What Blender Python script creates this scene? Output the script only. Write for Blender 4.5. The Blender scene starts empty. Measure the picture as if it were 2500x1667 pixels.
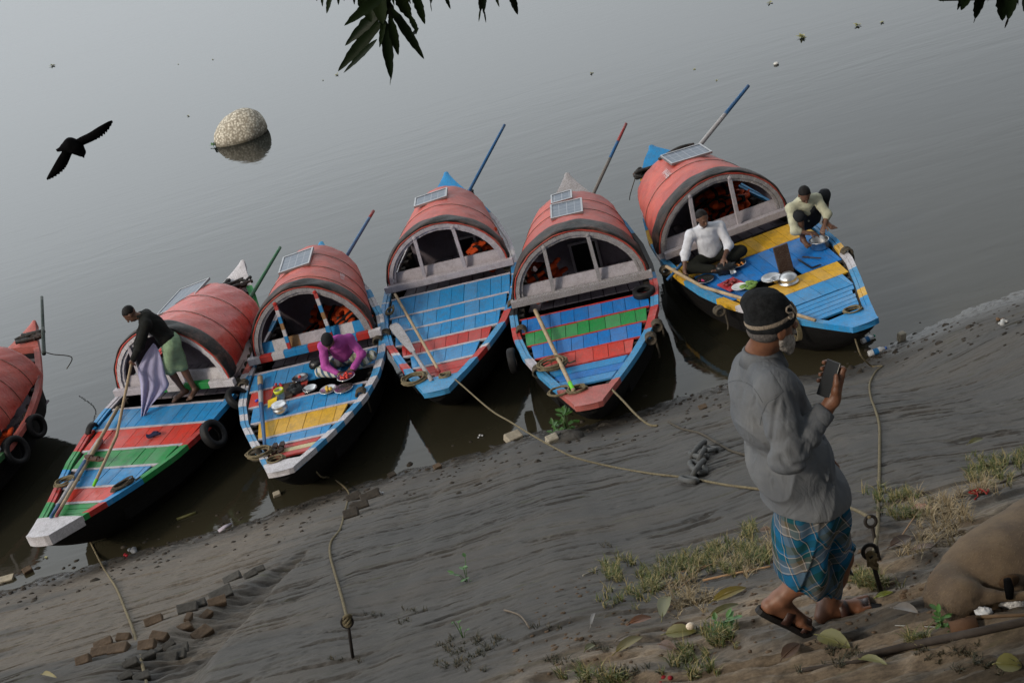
import bpy, bmesh, math, random
import numpy as np
from math import radians, sin, cos, pi, sqrt, atan2
from mathutils import Vector, Matrix, Euler, Quaternion

random.seed(7)
SC = bpy.context.scene
COL = SC.collection

# ------------------------------------------------------------------ camera
PITCH, ROLL, CAMZ = radians(27), radians(16), 9.1
R0 = np.array([1, 0, 0.]); U0 = np.array([0, sin(PITCH), cos(PITCH)]); FW = np.array([0, cos(PITCH), -sin(PITCH)])
RT = cos(ROLL)*R0 - sin(ROLL)*U0
UP = sin(ROLL)*R0 + cos(ROLL)*U0
FPX = 50/36*2500
CPOS = np.array([0, 0, CAMZ])
cam_d = bpy.data.cameras.new('camera'); cam = bpy.data.objects.new('camera', cam_d); COL.objects.link(cam)
cam_d.lens = 50; cam_d.sensor_width = 36; cam_d.clip_start = .05; cam_d.clip_end = 3000
mw = Matrix.Identity(4)
for i in range(3):
    mw[i][0] = RT[i]; mw[i][1] = UP[i]; mw[i][2] = -FW[i]; mw[i][3] = CPOS[i]
cam.matrix_world = mw
SC.camera = cam
SC.render.resolution_x = 1024; SC.render.resolution_y = 682

# ------------------------------------------------------------------ world, sun, exposure
SUN_AZ, SUN_EL = radians(238), radians(33)        # compass azimuth of the sun (0 = +Y, clockwise)
world = bpy.data.worlds.new('World'); SC.world = world; world.use_nodes = True
wn = world.node_tree.nodes; wl = world.node_tree.links
for n in list(wn): wn.remove(n)
wo = wn.new('ShaderNodeOutputWorld'); wb = wn.new('ShaderNodeBackground'); sky = wn.new('ShaderNodeTexSky')
sky.sky_type = 'NISHITA'; sky.sun_disc = False; sky.sun_elevation = SUN_EL; sky.sun_rotation = SUN_AZ
sky.air_density = 1.0; sky.dust_density = 6.0; sky.ozone_density = 1.5
hs = wn.new('ShaderNodeHueSaturation'); hs.inputs['Saturation'].default_value = .38
wmix = wn.new('ShaderNodeMix'); wmix.data_type = 'RGBA'; wmix.inputs[0].default_value = .75
# high overcast: a veil of cloud, dimmer towards the hazy horizon and the zenith
wtc = wn.new('ShaderNodeTexCoord'); wsx = wn.new('ShaderNodeSeparateXYZ'); wr_ = wn.new('ShaderNodeValToRGB'); wl.new(wtc.outputs['Generated'], wsx.inputs[0]); wl.new(wsx.outputs[2], wr_.inputs[0])
VEIL = [(0, 7.6), (.14, 9.5), (.30, 17.5), (.48, 16.0), (.7, 8), (1, 5.5)]
while len(wr_.color_ramp.elements) < len(VEIL): wr_.color_ramp.elements.new(.5)
for e_, (p_, v_) in zip(wr_.color_ramp.elements, VEIL): e_.position = p_; e_.color = (v_*.94/20, v_/20, v_*1.04/20, 1)
wsc = wn.new('ShaderNodeVectorMath'); wsc.operation = 'SCALE'; wsc.inputs['Scale'].default_value = 20; wl.new(wr_.outputs[0], wsc.inputs[0]); 
# the cloud is brighter over the river (north-west) than over the wooded bank behind the camera
wdp = wn.new('ShaderNodeVectorMath'); wdp.operation = 'DOT_PRODUCT'; wl.new(wtc.outputs['Generated'], wdp.inputs[0]); wdp.inputs[1].default_value = (-.72, .69, 0)
wrd = wn.new('ShaderNodeMapRange'); wl.new(wdp.outputs['Value'], wrd.inputs[0])
for i_, v_ in ((1, -.6), (2, .90), (3, .22), (4, 1.04)): wrd.inputs[i_].default_value = v_
wrd.interpolation_type = 'SMOOTHSTEP'
wmu = wn.new('ShaderNodeVectorMath'); wmu.operation = 'SCALE'; wl.new(wsc.outputs[0], wmu.inputs[0]); wl.new(wrd.outputs[0], wmu.inputs['Scale']); wl.new(wmu.outputs[0], wmix.inputs[7])
wl.new(sky.outputs[0], hs.inputs['Color']); wl.new(hs.outputs[0], wmix.inputs[6]); wl.new(wmix.outputs[2], wb.inputs['Color'])
wb.inputs['Strength'].default_value = .15
wl.new(wb.outputs[0], wo.inputs[0])
sl = bpy.data.lights.new('sun', 'SUN'); sl.energy = 1.7; sl.angle = radians(7); sl.color = (1, .86, .68)
sun = bpy.data.objects.new('sun', sl); COL.objects.link(sun)
sd = Vector((sin(SUN_AZ)*cos(SUN_EL), cos(SUN_AZ)*cos(SUN_EL), sin(SUN_EL)))   # towards the sun
sun.rotation_euler = sd.to_track_quat('Z', 'Y').to_euler()
SC.view_settings.view_transform = 'Standard'; SC.view_settings.look = 'None'
SC.view_settings.gamma = 1; SC.view_settings.exposure = 0.0

# ------------------------------------------------------------------ measuring helpers: photo pixel (2500 x 1667) -> point in the place
def ray(x, y):
    d = FW*FPX + RT*(x-1250) + UP*(833.5-y); return d/np.linalg.norm(d)
def atz(x, y, z):
    d = ray(x, y); return Vector(CPOS + d*(z-CAMZ)/d[2])
def aty(x, y, Y):
    d = ray(x, y); return Vector(CPOS + d*Y/d[1])
def Z(ox, oy, s): return lambda a, b: (ox+a/s, oy+b/s)

# ------------------------------------------------------------------ objects
def tag(o, label=None, cat=None, group=None, kind=None):
    if label: o['label'] = label
    if cat: o['category'] = cat
    if group: o['group'] = group
    if kind: o['kind'] = kind
    return o
def empty(name, loc=(0, 0, 0), rz=0, label=None, cat=None, group=None):
    o = bpy.data.objects.new(name, None); COL.objects.link(o); o.location = loc; o.rotation_euler = (0, 0, rz)
    o.empty_display_size = .1
    return tag(o, label, cat, group)
def copy_tree(o, parent=None):
    c = o.copy(); COL.objects.link(c)
    if parent: c.parent = parent
    for ch in o.children: copy_tree(ch, c)
    return c

class MB:
    def __init__(s): s.v = []; s.f = []; s.m = []; s.sm = []
    def add(s, vs, fs, mi=0, smooth=False):
        b = len(s.v); s.v += [tuple(v) for v in vs]
        for f in fs: s.f.append([b+i for i in f]); s.m.append(mi); s.sm.append(smooth)
    def box(s, c, size, M=None, mi=0, taper=None):
        x, y, z = [q/2 for q in size]
        vs = [Vector((i*x, j*y, k*z)) for k in (-1, 1) for j in (-1, 1) for i in (-1, 1)]
        if M is not None: vs = [M @ v for v in vs]
        c = Vector(c); vs = [v+c for v in vs]
        s.add(vs, [(0, 2, 3, 1), (4, 5, 7, 6), (0, 1, 5, 4), (2, 6, 7, 3), (0, 4, 6, 2), (1, 3, 7, 5)], mi)
    def hexa(s, vs, mi=0):
        s.add(vs, [(0, 2, 3, 1), (4, 5, 7, 6), (0, 1, 5, 4), (2, 6, 7, 3), (0, 4, 6, 2), (1, 3, 7, 5)], mi)
    def bar(s, a, b, w, h, up=(0, 0, 1), mi=0):
        a, b = Vector(a), Vector(b); d = (b-a); L = d.length; d.normalize()
        sd_ = d.cross(Vector(up)); 
        if sd_.length < 1e-4: sd_ = d.cross(Vector((1, 0, 0)))
        sd_.normalize(); u = sd_.cross(d)
        M_ = Matrix((d, sd_, u)).transposed()
        s.box((a+b)/2, (L, w, h), M_, mi)
    def tube(s, pts, r, n=8, mi=0, caps=True, smooth=True, closed=False, flat=1.0):
        pts = [Vector(p) for p in pts]; N = len(pts)
        rs = r if isinstance(r, (list, tuple)) else [r]*N
        if closed: tang = [(pts[(i+1) % N]-pts[i-1]).normalized() for i in range(N)]
        else: tang = [(pts[min(i+1, N-1)]-pts[max(i-1, 0)]).normalized() for i in range(N)]
        t0 = tang[0]; u = t0.cross(Vector((0, 0, 1)))
        if u.length < .05: u = t0.cross(Vector((1, 0, 0)))
        u.normalize(); vs = []; fs = []
        for i in range(N):
            t = tang[i]; u = (u - t*u.dot(t)).normalized(); w = t.cross(u)
            for k in range(n):
                a = 2*pi*k/n; vs.append(pts[i] + u*(cos(a)*rs[i]) + w*(sin(a)*rs[i]*flat))
        for i in range(N if closed else N-1):
            j = (i+1) % N
            for k in range(n): k2 = (k+1) % n; fs.append((i*n+k, i*n+k2, j*n+k2, j*n+k))
        if caps and not closed: fs.append(tuple(range(n-1, -1, -1))); fs.append(tuple((N-1)*n+k for k in range(n)))
        s.add(vs, fs, mi, smooth)
    def lathe(s, prof, c=(0, 0, 0), n=20, mi=0, M=None, smooth=True, sx=1, sy=1):
        vs = []; fs = []; c = Vector(c)
        for (r, z) in prof:
            for k in range(n):
                a = 2*pi*k/n; v = Vector((r*cos(a)*sx, r*sin(a)*sy, z)); vs.append((M @ v if M is not None else v)+c)
        for i in range(len(prof)-1):
            for k in range(n): k2 = (k+1) % n; fs.append((i*n+k, i*n+k2, (i+1)*n+k2, (i+1)*n+k))
        s.add(vs, fs, mi, smooth)
    def grid(s, P, mi=0, smooth=True, closed_u=False):
        nu = len(P); nv = len(P[0]); vs = [p for row in P for p in row]; fs = []
        for i in range(nu if closed_u else nu-1):
            for j in range(nv-1):
                i2 = (i+1) % nu; fs.append((i*nv+j, i2*nv+j, i2*nv+j+1, i*nv+j+1))
        s.add(vs, fs, mi, smooth)
    def blob(s, c, rad, mi=0, n=10, m=7, M=None, jit=0, seed=0):
        rr = random.Random(seed); vs = []; fs = []; c = Vector(c)
        for i in range(m+1):
            th = pi*i/m
            for k in range(n):
                a = 2*pi*k/n; j = 1+rr.uniform(-jit, jit)
                v = Vector((rad[0]*sin(th)*cos(a)*j, rad[1]*sin(th)*sin(a)*j, rad[2]*cos(th)*j)); vs.append((M @ v if M is not None else v)+c)
        for i in range(m):
            for k in range(n): k2 = (k+1) % n; fs.append((i*n+k, (i+1)*n+k, (i+1)*n+k2, i*n+k2))
        s.add(vs, fs, mi, True)
    def build(s, name, mats, parent=None, loc=None, rz=None, bevel=0, solid=0, sub=0):
        me = bpy.data.meshes.new(name); me.from_pydata(s.v, [], s.f); 
        if not isinstance(mats, (list, tuple)): mats = [mats]
        for m in mats: me.materials.append(m)
        me.polygons.foreach_set('material_index', s.m); me.polygons.foreach_set('use_smooth', s.sm)
        me.validate(); me.update()
        o = bpy.data.objects.new(name, me); COL.objects.link(o)
        if parent: o.parent = parent
        if loc is not None: o.location = loc
        if rz is not None: o.rotation_euler = (0, 0, rz)
        if solid: md = o.modifiers.new('solid', 'SOLIDIFY'); md.thickness = solid; md.offset = 0
        if bevel: md = o.modifiers.new('bevel', 'BEVEL'); md.width = bevel; md.segments = 2; md.limit_method = 'ANGLE'; md.angle_limit = radians(40)
        if sub: md = o.modifiers.new('sub', 'SUBSURF'); md.levels = sub; md.render_levels = sub
        return o
def wpts(pts, origin):     # world points -> local of an unrotated object at origin
    o = Vector(origin); return [Vector(p)-o for p in pts]
def spline(pts, n=8):
    pts = [Vector(p) for p in pts]; out = []
    for i in range(len(pts)-1):
        p0 = pts[max(i-1, 0)]; p1 = pts[i]; p2 = pts[i+1]; p3 = pts[min(i+2, len(pts)-1)]
        for k in range(n):
            t = k/n; out.append(.5*((2*p1)+(p2-p0)*t+(2*p0-5*p1+4*p2-p3)*t*t+(3*p1-p0-3*p2+p3)*t**3))
    out.append(pts[-1]); return out

# ------------------------------------------------------------------ materials
def sr(r, g, b):      # sRGB 0..255 to linear
    f = lambda c: (c/255/12.92 if c/255 <= .04045 else ((c/255+.055)/1.055)**2.4)
    return (f(r), f(g), f(b))
class NT:
    def __init__(s, name):
        s.m = bpy.data.materials.new(name); s.m.use_nodes = True; s.t = s.m.node_tree; s.n = s.t.nodes; s.l = s.t.links
        s.b = s.n['Principled BSDF']
        s.tc = s.n.new('ShaderNodeTexCoord'); s.co = s.tc.outputs['Object']
    def lk(s, a, b): s.l.new(a, b)
    def mp(s, scale=(1, 1, 1), rot=(0, 0, 0), co=None):
        m = s.n.new('ShaderNodeMapping'); m.inputs['Scale'].default_value = scale; m.inputs['Rotation'].default_value = rot
        s.lk(co or s.co, m.inputs[0]); return m.outputs[0]
    def noise(s, co, scale=5, det=5, rough=.55, dist=0, out=0):
        n = s.n.new('ShaderNodeTexNoise'); n.inputs['Scale'].default_value = scale; n.inputs['Detail'].default_value = det
        n.inputs['Roughness'].default_value = rough; n.inputs['Distortion'].default_value = dist; s.lk(co, n.inputs[0]); return n.outputs[out]
    def vor(s, co, scale=5, feat='F1', out=0):
        n = s.n.new('ShaderNodeTexVoronoi'); n.feature = feat; n.inputs['Scale'].default_value = scale; s.lk(co, n.inputs[0]); return n.outputs[out]
    def ramp(s, f, pts):
        r = s.n.new('ShaderNodeValToRGB'); e = r.color_ramp.elements
        while len(e) < len(pts): e.new(.5)
        for i, (p, c) in enumerate(pts):
            e[i].position = p; e[i].color = (c, c, c, 1) if isinstance(c, (int, float)) else (*c, 1)
        s.lk(f, r.inputs[0]); return r.outputs[0]
    def mix(s, f, a, b, mode='MIX'):
        m = s.n.new('ShaderNodeMix'); m.data_type = 'RGBA'; m.blend_type = mode
        for i, q in ((0, f), (6, a), (7, b)):
            if isinstance(q, (int, float)): m.inputs[i].default_value = q
            elif isinstance(q, tuple): m.inputs[i].default_value = (*q, 1)
            else: s.lk(q, m.inputs[i])
        return m.outputs[2]
    def math(s, op, a, b=0):
        m = s.n.new('ShaderNodeMath'); m.operation = op
        for i, q in ((0, a), (1, b)):
            if isinstance(q, (int, float)): m.inputs[i].default_value = q
            else: s.lk(q, m.inputs[i])
        return m.outputs[0]
    def sep(s, co):
        m = s.n.new('ShaderNodeSeparateXYZ'); s.lk(co, m.inputs[0]); return m.outputs
    def col(s, c): 
        if isinstance(c, tuple): s.b.inputs['Base Color'].default_value = (*c, 1)
        else: s.lk(c, s.b.inputs['Base Color'])
    def rough(s, r):
        if isinstance(r, (int, float)): s.b.inputs['Roughness'].default_value = r
        else: s.lk(r, s.b.inputs['Roughness'])
    def bump(s, h, strength=.3, dist=.01, prev=None):
        b = s.n.new('ShaderNodeBump'); b.inputs['Strength'].default_value = strength; b.inputs['Distance'].default_value = dist
        s.lk(h, b.inputs['Height']); 
        if prev is not None: s.lk(prev, b.inputs['Normal'])
        s.lk(b.outputs[0], s.b.inputs['Normal']); return b.outputs[0]
    def island(s):
        g = s.n.new('ShaderNodeNewGeometry'); return g.outputs['Random Per Island']
MATS = {}
def paint(name, col, wear=.25, rough=.42, stretch=(1.5, 14, 14), worn=(.16, .145, .13), fade=.14):
    if name in MATS: return MATS[name]
    t = NT(name); co = t.mp(stretch)
    big = t.noise(t.mp((1, 1, 1)), 2.3, 4, .6); fine = t.noise(co, 6, 8, .7); chip = t.noise(co, 17, 6, .75)
    pale = tuple(min(1, c*.7+.26) for c in col); dark = tuple(c*.62 for c in col)
    c = t.mix(t.ramp(big, [(.40, 0), (.8, fade)]), col, pale)
    c = t.mix(t.ramp(fine, [(.42, .5), (.6, 0)]), c, dark)
    isl = t.island(); c = t.mix(t.math('MULTIPLY', isl, .30), c, dark); c = t.mix(t.ramp(isl, [(.80, 0), (.95, .16)]), c, pale)
    dirt = t.noise(t.mp((1, 1, 1)), 9, 8, .75); c = t.mix(t.ramp(dirt, [(.46, 0), (.72, .42)]), c, (.075, .062, .05))
    scr = t.noise(t.mp((.9, 26, 26)), 5, 3, .6); c = t.mix(t.ramp(scr, [(.66, 0), (.70, .30)]), c, pale)
    if wear: c = t.mix(t.ramp(chip, [(.66-wear*.35, 0), (.70-wear*.3, .85)]), c, worn)
    t.col(c); t.rough(t.ramp(big, [(.3, rough+.22), (.7, rough-.10)]))
    t.b.inputs['Specular IOR Level'].default_value = .22; t.bump(fine, .35, .004); MATS[name] = t.m; return t.m
def plain(name, col, rough=.6, var=.3, scale=12, bump=.2, bscale=60, metal=0, spec=None, stretch=(1, 1, 1), bdist=.003, sheen=0):
    if name in MATS: return MATS[name]
    t = NT(name); co = t.mp(stretch); n = t.noise(co, scale, 6, .6); n2 = t.noise(co, bscale, 4, .6)
    c = t.mix(t.ramp(n, [(.3, 0), (.7, 1)]), tuple(q*(1-var) for q in col), tuple(min(1, q*(1+var*.6)) for q in col))
    t.col(c); t.rough(rough); t.b.inputs['Metallic'].default_value = metal
    t.b.inputs['Specular IOR Level'].default_value = spec if spec is not None else (.5 if metal or rough < .5 else .2)
    if bump: t.bump(n2, bump, bdist)
    MATS[name] = t.m; return t.m

# ------------------------------------------------------------------ numpy noise
def _h(ix, iy, seed):
    v = np.sin(ix*127.1+iy*311.7+seed*74.7)*43758.5453; return v-np.floor(v)
def vnoise(x, y, seed=0):
    ix = np.floor(x); iy = np.floor(y); fx = x-ix; fy = y-iy
    fx = fx*fx*fx*(fx*(fx*6-15)+10); fy = fy*fy*fy*(fy*(fy*6-15)+10)
    a = _h(ix, iy, seed); b = _h(ix+1, iy, seed); c = _h(ix, iy+1, seed); d = _h(ix+1, iy+1, seed)
    return (a*(1-fx)+b*fx)*(1-fy)+(c*(1-fx)+d*fx)*fy
def fbm(x, y, oct=4, seed=0, g=.5, l=2.03):
    s = 0; a = 1; t = 0
    for i in range(oct): s = s+a*vnoise(x, y, seed+i*13); t += a; a *= g; x = x*l+3.7; y = y*l+1.3
    return s/t
def sstep(a, b, x): t = np.clip((x-a)/(b-a), 0, 1); return t*t*(3-2*t)

# ------------------------------------------------------------------ smooth solid modelling (surface nets over a distance field)
class SD:
    def __init__(s): s.p = []
    def cone(s, a, b, ra, rb, k=.02): s.p.append(('c', np.array(a, float), np.array(b, float), ra, rb, k)); return s
    def ell(s, c, r, k=.02, R=None): s.p.append(('e', np.array(c, float), np.array(r, float), None if R is None else np.array(R, float), 0, k)); return s
    def cut(s, c, r, k=.01, R=None): s.p.append(('x', np.array(c, float), np.array(r, float), None if R is None else np.array(R, float), 0, k)); return s
    def chain(s, pts, rs, k=.02):
        for i in range(len(pts)-1): s.cone(pts[i], pts[i+1], rs[i], rs[i+1], k)
        return s
    def sub(s, c, R):      # only the shapes that can matter within R of c
        o = SD(); ds = []
        for q in s.p: t = SD(); t.p = [q if q[0] != 'x' else ('e',)+q[1:]]; ds.append(abs(float(t.ev(c[None])[0])) if q[0] == 'x' else float(t.ev(c[None])[0]))
        m = min([d for d, q in zip(ds, s.p) if q[0] != 'x'])
        o.p = [q for d, q in zip(ds, s.p) if d < max(m, -R)+2.2*R+2*q[5]]; return o
    def ev(s, P):
        d = np.full(P.shape[:-1], 9.0)
        for q in s.p:
            if q[0] == 'c':
                _, a, b, ra, rb, k = q; ab = b-a; L2 = max(ab@ab, 1e-9)
                t = np.clip(((P-a)@ab)/L2, 0, 1); e = np.linalg.norm(P-a-t[..., None]*ab, axis=-1)-(ra+(rb-ra)*t)
            else:
                _, c, r, Rm, _, k = q; Q = P-c
                if Rm is not None: Q = Q@Rm
                k0 = np.linalg.norm(Q/r, axis=-1); k1 = np.linalg.norm(Q/(r*r), axis=-1)+1e-9; e = k0*(k0-1)/k1
            if q[0] == 'x':
                h = np.clip(.5-.5*(d+e)/k, 0, 1); d = d*(1-h)+(-e)*h+k*h*(1-h)
            else:
                h = np.clip(.5+.5*(d-e)/k, 0, 1); d = d*(1-h)+e*h-k*h*(1-h)
        return d
    def bounds(s, pad):
        lo = np.full(3, 1e9); hi = -lo
        for q in s.p:
            if q[0] == 'c':
                for c, r in ((q[1], q[3]), (q[2], q[4])): lo = np.minimum(lo, c-r); hi = np.maximum(hi, c+r)
            elif q[0] == 'e': m = q[2].max(); lo = np.minimum(lo, q[1]-m); hi = np.maximum(hi, q[1]+m)
        return lo-pad, hi+pad
    def mesh(s, h, disp=None, pad=.04, clip=None):
        lo, hi = s.bounds(pad); n = np.ceil((hi-lo)/h).astype(int)+2; B = 16
        V = []; K = []; Q = []
        NY, NZ = int(n[1])+40, int(n[2])+40
        key = lambda i, j, k: (i.astype(np.int64)*NY+j)*NZ+k
        for bi in range(0, n[0], B):
            for bj in range(0, n[1], B):
                for bk in range(0, n[2], B):
                    cc = lo+(np.array([bi, bj, bk])+B/2)*h
                    if abs(s.ev(cc[None])[0]) > B*h*.87*1.25+pad: continue
                    I, J, Kk = np.meshgrid(np.arange(bi-1, bi+B+1), np.arange(bj-1, bj+B+1), np.arange(bk-1, bk+B+1), indexing='ij')
                    P = lo+np.stack([I, J, Kk], -1)*h; d = s.sub(cc, B*h*.95).ev(P)
                    if d.min() > pad or d.max() < -pad: continue
                    if disp is not None: d = d-disp(P)
                    if clip is not None: d = np.maximum(d, clip(P))
                    ins = d < 0
                    if ins.all() or not ins.any(): continue
                    m = B+1; acc = np.zeros((m, m, m, 3)); cnt = np.zeros((m, m, m))
                    c8 = [(a, b, c) for a in (0, 1) for b in (0, 1) for c in (0, 1)]
                    for a in c8:
                        for ax in range(3):
                            if a[ax]: continue
                            b = list(a); b[ax] = 1
                            da = d[a[0]:a[0]+m, a[1]:a[1]+m, a[2]:a[2]+m]; db = d[b[0]:b[0]+m, b[1]:b[1]+m, b[2]:b[2]+m]
                            cr = (da < 0) != (db < 0); t = np.where(cr, da/np.where(cr, da-db, 1), 0)
                            pa = np.array(a, float)[None, None, None]+np.zeros((m, m, m, 3)); pa[..., ax] += t
                            acc += pa*cr[..., None]; cnt += cr
                    ok = cnt > 0
                    # owner cells (index>=1 within block) get vertices
                    own = ok.copy(); own[0] = False; own[:, 0] = False; own[:, :, 0] = False
                    Ic, Jc, Kc = I[:m, :m, :m], J[:m, :m, :m], Kk[:m, :m, :m]
                    pos = lo+(np.stack([Ic, Jc, Kc], -1)+acc/np.maximum(cnt, 1)[..., None])*h
                    V.append(pos[own]); K.append(key(Ic[own], Jc[own], Kc[own]))
                    # quads for edges starting at owned grid points
                    di = ins[1:B+1, 1:B+1, 1:B+1]
                    for ax in range(3):
                        sl_ = [slice(1, B+1)]*3; sl_[ax] = slice(2, B+2); dj = ins[tuple(sl_)]
                        cr = di != dj; i, j, k = np.nonzero(cr)
                        if not len(i): continue
                        g = [I[i+1, j+1, k+1], J[i+1, j+1, k+1], Kk[i+1, j+1, k+1]]
                        u, w = [(1, 2), (2, 0), (0, 1)][ax]
                        def off(a, b):
                            q = [x.copy() for x in g]; q[u] = q[u]-a; q[w] = q[w]-b; return key(*q)
                        q = np.stack([off(1, 1), off(0, 1), off(0, 0), off(1, 0)], 1)
                        fl = ~di[i, j, k]; q[fl] = q[fl][:, ::-1]; Q.append(q)
        V = np.concatenate(V); K = np.concatenate(K); Q = np.concatenate(Q)
        uk, idx = np.unique(K, return_index=True); V = V[idx]
        f = np.searchsorted(uk, Q); f = np.clip(f, 0, len(uk)-1); good = (uk[f] == Q).all(1)
        return V, f[good]
def sdobj(name, sdf, h, mats, parent=None, disp=None, loc=None, rz=None, clip=None, pad=.04, smooth=0, fmat=None):
    V, F = sdf.mesh(h, disp, pad, clip)
    me = bpy.data.meshes.new(name); me.from_pydata(V.tolist(), [], F.tolist())
    if not isinstance(mats, (list, tuple)): mats = [mats]
    for m in mats: me.materials.append(m)
    me.polygons.foreach_set('use_smooth', [True]*len(me.polygons))
    if fmat is not None:
        C_ = V[F].mean(1); me.polygons.foreach_set('material_index', fmat(C_).astype(np.int32))
    me.update(); o = bpy.data.objects.new(name, me); COL.objects.link(o)
    if parent: o.parent = parent
    if loc is not None: o.location = loc
    if rz is not None: o.rotation_euler = (0, 0, rz)
    if smooth: md = o.modifiers.new('smooth', 'SMOOTH'); md.factor = .5; md.iterations = smooth
    return o
# ------------------------------------------------------------------ riverbank (one sheet from the river bed to far behind the camera)
GW = lambda px, py: atz(px, py, .467*max(0, 15.2-_yg(px, py)))
def _yg(px, py):       # y where the ray meets the mean bank plane z = .467*(15.2-y)
    d = ray(px, py); k = (CAMZ-.467*15.2)/(-d[2]-.467*d[1])
    return d[1]*k if k > 0 and d[1]*k < 15.2 else 15.2
gully = [GW(*q) for q in [(745, 1352), (690, 1395), (620, 1440), (560, 1490), (470, 1560), (400, 1640), (360, 1720)]]
gwid = [.05, .12, .20, .30, .36, .36, .36]; gdep = [.04, .10, .15, .18, .18, .16, .15]
def height(x, y):
    sh = 15.22+.16*(vnoise(x*.5, x*0+3.1, 5)-.5)*2+.05*(fbm(x*2.2, x*0+.5, 3, 8)-.5)*2 - .35*np.exp(-((x-3.7)/.8)**2)+.22*np.exp(-((x+.2)/.7)**2)
    u = sh-y
    h = np.where(u > 0, .467*u*(1-.35*np.exp(-u/.5)), .30*u)
    top = 7.35; h = np.where(h > top-1.2, top-1.2+1.2*(1-np.exp(-np.maximum(h-top+1.2, 0)/1.2)), h)
    h = np.maximum(h, -4)
    wv = (fbm(x*.35, y*.6, 3, 21)-.5)
    land = sstep(-.3, .3, u)
    # low layered relief running along the shore
    yy = y+wv*1.1+.05*x
    h = h+land*(.012*(fbm(x*.7, yy*3.2, 4, 31)-.5)+.007*(fbm(x*2.0, yy*17, 3, 33)-.5)+.07*(fbm(x*.4, y*.5, 2, 35)-.5))
    n = fbm(x*1.3, yy*9, 4, 41); h = h-land*.022*sstep(.67, .72, n)*sstep(.8, 2.5, u)
    n = fbm(x*4.2, yy*17, 3, 43); h = h-land*.010*sstep(.62, .68, n)
    # rough wet lip at the water
    lip = np.exp(-((u-.25)/.40)**2); h = h+lip*(.075*(fbm(x*4.5, y*6, 4, 51)-.5)+.02*(fbm(x*18, y*25, 2, 53)-.5))
    # ledges of harder earth higher up
    led = sstep(8.5, 10.2, u+.35*(x-1)+.9*wv*2); yl = yy*1.0+.25*(fbm(x*1.3, y*1.2, 3, 61)-.5)
    tri = (yl*4.6) % 1.0; st = np.where(tri < .8, tri/.8, (1-tri)/.2)
    tri2 = (yl*11.3+.3*fbm(x*2, y*2, 2, 63)) % 1.0; st2 = np.where(tri2 < .75, tri2/.75, (1-tri2)/.25)
    amp = .35+1.1*fbm(x*1.1, y*2.2, 3, 65)
    h = h+led*amp*(-.060*(st-.5)-.026*(st2-.5)+.06*(fbm(x*2.4, y*6, 4, 67)-.5)+.022*(fbm(x*11, y*24, 3, 68)-.5))
    # gully washed into the lower left of the bank
    best = np.full(np.shape(x), 9.); dep = np.zeros(np.shape(x))
    for i in range(len(gully)-1):
        a, b = gully[i], gully[i+1]; dx, dy = b.x-a.x, b.y-a.y; t = np.clip(((x-a.x)*dx+(y-a.y)*dy)/(dx*dx+dy*dy), 0, 1)
        px, py = x-a.x-t*dx, y-a.y-t*dy; d = np.sqrt(px*px+py*py); side = np.sign(dx*py-dy*px)
        w = (gwid[i]+(gwid[i+1]-gwid[i])*t)*np.where(side > 0, .75, 1.5); q = d/w
        upd = q < best; best = np.where(upd, q, best); dep = np.where(upd, gdep[i]+(gdep[i+1]-gdep[i])*t, dep)
    g = np.exp(-best**4*.9); h = h-dep*g
    tr = (y*6.5+.8*fbm(x*1.5, y*1.5, 2, 71)) % 1.0
    h = h+g*.045*(np.where(tr < .7, tr/.7, (1-tr)/.3)-.5)+np.exp(-best**2*.25)*.05*(fbm(x*7, y*12, 3, 73)-.5)
    return h
xs = np.concatenate([-8.2-np.geomspace(.05, 320, 34)[::-1], np.arange(-8.2, 7.0, .0185), 7.0+np.geomspace(.05, 320, 34)])
ys = np.concatenate([2.4-np.geomspace(.05, 260, 40)[::-1], np.arange(2.4, 16.3, .0165), 16.3+np.geomspace(.05, 500, 26)])
GX, GY = np.meshgrid(xs, ys, indexing='ij'); GH = height(GX, GY)
def gz(x, y):
    i = int(np.clip(np.searchsorted(xs, x)-1, 0, len(xs)-2)); j = int(np.clip(np.searchsorted(ys, y)-1, 0, len(ys)-2))
    a = (x-xs[i])/(xs[i+1]-xs[i]); b = (y-ys[j])/(ys[j+1]-ys[j])
    return float(GH[i, j]*(1-a)*(1-b)+GH[i+1, j]*a*(1-b)+GH[i, j+1]*(1-a)*b+GH[i+1, j+1]*a*b)
def GP(px, py, lift=0):       # where the photo's pixel meets the bank
    d = ray(px, py); t = max(2.0, (CAMZ-.467*15.2)/(-d[2]-.467*d[1])-1.1 if (-d[2]-.467*d[1]) > .02 else 2.0); t = min(t, CAMZ/max(1e-3, -d[2])-1.1)
    while t < 30:
        p = CPOS+d*t
        if p[2] < gz(p[0], p[1]): break
        t += .02
    lo, hi = t-.02, t
    for _ in range(8):
        m = (lo+hi)/2; p = CPOS+d*m
        if p[2] < gz(p[0], p[1]): hi = m
        else: lo = m
    p = CPOS+d*hi; return Vector((p[0], p[1], max(gz(p[0], p[1]), 0 if p[1] > 14.5 else -9)+lift))
nx, ny = len(xs), len(ys)
me = bpy.data.meshes.new('riverbank')
co = np.stack([GX, GY, GH], -1).reshape(-1, 3).astype(np.float32)
me.vertices.add(nx*ny); me.vertices.foreach_set('co', co.ravel())
ii, jj = np.meshgrid(np.arange(nx-1), np.arange(ny-1), indexing='ij'); a = (ii*ny+jj).ravel()
quads = np.stack([a, a+ny, a+ny+1, a+1], 1).astype(np.int32)
me.loops.add(quads.size); me.loops.foreach_set('vertex_index', quads.ravel())
me.polygons.add(len(quads)); me.polygons.foreach_set('loop_start', np.arange(0, quads.size, 4, dtype=np.int32)); me.polygons.foreach_set('loop_total', np.full(len(quads), 4, np.int32))
me.polygons.foreach_set('use_smooth', np.ones(len(quads), bool))
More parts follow.
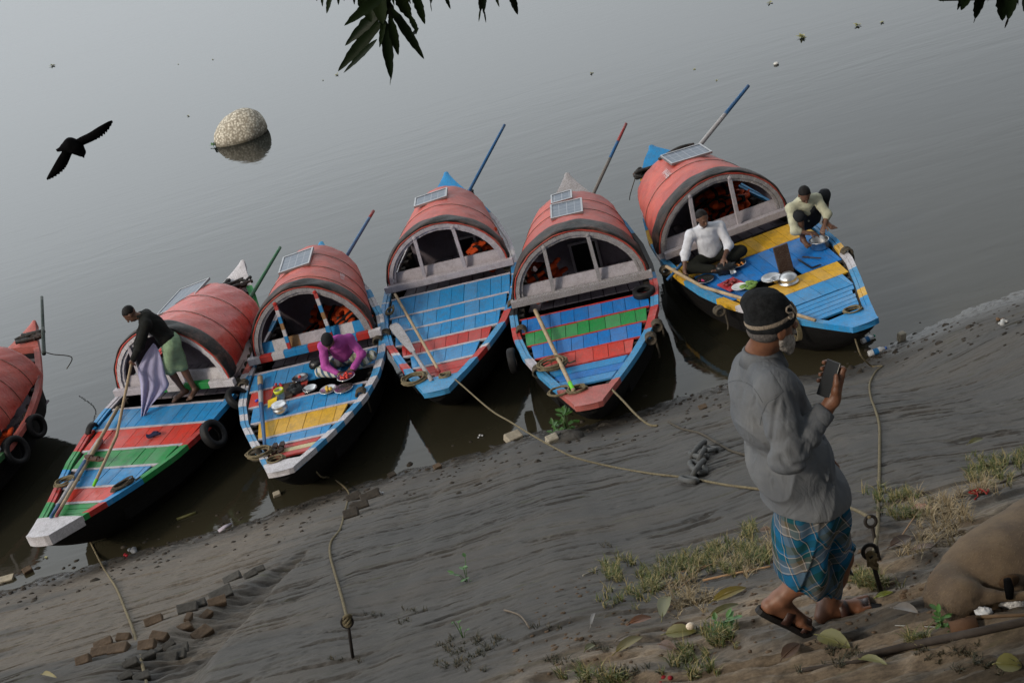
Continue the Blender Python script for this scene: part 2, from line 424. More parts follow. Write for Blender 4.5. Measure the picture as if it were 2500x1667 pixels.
U_ = 15.2-GY; led_ = sstep(8.3, 10.0, U_+.35*(GX-1)+1.0*(fbm(GX*.35, GY*.6, 3, 21)-.5)*2)
sand = np.clip(led_*sstep(.38, .62, fbm(GX*.9, GY*1.6, 4, 81)+.12*sstep(0, 3, GX)), 0, 1)
sand = np.maximum(sand, .42*sstep(.40, .62, fbm(GX*.5+3, (GY+.25*GX)*1.0, 3, 83))*sstep(-1.0, -3.6, GX)*sstep(.1, .8, U_))
rr_ = sum(np.exp(-(((GX-a.x)/sx)**2+((GY-a.y)/sy)**2)**1.5) for a, sx, sy in [(GW(2430, 1270), .55, .42), (GW(1640, 1590), .34, .16), (GW(2180, 1440), .45, .20), (GW(1960, 1420), .5, .22), (GW(1450, 1620), .4, .16), (GW(1800, 1480), .4, .14)])*(.6+.6*fbm(GX*3, GY*6, 3, 89)); sand = np.maximum(sand, rr_)
at_ = me.attributes.new('sand', 'FLOAT', 'POINT'); at_.data.foreach_set('value', sand.ravel().astype(np.float32))
litter_shade = sstep(10.6, 11.3, U_+.35*(GX-1.2)+1.3*(fbm(GX*.8, GY*1.2, 3, 87)-.5)); at_ = me.attributes.new('litter_shade', 'FLOAT', 'POINT'); at_.data.foreach_set('value', litter_shade.ravel().astype(np.float32))  # near right corner: shade put into the ground colour, along with dark litter
wet = sstep(1.3, .1, U_+.5*(fbm(GX*1.5, GY*3, 3, 85)-.5)); at_ = me.attributes.new('wet', 'FLOAT', 'POINT'); at_.data.foreach_set('value', wet.ravel().astype(np.float32))
me.update(); me.validate()
bank = bpy.data.objects.new('riverbank', me); COL.objects.link(bank); bank['kind'] = 'structure'
t = NT('mud')
def attr(t, nm):
    a = t.n.new('ShaderNodeAttribute'); a.attribute_name = nm; return a.outputs['Fac']
co_ = t.mp((1.2, 7, 3), (0, 0, radians(-3))); n1 = t.noise(co_, 1.6, 8, .65); n2 = t.noise(t.mp((3, 14, 8)), 5, 8, .75); n3 = t.noise(t.mp((1, 1, 1)), 55, 5, .7); n4 = t.noise(t.mp((.5, 1.4, 1)), 1.1, 5, .6)
c = t.mix(t.ramp(n1, [(.3, 0), (.7, 1)]), (.066, .061, .056), (.105, .097, .086))
c = t.mix(t.ramp(n2, [(.36, .75), (.52, 0)]), c, (.032, .029, .026))
c = t.mix(t.ramp(t.noise(t.mp((.25, .7, 1)), 1.3, 4, .55), [(.35, .5), (.6, 0)]), c, (.045, .043, .041))
c = t.mix(t.ramp(n4, [(.45, 0), (.7, .5)]), c, (.095, .075, .055))
sandc = t.mix(t.ramp(n2, [(.35, 0), (.65, 1)]), (.13, .10, .073), (.30, .235, .165))
c = t.mix(t.math('MULTIPLY', attr(t, 'sand'), .85), c, sandc)
alg = t.noise(t.mp((.8, 5, 3), (0, 0, radians(-4))), 2.2, 6, .7); c = t.mix(t.ramp(alg, [(.58, 0), (.72, .55)]), c, (.07, .072, .026))
c = t.mix(t.ramp(n3, [(.35, .30), (.55, 0)]), c, (.03, .027, .024))
wetf = attr(t, 'wet'); c = t.mix(t.math('MULTIPLY', attr(t, 'litter_shade'), .85), c, t.mix(t.ramp(n2, [(.3, 0), (.7, 1)]), (.012, .010, .007), (.045, .037, .026)))
c = t.mix(t.math('MULTIPLY', wetf, .45), c, (.045, .043, .040))
t.col(c); t.rough(t.ramp(wetf, [(0, .85), (1, .27)]))
t.b.inputs['Specular IOR Level'].default_value = .42; nb = t.bump(n2, .34, .006); t.bump(n3, .5, .006, nb)
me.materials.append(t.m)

# ------------------------------------------------------------------ river
mb = MB(); mb.add([(-600, 13.5, 0), (600, 13.5, 0), (600, 900, 0), (-600, 900, 0)], [(0, 1, 2, 3)])
t = NT('river_water')
yv = t.sep(t.co)[1]
murk = t.ramp(t.math('MULTIPLY', t.math('SUBTRACT', yv, 14.2), .125), [(0, (.048, .040, .023)), (.2, (.024, .022, .014)), (1, (.010, .012, .011))])
t.col(murk); t.b.inputs['IOR'].default_value = 1.33; t.rough(.035)
w1 = t.noise(t.mp((.35, 1.5, 1), (0, 0, radians(4))), 1.6, 3, .5, .4); w2 = t.noise(t.mp((1.1, 5.0, 1), (0, 0, radians(2))), 2.2, 3, .55, .3); w3 = t.noise(t.mp((.05, .16, 1), (0, 0, radians(6))), 1.2, 4, .6)
calm = t.ramp(w3, [(.35, .35), (.65, 1)])
hh = t.math('ADD', t.math('MULTIPLY', w1, .9), t.math('MULTIPLY', w2, .22)); hh = t.math('MULTIPLY', hh, calm)
t.bump(hh, .15, .040)
water = mb.build('river', t.m); water['kind'] = 'structure'
# ------------------------------------------------------------------ painted river boats
C_BLUE = (.010, .27, .62); C_LBLUE = (.035, .30, .60); C_RED = (.52, .022, .016); C_ORED = (.64, .034, .015); C_GREEN = (.015, .28, .065)
C_WHITE = (.66, .64, .68); C_YEL = (.72, .40, .015); C_LILAC = (.42, .38, .44); C_CREAM = (.6, .52, .28)
P_ = {
 'b': paint('blue_paint', C_BLUE, .30), 'l': paint('light_blue_paint', C_LBLUE, .36), 'r': paint('red_paint', C_RED, .31),
 'o': paint('orange_red_paint', C_ORED, .27), 'g': paint('green_paint', C_GREEN, .27), 'w': paint('white_paint', C_WHITE, .38),
 'y': paint('yellow_paint', C_YEL, .24), 'c': paint('cream_paint', C_CREAM, .3), 'v': paint('lilac_white_paint', (.50, .47, .52), .3),
 'k': plain('black_rubber', (.012, .012, .013), .55, .3, 20, .3), 'n': paint('brown_ochre_paint', (.30, .15, .04), .3),
 'q': paint('bright_deep_blue', (.004, .18, .56), .18), 'd': paint('dark_green_paint', (.03, .15, .05), .3),
 'x': paint('grey_worn_board', (.17, .165, .16), .3), 's': paint('weathered_white', (.47, .46, .50), .55, worn=(.14, .12, .10)),
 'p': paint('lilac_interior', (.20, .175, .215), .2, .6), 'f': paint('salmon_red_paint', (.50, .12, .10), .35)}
PK = list(P_.keys()); PM = [P_[k] for k in PK]; PI_ = {k: i for i, k in enumerate(PK)}
def hullmat():
    t = NT('tarred_hull'); co = t.mp((2, 9, 22)); n = t.noise(co, 4, 7, .7); z = t.sep(t.co)[2]
    c = t.mix(t.ramp(n, [(.4, 0), (.7, 1)]), (.005, .005, .006), (.018, .016, .014)); c = t.mix(t.ramp(z, [(.0, .6), (.12, 0)]), c, (.03, .025, .018))
    t.col(c); t.rough(.7); t.b.inputs['Specular IOR Level'].default_value = .15; t.bump(n, .5, .01); return t.m
HULL = hullmat()
def tarpmat(name, col, pale, wrinkle=.5):
    t = NT(name); n = t.noise(t.mp((2.2, 1.5, 1.5)), 1.6, 6, .65, .6); f = t.noise(t.mp((3, 8, 8)), 9, 6, .7)
    c = t.mix(t.ramp(n, [(.38, 0), (.66, 1)]), col, pale); c = t.mix(t.ramp(f, [(.3, .35), (.52, 0)]), c, tuple(q*.5 for q in col))
    d = t.noise(t.mp((1, 1, 1)), 3.5, 8, .8); c = t.mix(t.ramp(d, [(.48, 0), (.70, .55)]), c, (.20, .10, .08)); e_ = t.noise(t.mp((.9, .9, .9)), 2.2, 4, .6); c = t.mix(t.ramp(e_, [(.50, 0), (.56, .45)]), c, tuple(q*.62 for q in col))
    t.col(c); t.rough(t.ramp(n, [(.3, .42), (.7, .62)])); nb = t.bump(n, wrinkle, .05); t.bump(f, .25, .006, nb); return t.m
TARP = {'red': tarpmat('red_tarpaulin', (.40, .042, .026), (.50, .100, .070)), 'bright': tarpmat('glossy_red_tarpaulin', (.50, .025, .012), (.54, .10, .07), .8)}
TARP['bright'].node_tree.nodes['Principled BSDF'].inputs['Coat Weight'].default_value = .3
BLACKTARP = tarpmat('black_tarpaulin', (.012, .0115, .011), (.030, .028, .026), .6); BLACKTARP.node_tree.nodes['Principled BSDF'].inputs['Specular IOR Level'].default_value = .2
ROPE = plain('jute_rope', (.17, .14, .085), .9, .4, 30, .8, 240); ROPED = plain('old_dark_rope', (.085, .072, .055), .95, .4, 30, .8, 200)
WOOD = plain('bamboo', (.36, .27, .17), .55, .35, 9, .2, 50, stretch=(1, 1, 1)); DWOOD = plain('dark_wood', (.06, .04, .028), .6, .4, 12, .3)
STEEL = plain('steel_ware', (.62, .62, .62), .24, .12, 20, .1, 60, metal=1); ALU = plain('aluminium_ware', (.60, .60, .60), .36, .2, 14, .1, 40, metal=1)
BLACKP = plain('black_plastic', (.01, .01, .011), .3, .3, 20, .5, 30, bdist=.01)
def cellmat():
    t = NT('solar_cells'); s = t.sep(t.co)
    def lines(v, n, w): return t.math('LESS_THAN', t.math('FRACT', t.math('MULTIPLY', v, n)), w)
    l = t.math('MAXIMUM', lines(s[0], 9, .06), lines(s[1], 9, .06)); g = t.math('MAXIMUM', lines(s[1], 3.3, .03), t.math('MULTIPLY', lines(s[0], 36, .12), .35))
    n = t.noise(t.mp((1, 1, 1)), 5, 5, .6)
    c = t.mix(t.ramp(n, [(.3, 0), (.7, 1)]), (.06, .085, .13), (.11, .135, .17)); c = t.mix(t.math('MAXIMUM', l, g), c, (.24, .26, .30)); t.col(c); t.rough(.4); t.b.inputs['Specular IOR Level'].default_value = .35
    return t.m
CELLS = cellmat(); ALFR = plain('panel_frame_metal', (.30, .30, .31), .4, .2, 8, 0, metal=.7)
def zoomer(k): return {0: Z(0, 680, 3.017), 1: Z(0, 580, 1.959), 2: Z(560, 480, 2.178), 3: Z(920, 280, 2.178), 4: Z(1230, 280, 2.063), 5: Z(1520, 180, 2.306)}[k]
WT = [(0, .02), (.03, .12), (.06, .24), (.09, .37), (.12, .48), (.15, .59), (.2, .74), (.3, .92), (.4, 1.0), (.5, 1.02), (.6, .97), (.7, .84), (.8, .62), (.9, .38), (.96, .24), (1, .15)]
def interp(tab, t):
    t = min(max(t, tab[0][0]), tab[-1][0])
    for (a, va), (b, vb) in zip(tab, tab[1:]):
        if t <= b: return va+(vb-va)*((t-a)/(b-a) if b > a else 0)
    return tab[-1][1]
class Boat: pass
BOATS = {}
def colour_at(segs, t):
    for e, c in segs:
        if t <= e: return c
    return segs[-1][1]
def make_boat(k, S, Bw, wt, bands, seg_r, seg_l, label, cab, stern_c, bow_c, beam_segs, slats=(), roof='red', line='w', bowstyle=.93, fram='s', posts='s', post_segs=None, sillc='v', inside='p', group='boats moored side by side along the muddy bank', bowth=.075, wmul=1):
    b = Boat(); b.k = k; S = Vector(S); Bw = Vector(Bw); ax = (Bw-S); ax.z = 0; L = ax.length; ax.normalize(); rz = atan2(ax.y, ax.x)
    mid = (S+Bw)/2; b.root = empty('wooden_boat', (mid.x, mid.y, 0), rz, label, 'boat', group)
    Minv = (Matrix.Translation((mid.x, mid.y, 0)) @ Matrix.Rotation(rz, 4, 'Z')).inverted(); b.Minv = Minv; b.M = Minv.inverted(); b.L = L; b.rz = rz
    rr = random.Random(k*11+5)
    sh = lambda t: .60+.60*max(0, (.42-t)/.42)**2+.22*max(0, (t-.6)/.4)**2
    X = lambda t: (t-.5)*L
    W = lambda t: interp(wt, t)*wmul
    b.sh, b.X, b.W = sh, X, W
    def tt(x, y, dz=0.0, z=None):
        t = .6
        for _ in range(12):
            p = Minv @ atz(*zoomer(k)(x, y), z if z is not None else sh(min(max(t, 0), 1))+dz); t = p.x/L+.5
        return t, p.y
    b.tt = tt
    def loc(x, y, dz=0.0):          # photo point on the deck -> boat-local point
        t, yy = tt(x, y, dz); return Vector((X(t), yy, sh(t)+dz))
    b.loc = loc
    b.w = lambda x, y, dz=0.0: b.M @ loc(x, y, dz)
    # hull
    N = 60; P = []
    for i in range(N+1):
        t = i/N; w = W(t); zg = sh(t)-.012; e = max(abs(t-.52)/.52, 0); kz = -.32+(zg-.09+.32)*(min(1, max(0, (e-.36)/.58))**1.25)
        prof = [(1.0, 0), (.94, .22), (.82, .46), (.57, .74), (.28, .93), (0, 1.0)]
        row = [Vector((X(t), w*a, zg+(kz-zg)*q)) for a, q in prof]
        row = [Vector((v.x, -v.y, v.z)) for v in row[:-1]][::1] + row[::-1]
        P.append(row)
    mb = MB(); mb.grid(P, 0, True)
    mb.add(P[0], [tuple(range(len(P[0])))]); mb.add(P[-1], [tuple(range(len(P[-1])))])
    # inner floor
    for i in range(N):
        t0, t1 = i/N, (i+1)/N; w0, w1 = W(t0)-.09, W(t1)-.09
        if w0 < .03 or w1 < .03: continue
        z0, z1 = [max(.16, sh(q)-.42) if .16 < q < .84 else sh(q)-.10 for q in (t0, t1)]
        mb.add([(X(t0), -w0, z0), (X(t1), -w1, z1), (X(t1), w1, z1), (X(t0), w0, z0)], [(0, 1, 2, 3)])
        for s in (-1, 1): mb.add([(X(t0), s*w0, z0), (X(t1), s*w1, z1), (X(t1), s*(W(t1)-.04), sh(t1)-.02), (X(t0), s*(W(t0)-.04), sh(t0)-.02)], [(0, 1, 2, 3)])
    mb.build('hull', HULL, b.root)
    # gunwales
    GWD = .095
    for s, segs in ((1, seg_r), (-1, seg_l)):
        g = MB(); M_ = 150
        for i in range(M_):
            t0, t1 = .004+i/M_*.99, .004+(i+1)/M_*.99; mi = PI_[colour_at(segs, (t0+t1)/2)]
            for (o0, o1, zz, th) in ((.012, -.048, .012, .075), (-.052, -GWD, .004, .04)):
                q = []
                for zc in (0, 1):
                    for oo in (o0, o1):
                        for t in (t0, t1):
                            w = max(W(t)+oo, .004); q.append((X(t), s*w, sh(t)+zz-(th if zc == 0 else 0)))
                g.hexa(q, mi)
        g.build('gunwale', PM, b.root)
    # little rib heads in the gap between deck and gunwale
    for s in (1, -1):
        rb = MB(); P = []; t = .12; q = 0
        while t < .9:
            t2 = t+(.010 if q % 2 else .017); off_ = .085 if q % 2 else .02
            for tq in (t+.0004, t2):
                y_ = s*(max(W(tq)-GWD, .04)+.03); y2_ = s*max(W(tq)-GWD-off_, .01); P.append([Vector((X(tq), y_, sh(tq)-.11)), Vector((X(tq), y_, sh(tq)-.035)), Vector((X(tq), y2_, sh(tq)-.035)), Vector((X(tq), y2_, sh(tq)-.11))])
            t = t2; q += 1
        rb.grid(P, 0, False); rb.build('rib_rail', plain('dark_rib_wood', (.035, .03, .026), .8), b.root)
    # deck bands: lengthwise planks laid in painted rows
    zd = -.020
    for bi, bd in enumerate(bands):
        t0, t1, c = bd[:3]; holes = bd[3] if len(bd) > 3 else []; pw = rr.uniform(.17, .20)
        mbd = MB(); mi = PI_[c]; y = -W((t0+t1)/2)+GWD+.03; yend = -y; off = rr.uniform(0, .1); first = True
        while y < yend-.01:
            y2 = min(y+(pw*rr.uniform(.8, 1.2) if not first else pw*rr.uniform(.4, 1)), yend); first = False
            if yend-y2 < .05: y2 = yend
            segs_ = [(t0, t1)]
            for (ha, hb, hy0, hy1) in holes:
                if y2 > hy0+.03 and y < hy1-.03: 
                    ns = []
                    for a, q in segs_:
                        if ha > a: ns.append((a, min(q, ha)))
                        if hb < q: ns.append((max(a, hb), q))
                    segs_ = ns
            for (a, q) in segs_:
                if q-a < .006: continue
                ga, gb = a+.0006, q-.0006; j = rr.uniform(-.004, .004); qd = []
                lim = lambda t: W(t)-GWD-.012
                for zc in (0, 1):
                    for yy in (y+.003, y2-.003):
                        for t in (ga, gb):
                            l = lim(t); qd.append((X(t), max(-l, min(l, yy if abs(yy) < abs(yend)-.02 else math.copysign(min(l-.0, abs(yy)), yy))), sh(t)+zd+j-(.022 if zc == 0 else 0)))
                mbd.hexa(qd, mi if len(bd) < 5 or rr.random() > .0 else mi)
            y = y2
        mbd.build('deck_planks', PM, b.root)
        if line and t0 > 0:
            for tl in ([t0, t1] if bi == len(bands)-1 else [t0]):
                w = W(tl)-GWD-.02; lw = .020 if line == 'w' else .012
                hy = [(h[2], h[3]) for h in holes if abs(h[0]-tl) < .004]
                for s0, s1 in ([(-w, w)] if not hy else [(-w, hy[0][0]), (hy[0][1], w)]):
                    n_ = 14; ml = MB()
                    for i in range(n_):
                        a0, a1 = s0+(s1-s0)*i/n_, s0+(s1-s0)*(i+1)/n_; ml.box((X(tl), (a0+a1)/2, sh(tl)+zd-.003), (lw*2*rr.uniform(.9, 1.1), abs(a1-a0)+.001, .022))
                    ml.build('painted_batten', P_['v' if line == 'w' else 'r'], b.root)
    for si, (t0, t1, cs) in enumerate(slats):
        n_ = len(cs); ms = MB()
        for i, c in enumerate(cs):
            a = t0+(t1-t0)*i/n_; q = t0+(t1-t0)*(i+1)/n_-.0025; tl = -.02-rr.uniform(0, .012)
            qd = []
            for zc in (0, 1):
                for s in (-1, 1):
                    e = rr.uniform(.0, .05)
                    for t in (a, q): qd.append((X(t), s*(W(t)-GWD-.02-e), sh(t)-.025-(.025 if zc == 0 else 0)))
            ms.hexa(qd, PI_[c])
        ms.build('bow_slats', PM, b.root)
    # bow and stern plates
    def plate(ta, tb, c, nm, rise=.02, thick=.16, droop=0):
        mp_ = MB(); n_ = 8; top = []; 
        for i in range(n_+1):
            t = ta+(tb-ta)*i/n_; w = W(t)+.014
            top.append([Vector((X(t)+(.04*(1-(q/3)**2)*(i/n_) if tb > .5 else 0), w*q/3, sh(t)+rise+.012*(1-(q/3)**2)-droop*(i/n_)**2)) for q in range(-3, 4)])
        mp_.grid(top, PI_[c], False); bot = [[v-Vector((0, 0, thick)) for v in r] for r in top]
        for i in range(n_):
            for s in (0, -1): mp_.add([top[i][s], top[i+1][s], bot[i+1][s], bot[i][s]], [(0, 1, 2, 3)], PI_[c])
        for e in (0, -1): mp_.add(top[e]+bot[e][::-1], [tuple(range(14))], PI_[c])
        return mp_.build(nm, PM, b.root)
    plate(bowstyle, 1.004, bow_c, 'bow_plate', .018, bowth)
    plate(-.004, .072, stern_c, 'stern_plate', .02, .12)
    # stern slats between stern plate and cabin
    ms = MB()
    for i in range(5):
        t = .10+i*.022
        if t < cab['tr']-.02: ms.box((X(t), 0, sh(t)-.06), (.09, 2*(W(t)-.09), .025), mi=PI_['x' if k == 0 else ('r' if k == 1 else 'x')])
    if ms.v: ms.build('stern_boards', PM, b.root)
    # cabin
    tf, tr = cab['tf'], cab['tr']; wf, wr = cab['wf'], cab['wr']; hf, hr = cab['hf'], cab['hr']; zf, zr = cab.get('zf', .74), cab.get('zr', sh(tr)+.02)
    ex = 1.86
    def arch(u, a, dw=0, dh=0, dx=0):      # u 0 front..1 rear, a angle 0..pi
        w = wf+(wr-wf)*max(u, 0)**1.25+dw; h = hf+(hr-hf)*u+dh; z0 = zf+(zr-zf)*u
        ca, sa = cos(a), sin(a)
        return Vector((X(tf+(tr-tf)*u)+dx, cab.get('cy', 0)*(1-u)+w*math.copysign(abs(ca)**(2/ex), ca), z0+h*abs(sa)**(2/ex)))
    NU, NA = 36, 40; fd = cab.get('over', .05)
    mr = MB(); P = []
    for i in range(NU+1):
        u = -.03+1.03*i/NU; row = []
        for j in range(NA+1):
            a = pi*(-.02+1.04*j/NA); a = min(max(a, 0), pi); p = arch(u, a)
            rib = .005*abs(sin(u*pi*3.5))+.008*sin(j*1.7+i*.9)*sin(u*9+j*.5)
            d = Vector((0, p.y, (p.z-zf)+.2)).normalized(); row.append(p-d*rib*.8)
        P.append(row)
    mr.grid(P, 0, True); ro = mr.build('cabin_roof', TARP[roof], b.root)
    md = ro.modifiers.new('solid', 'SOLIDIFY'); md.thickness = .02; md.offset = 1
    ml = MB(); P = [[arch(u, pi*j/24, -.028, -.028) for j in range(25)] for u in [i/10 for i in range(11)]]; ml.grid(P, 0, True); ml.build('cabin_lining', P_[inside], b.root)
    # hoops and side slats tied over the roof
    mh = MB()
    for u in cab.get('hoops', (.38, .68)): mh.tube([arch(u, pi*j/30, .024, .024) for j in range(31)], .004, 5)
    mh.build('hoop_rope', ROPED, b.root)
    # dark rolled edge
    me_ = MB(); P = []; rw = cab.get('roll', .15)
    for i in range(9):
        q = i/8; row = []
        for j in range(NA+1):
            a = pi*j/NA; p = arch(-.03+q*rw/1.0, a, .022+.012*sin(q*pi)+.006*sin(j*1.3+q*4), .022+.014*sin(q*pi)+.008*sin(j*.9+q*5)); row.append(p)
        P.append(row)
    me_.grid(P, 0, True); eo = me_.build('roof_edge_cover', BLACKTARP, b.root); md = eo.modifiers.new('solid', 'SOLIDIFY'); md.thickness = .02; md.offset = 1
    # front arch frame, double band
    for (dw, dx, wd, dp) in ((-.005, .055, .052, .05), (-.065, .03, .035, .05)):
        mf = MB(); M2 = 44
        ring = [arch(0, pi*j/M2, dw, dw) for j in range(M2+1)]; rin = [arch(0, pi*j/M2, dw-wd, dw-wd) for j in range(M2+1)]
        for j in range(M2):
            q = []
            for xx in (dx-dp, dx):
                for rg in (ring, rin):
                    for jj in (j, j+1): v = rg[jj]; q.append((v.x+xx+.004*((j*7) % 3-1), v.y, v.z))
            mf.hexa(q, PI_[fram])
        mf.build('front_arch', PM, b.root)
    # crossbeam and sill
    xb = X(tf)+.075; wb_ = W(tf)-.05; mbm = MB(); y0 = -wb_-.02; tot = 2*(wb_+.02); cuts = beam_segs
    for (a, q, c) in cuts: 
        mbm.box((xb, y0+tot*(a+q)/2, zf-.045), (.085, tot*(q-a)-.001, .10), mi=PI_[c])
    mbm.build('crossbeam', PM, b.root, bevel=.006)
    msl = MB(); n_ = 7 if isinstance(sillc, str) and len(sillc) > 1 else 1
    for i in range(len(sillc)):
        cy_ = cab.get('cy', 0); a = cy_-wf*.93+2*wf*.93*i/len(sillc); q = cy_-wf*.93+2*wf*.93*(i+1)/len(sillc); zt = .16
        msl.hexa([(X(tf)-.02, a, zf-.06), (X(tf)+.0, a, zf-.06), (X(tf)-.02, q, zf-.06), (X(tf)+.0, q, zf-.06), (X(tf)-.075, a, zf+zt*.82), (X(tf)-.05, a, zf+zt*.82), (X(tf)-.075, q, zf+zt*.82), (X(tf)-.05, q, zf+zt*.82)], PI_[sillc[i]])
    msl.build('sill_board', PM, b.root)
    # posts
    for py in cab.get('posts', (-.38, .30)):
        yb = py*wf+cab.get('cy', 0); a = math.acos(max(-1, min(1, math.copysign(abs(py)**(ex/2), py)))); top = arch(0, a, -.05, -.05)
        mpst = MB(); base = Vector((X(tf)+.045, yb*1.0, zf)); top = Vector((top.x+.035, top.y, top.z)); ps = post_segs or posts
        for i, c in enumerate(ps): 
            mpst.bar(base.lerp(top, i/len(ps)), base.lerp(top, (i+1)/len(ps)), .05, .042, mi=PI_[c], up=(1, 0, 0))
        mpst.blob((top.x+.012, top.y, top.z-.005), (.02, .034, .034), PI_[ps[-1]]); mpst.build('post', PM, b.root)
    # cabin floor, rear bulkhead, doorway
    mfl = MB(); fz = zf-.34; yy = -wf*.9
    while yy < wf*.9:
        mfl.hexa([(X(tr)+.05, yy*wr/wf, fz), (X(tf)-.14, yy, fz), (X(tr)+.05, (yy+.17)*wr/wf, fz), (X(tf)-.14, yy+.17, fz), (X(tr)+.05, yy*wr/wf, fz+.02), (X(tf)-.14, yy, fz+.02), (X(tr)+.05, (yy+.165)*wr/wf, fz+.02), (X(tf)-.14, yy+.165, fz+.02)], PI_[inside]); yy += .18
    mfl.build('cabin_floor', PM, b.root)
    mbk = MB(); ub = cab.get('back', .72); ring = [arch(ub, pi*j/24, -.03, -.03) for j in range(25)]
    low = [Vector((ring[0].x, ring[0].y, fz)), Vector((ring[-1].x, ring[-1].y, fz))]
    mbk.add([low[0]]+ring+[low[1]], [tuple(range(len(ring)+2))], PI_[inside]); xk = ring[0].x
    if cab.get('door'): 
        dy0, dy1, dz = cab['door']; mbk.box((xk+.02, (dy0+dy1)/2, fz+dz/2), (.03, dy1-dy0, dz), mi=PI_['k'])
        for yq in (dy0, dy1): mbk.box((xk+.035, yq, fz+dz/2), (.04, .035, dz), mi=PI_['v'])
        mbk.box((xk+.037, (dy0+dy1)/2, fz+dz), (.04, dy1-dy0+.06, .035), mi=PI_['v'])
    mbk.build('rear_bulkhead', PM, b.root)
    b.arch = arch; b.cab = cab; b.wf = wf; b.fz = fz; b.zf = zf; b.tf = tf; b.tr = tr
    BOATS[k] = b
    return b
def panel_on(b, u, a, lx, ly, label, dz=.03, tilt=(0, 0), yaw=0):
    c = b.arch(u, a); n = (b.arch(u, a+.05)-b.arch(u, a-.05)); n = Vector((0, -n.z, n.y)).normalized(); 
    if n.z < 0: n = -n
    r = empty('solar_panel', b.M @ (c+n*dz), 0, label, 'solar panel', 'solar panels on the boat roofs'); roll = atan2(-n.y, n.z)
    r.rotation_euler = (Matrix.Rotation(b.rz+yaw, 3, 'Z') @ Matrix.Rotation(roll*1.0+tilt[0], 3, 'X') @ Matrix.Rotation(tilt[1], 3, 'Y')).to_euler()
    m = MB(); m.box((0, 0, .012), (lx-.03, ly-.03, .012)); m.build('cells', CELLS, r)
    f = MB()
    for s in (-1, 1): f.box((s*(lx/2-.0125), 0, .010), (.025, ly, .034)); f.box((0, s*(ly/2-.0125), .010), (lx-.051, .025, .034))
    for s in (-1, 1): f.tube([(s*lx*.4, -ly*.35, -.01), (s*lx*.4, -ly*.35, -.06)], .012, 6); f.tube([(s*lx*.4, ly*.35, -.01), (s*lx*.4, ly*.35, -.06)], .012, 6)
    f.build('frame', ALFR, r); return r

full = [(0, 1, 'v')]
stripes = lambda n, cs: [(i/n, (i+1)/n, cs[i % len(cs)]) for i in range(n)]
segsn = lambda t0, t1, n, cs: [(t0+(t1-t0)*(i+1)/n, cs[i % len(cs)]) for i in range(n)]
def bt(k, x, y, dz=-.02):      # axial position of a photo point on boat k's deck (before the boat exists)
    S, Bw = ENDS[k]; ax = (Bw-S); ax.z = 0; L = ax.length; ax.normalize(); t = .6
    for _ in range(12):
        z = .60+.60*max(0, (.42-t)/.42)**2+.22*max(0, (t-.6)/.4)**2
        p = atz(*zoomer(k)(x, y), z+dz); t = ((p.x-S.x)*ax.x+(p.y-S.y)*ax.y)/L
    return t
ENDS = {k: (atz(*zoomer(k)(*s), 1.2), atz(*zoomer(k)(*e), .70)) for k, s, e in [(1, (1160, 122), (205, 1465)), (2, (490, 255), (290, 1500)), (3, (370, 320), (330, 1512)), (4, (320, 308), (440, 1500)), (5, (165, 418), (1370, 1455))]}
_s0 = atz(*zoomer(0)(250, 330), 1.2); _d = Vector((-.40, -.917, 0)); ENDS[0] = (_s0, Vector((_s0.x, _s0.y, .70))+_d*6.3)
def cuts(k, pts): return [bt(k, *p) for p in pts]

# boat 0, red, cut by the left edge
c0 = cuts(0, [(60, 1160), (20, 1225)])
b0 = make_boat(0, *ENDS[0], WT, [(.49, .56, 'b'), (.56, .64, 'r'), (.64, .72, 'b'), (.72, .8, 'r')], [(.425, 'f'), (.475, 'd'), (.80, 'f'), (1, 'b')], [(1, 'f')],
   'red boat cut off by the left edge of the photo, leftmost of the moored boats', dict(tf=.42, tr=.155, wf=.86, wr=.60, hf=.78, hr=.50, hoops=(.3, .55, .8)), 'f', 'f', [(0, 1, 'v')], fram='v', posts='v', slats=[(.81, .9, 'rrr')])
# boat 1, red green and blue deck
c1 = cuts(1, [(780, 803), (725, 902), (655, 1005), (570, 1097), (490, 1190), (385, 1267), (310, 1335)])
b1 = make_boat(1, *ENDS[1], WT, [(c1[0], c1[1], 'b'), (c1[1], c1[2], 'o'), (c1[2], c1[3], 'g'), (c1[3], c1[4], 'b'), (c1[4], c1[5], 'o')],
   [(.19, 'g'), (.30, 'f'), (.335, 'v'), (.385, 'f'), (.465, 'w'), (c1[1], 'b'), (c1[2]+.01, 'r'), (c1[3]+.06, 'g'), (c1[4]+.07, 'b'), (c1[5]+.05, 'r'), (.93, 'g'), (1, 'w')],
   [(.2, 'g'), (.38, 'r'), (c1[0], 'v'), (c1[1], 'b'), (c1[2], 'r'), (c1[3], 'g'), (c1[4], 'b'), (c1[5], 'r'), (.93, 'g'), (1, 'w')],
   'boat with red, green and blue deck rows and a thick white bow block', dict(tf=.43, tr=.155, wf=.88, wr=.60, hf=.86, hr=.50, hoops=(.35, .7), posts=(-.56, .26), back=.6), 'w', 'w',
   [(0, .33, 'v'), (.33, .45, 'g'), (.45, .60, 'w'), (.60, .80, 'g'), (.80, 1, 'w')], slats=[(c1[5]+.003, c1[6]+.01, 'ggg')], bowth=.14, roof='bright', fram='w', posts='v', sillc='vvvvvvw')
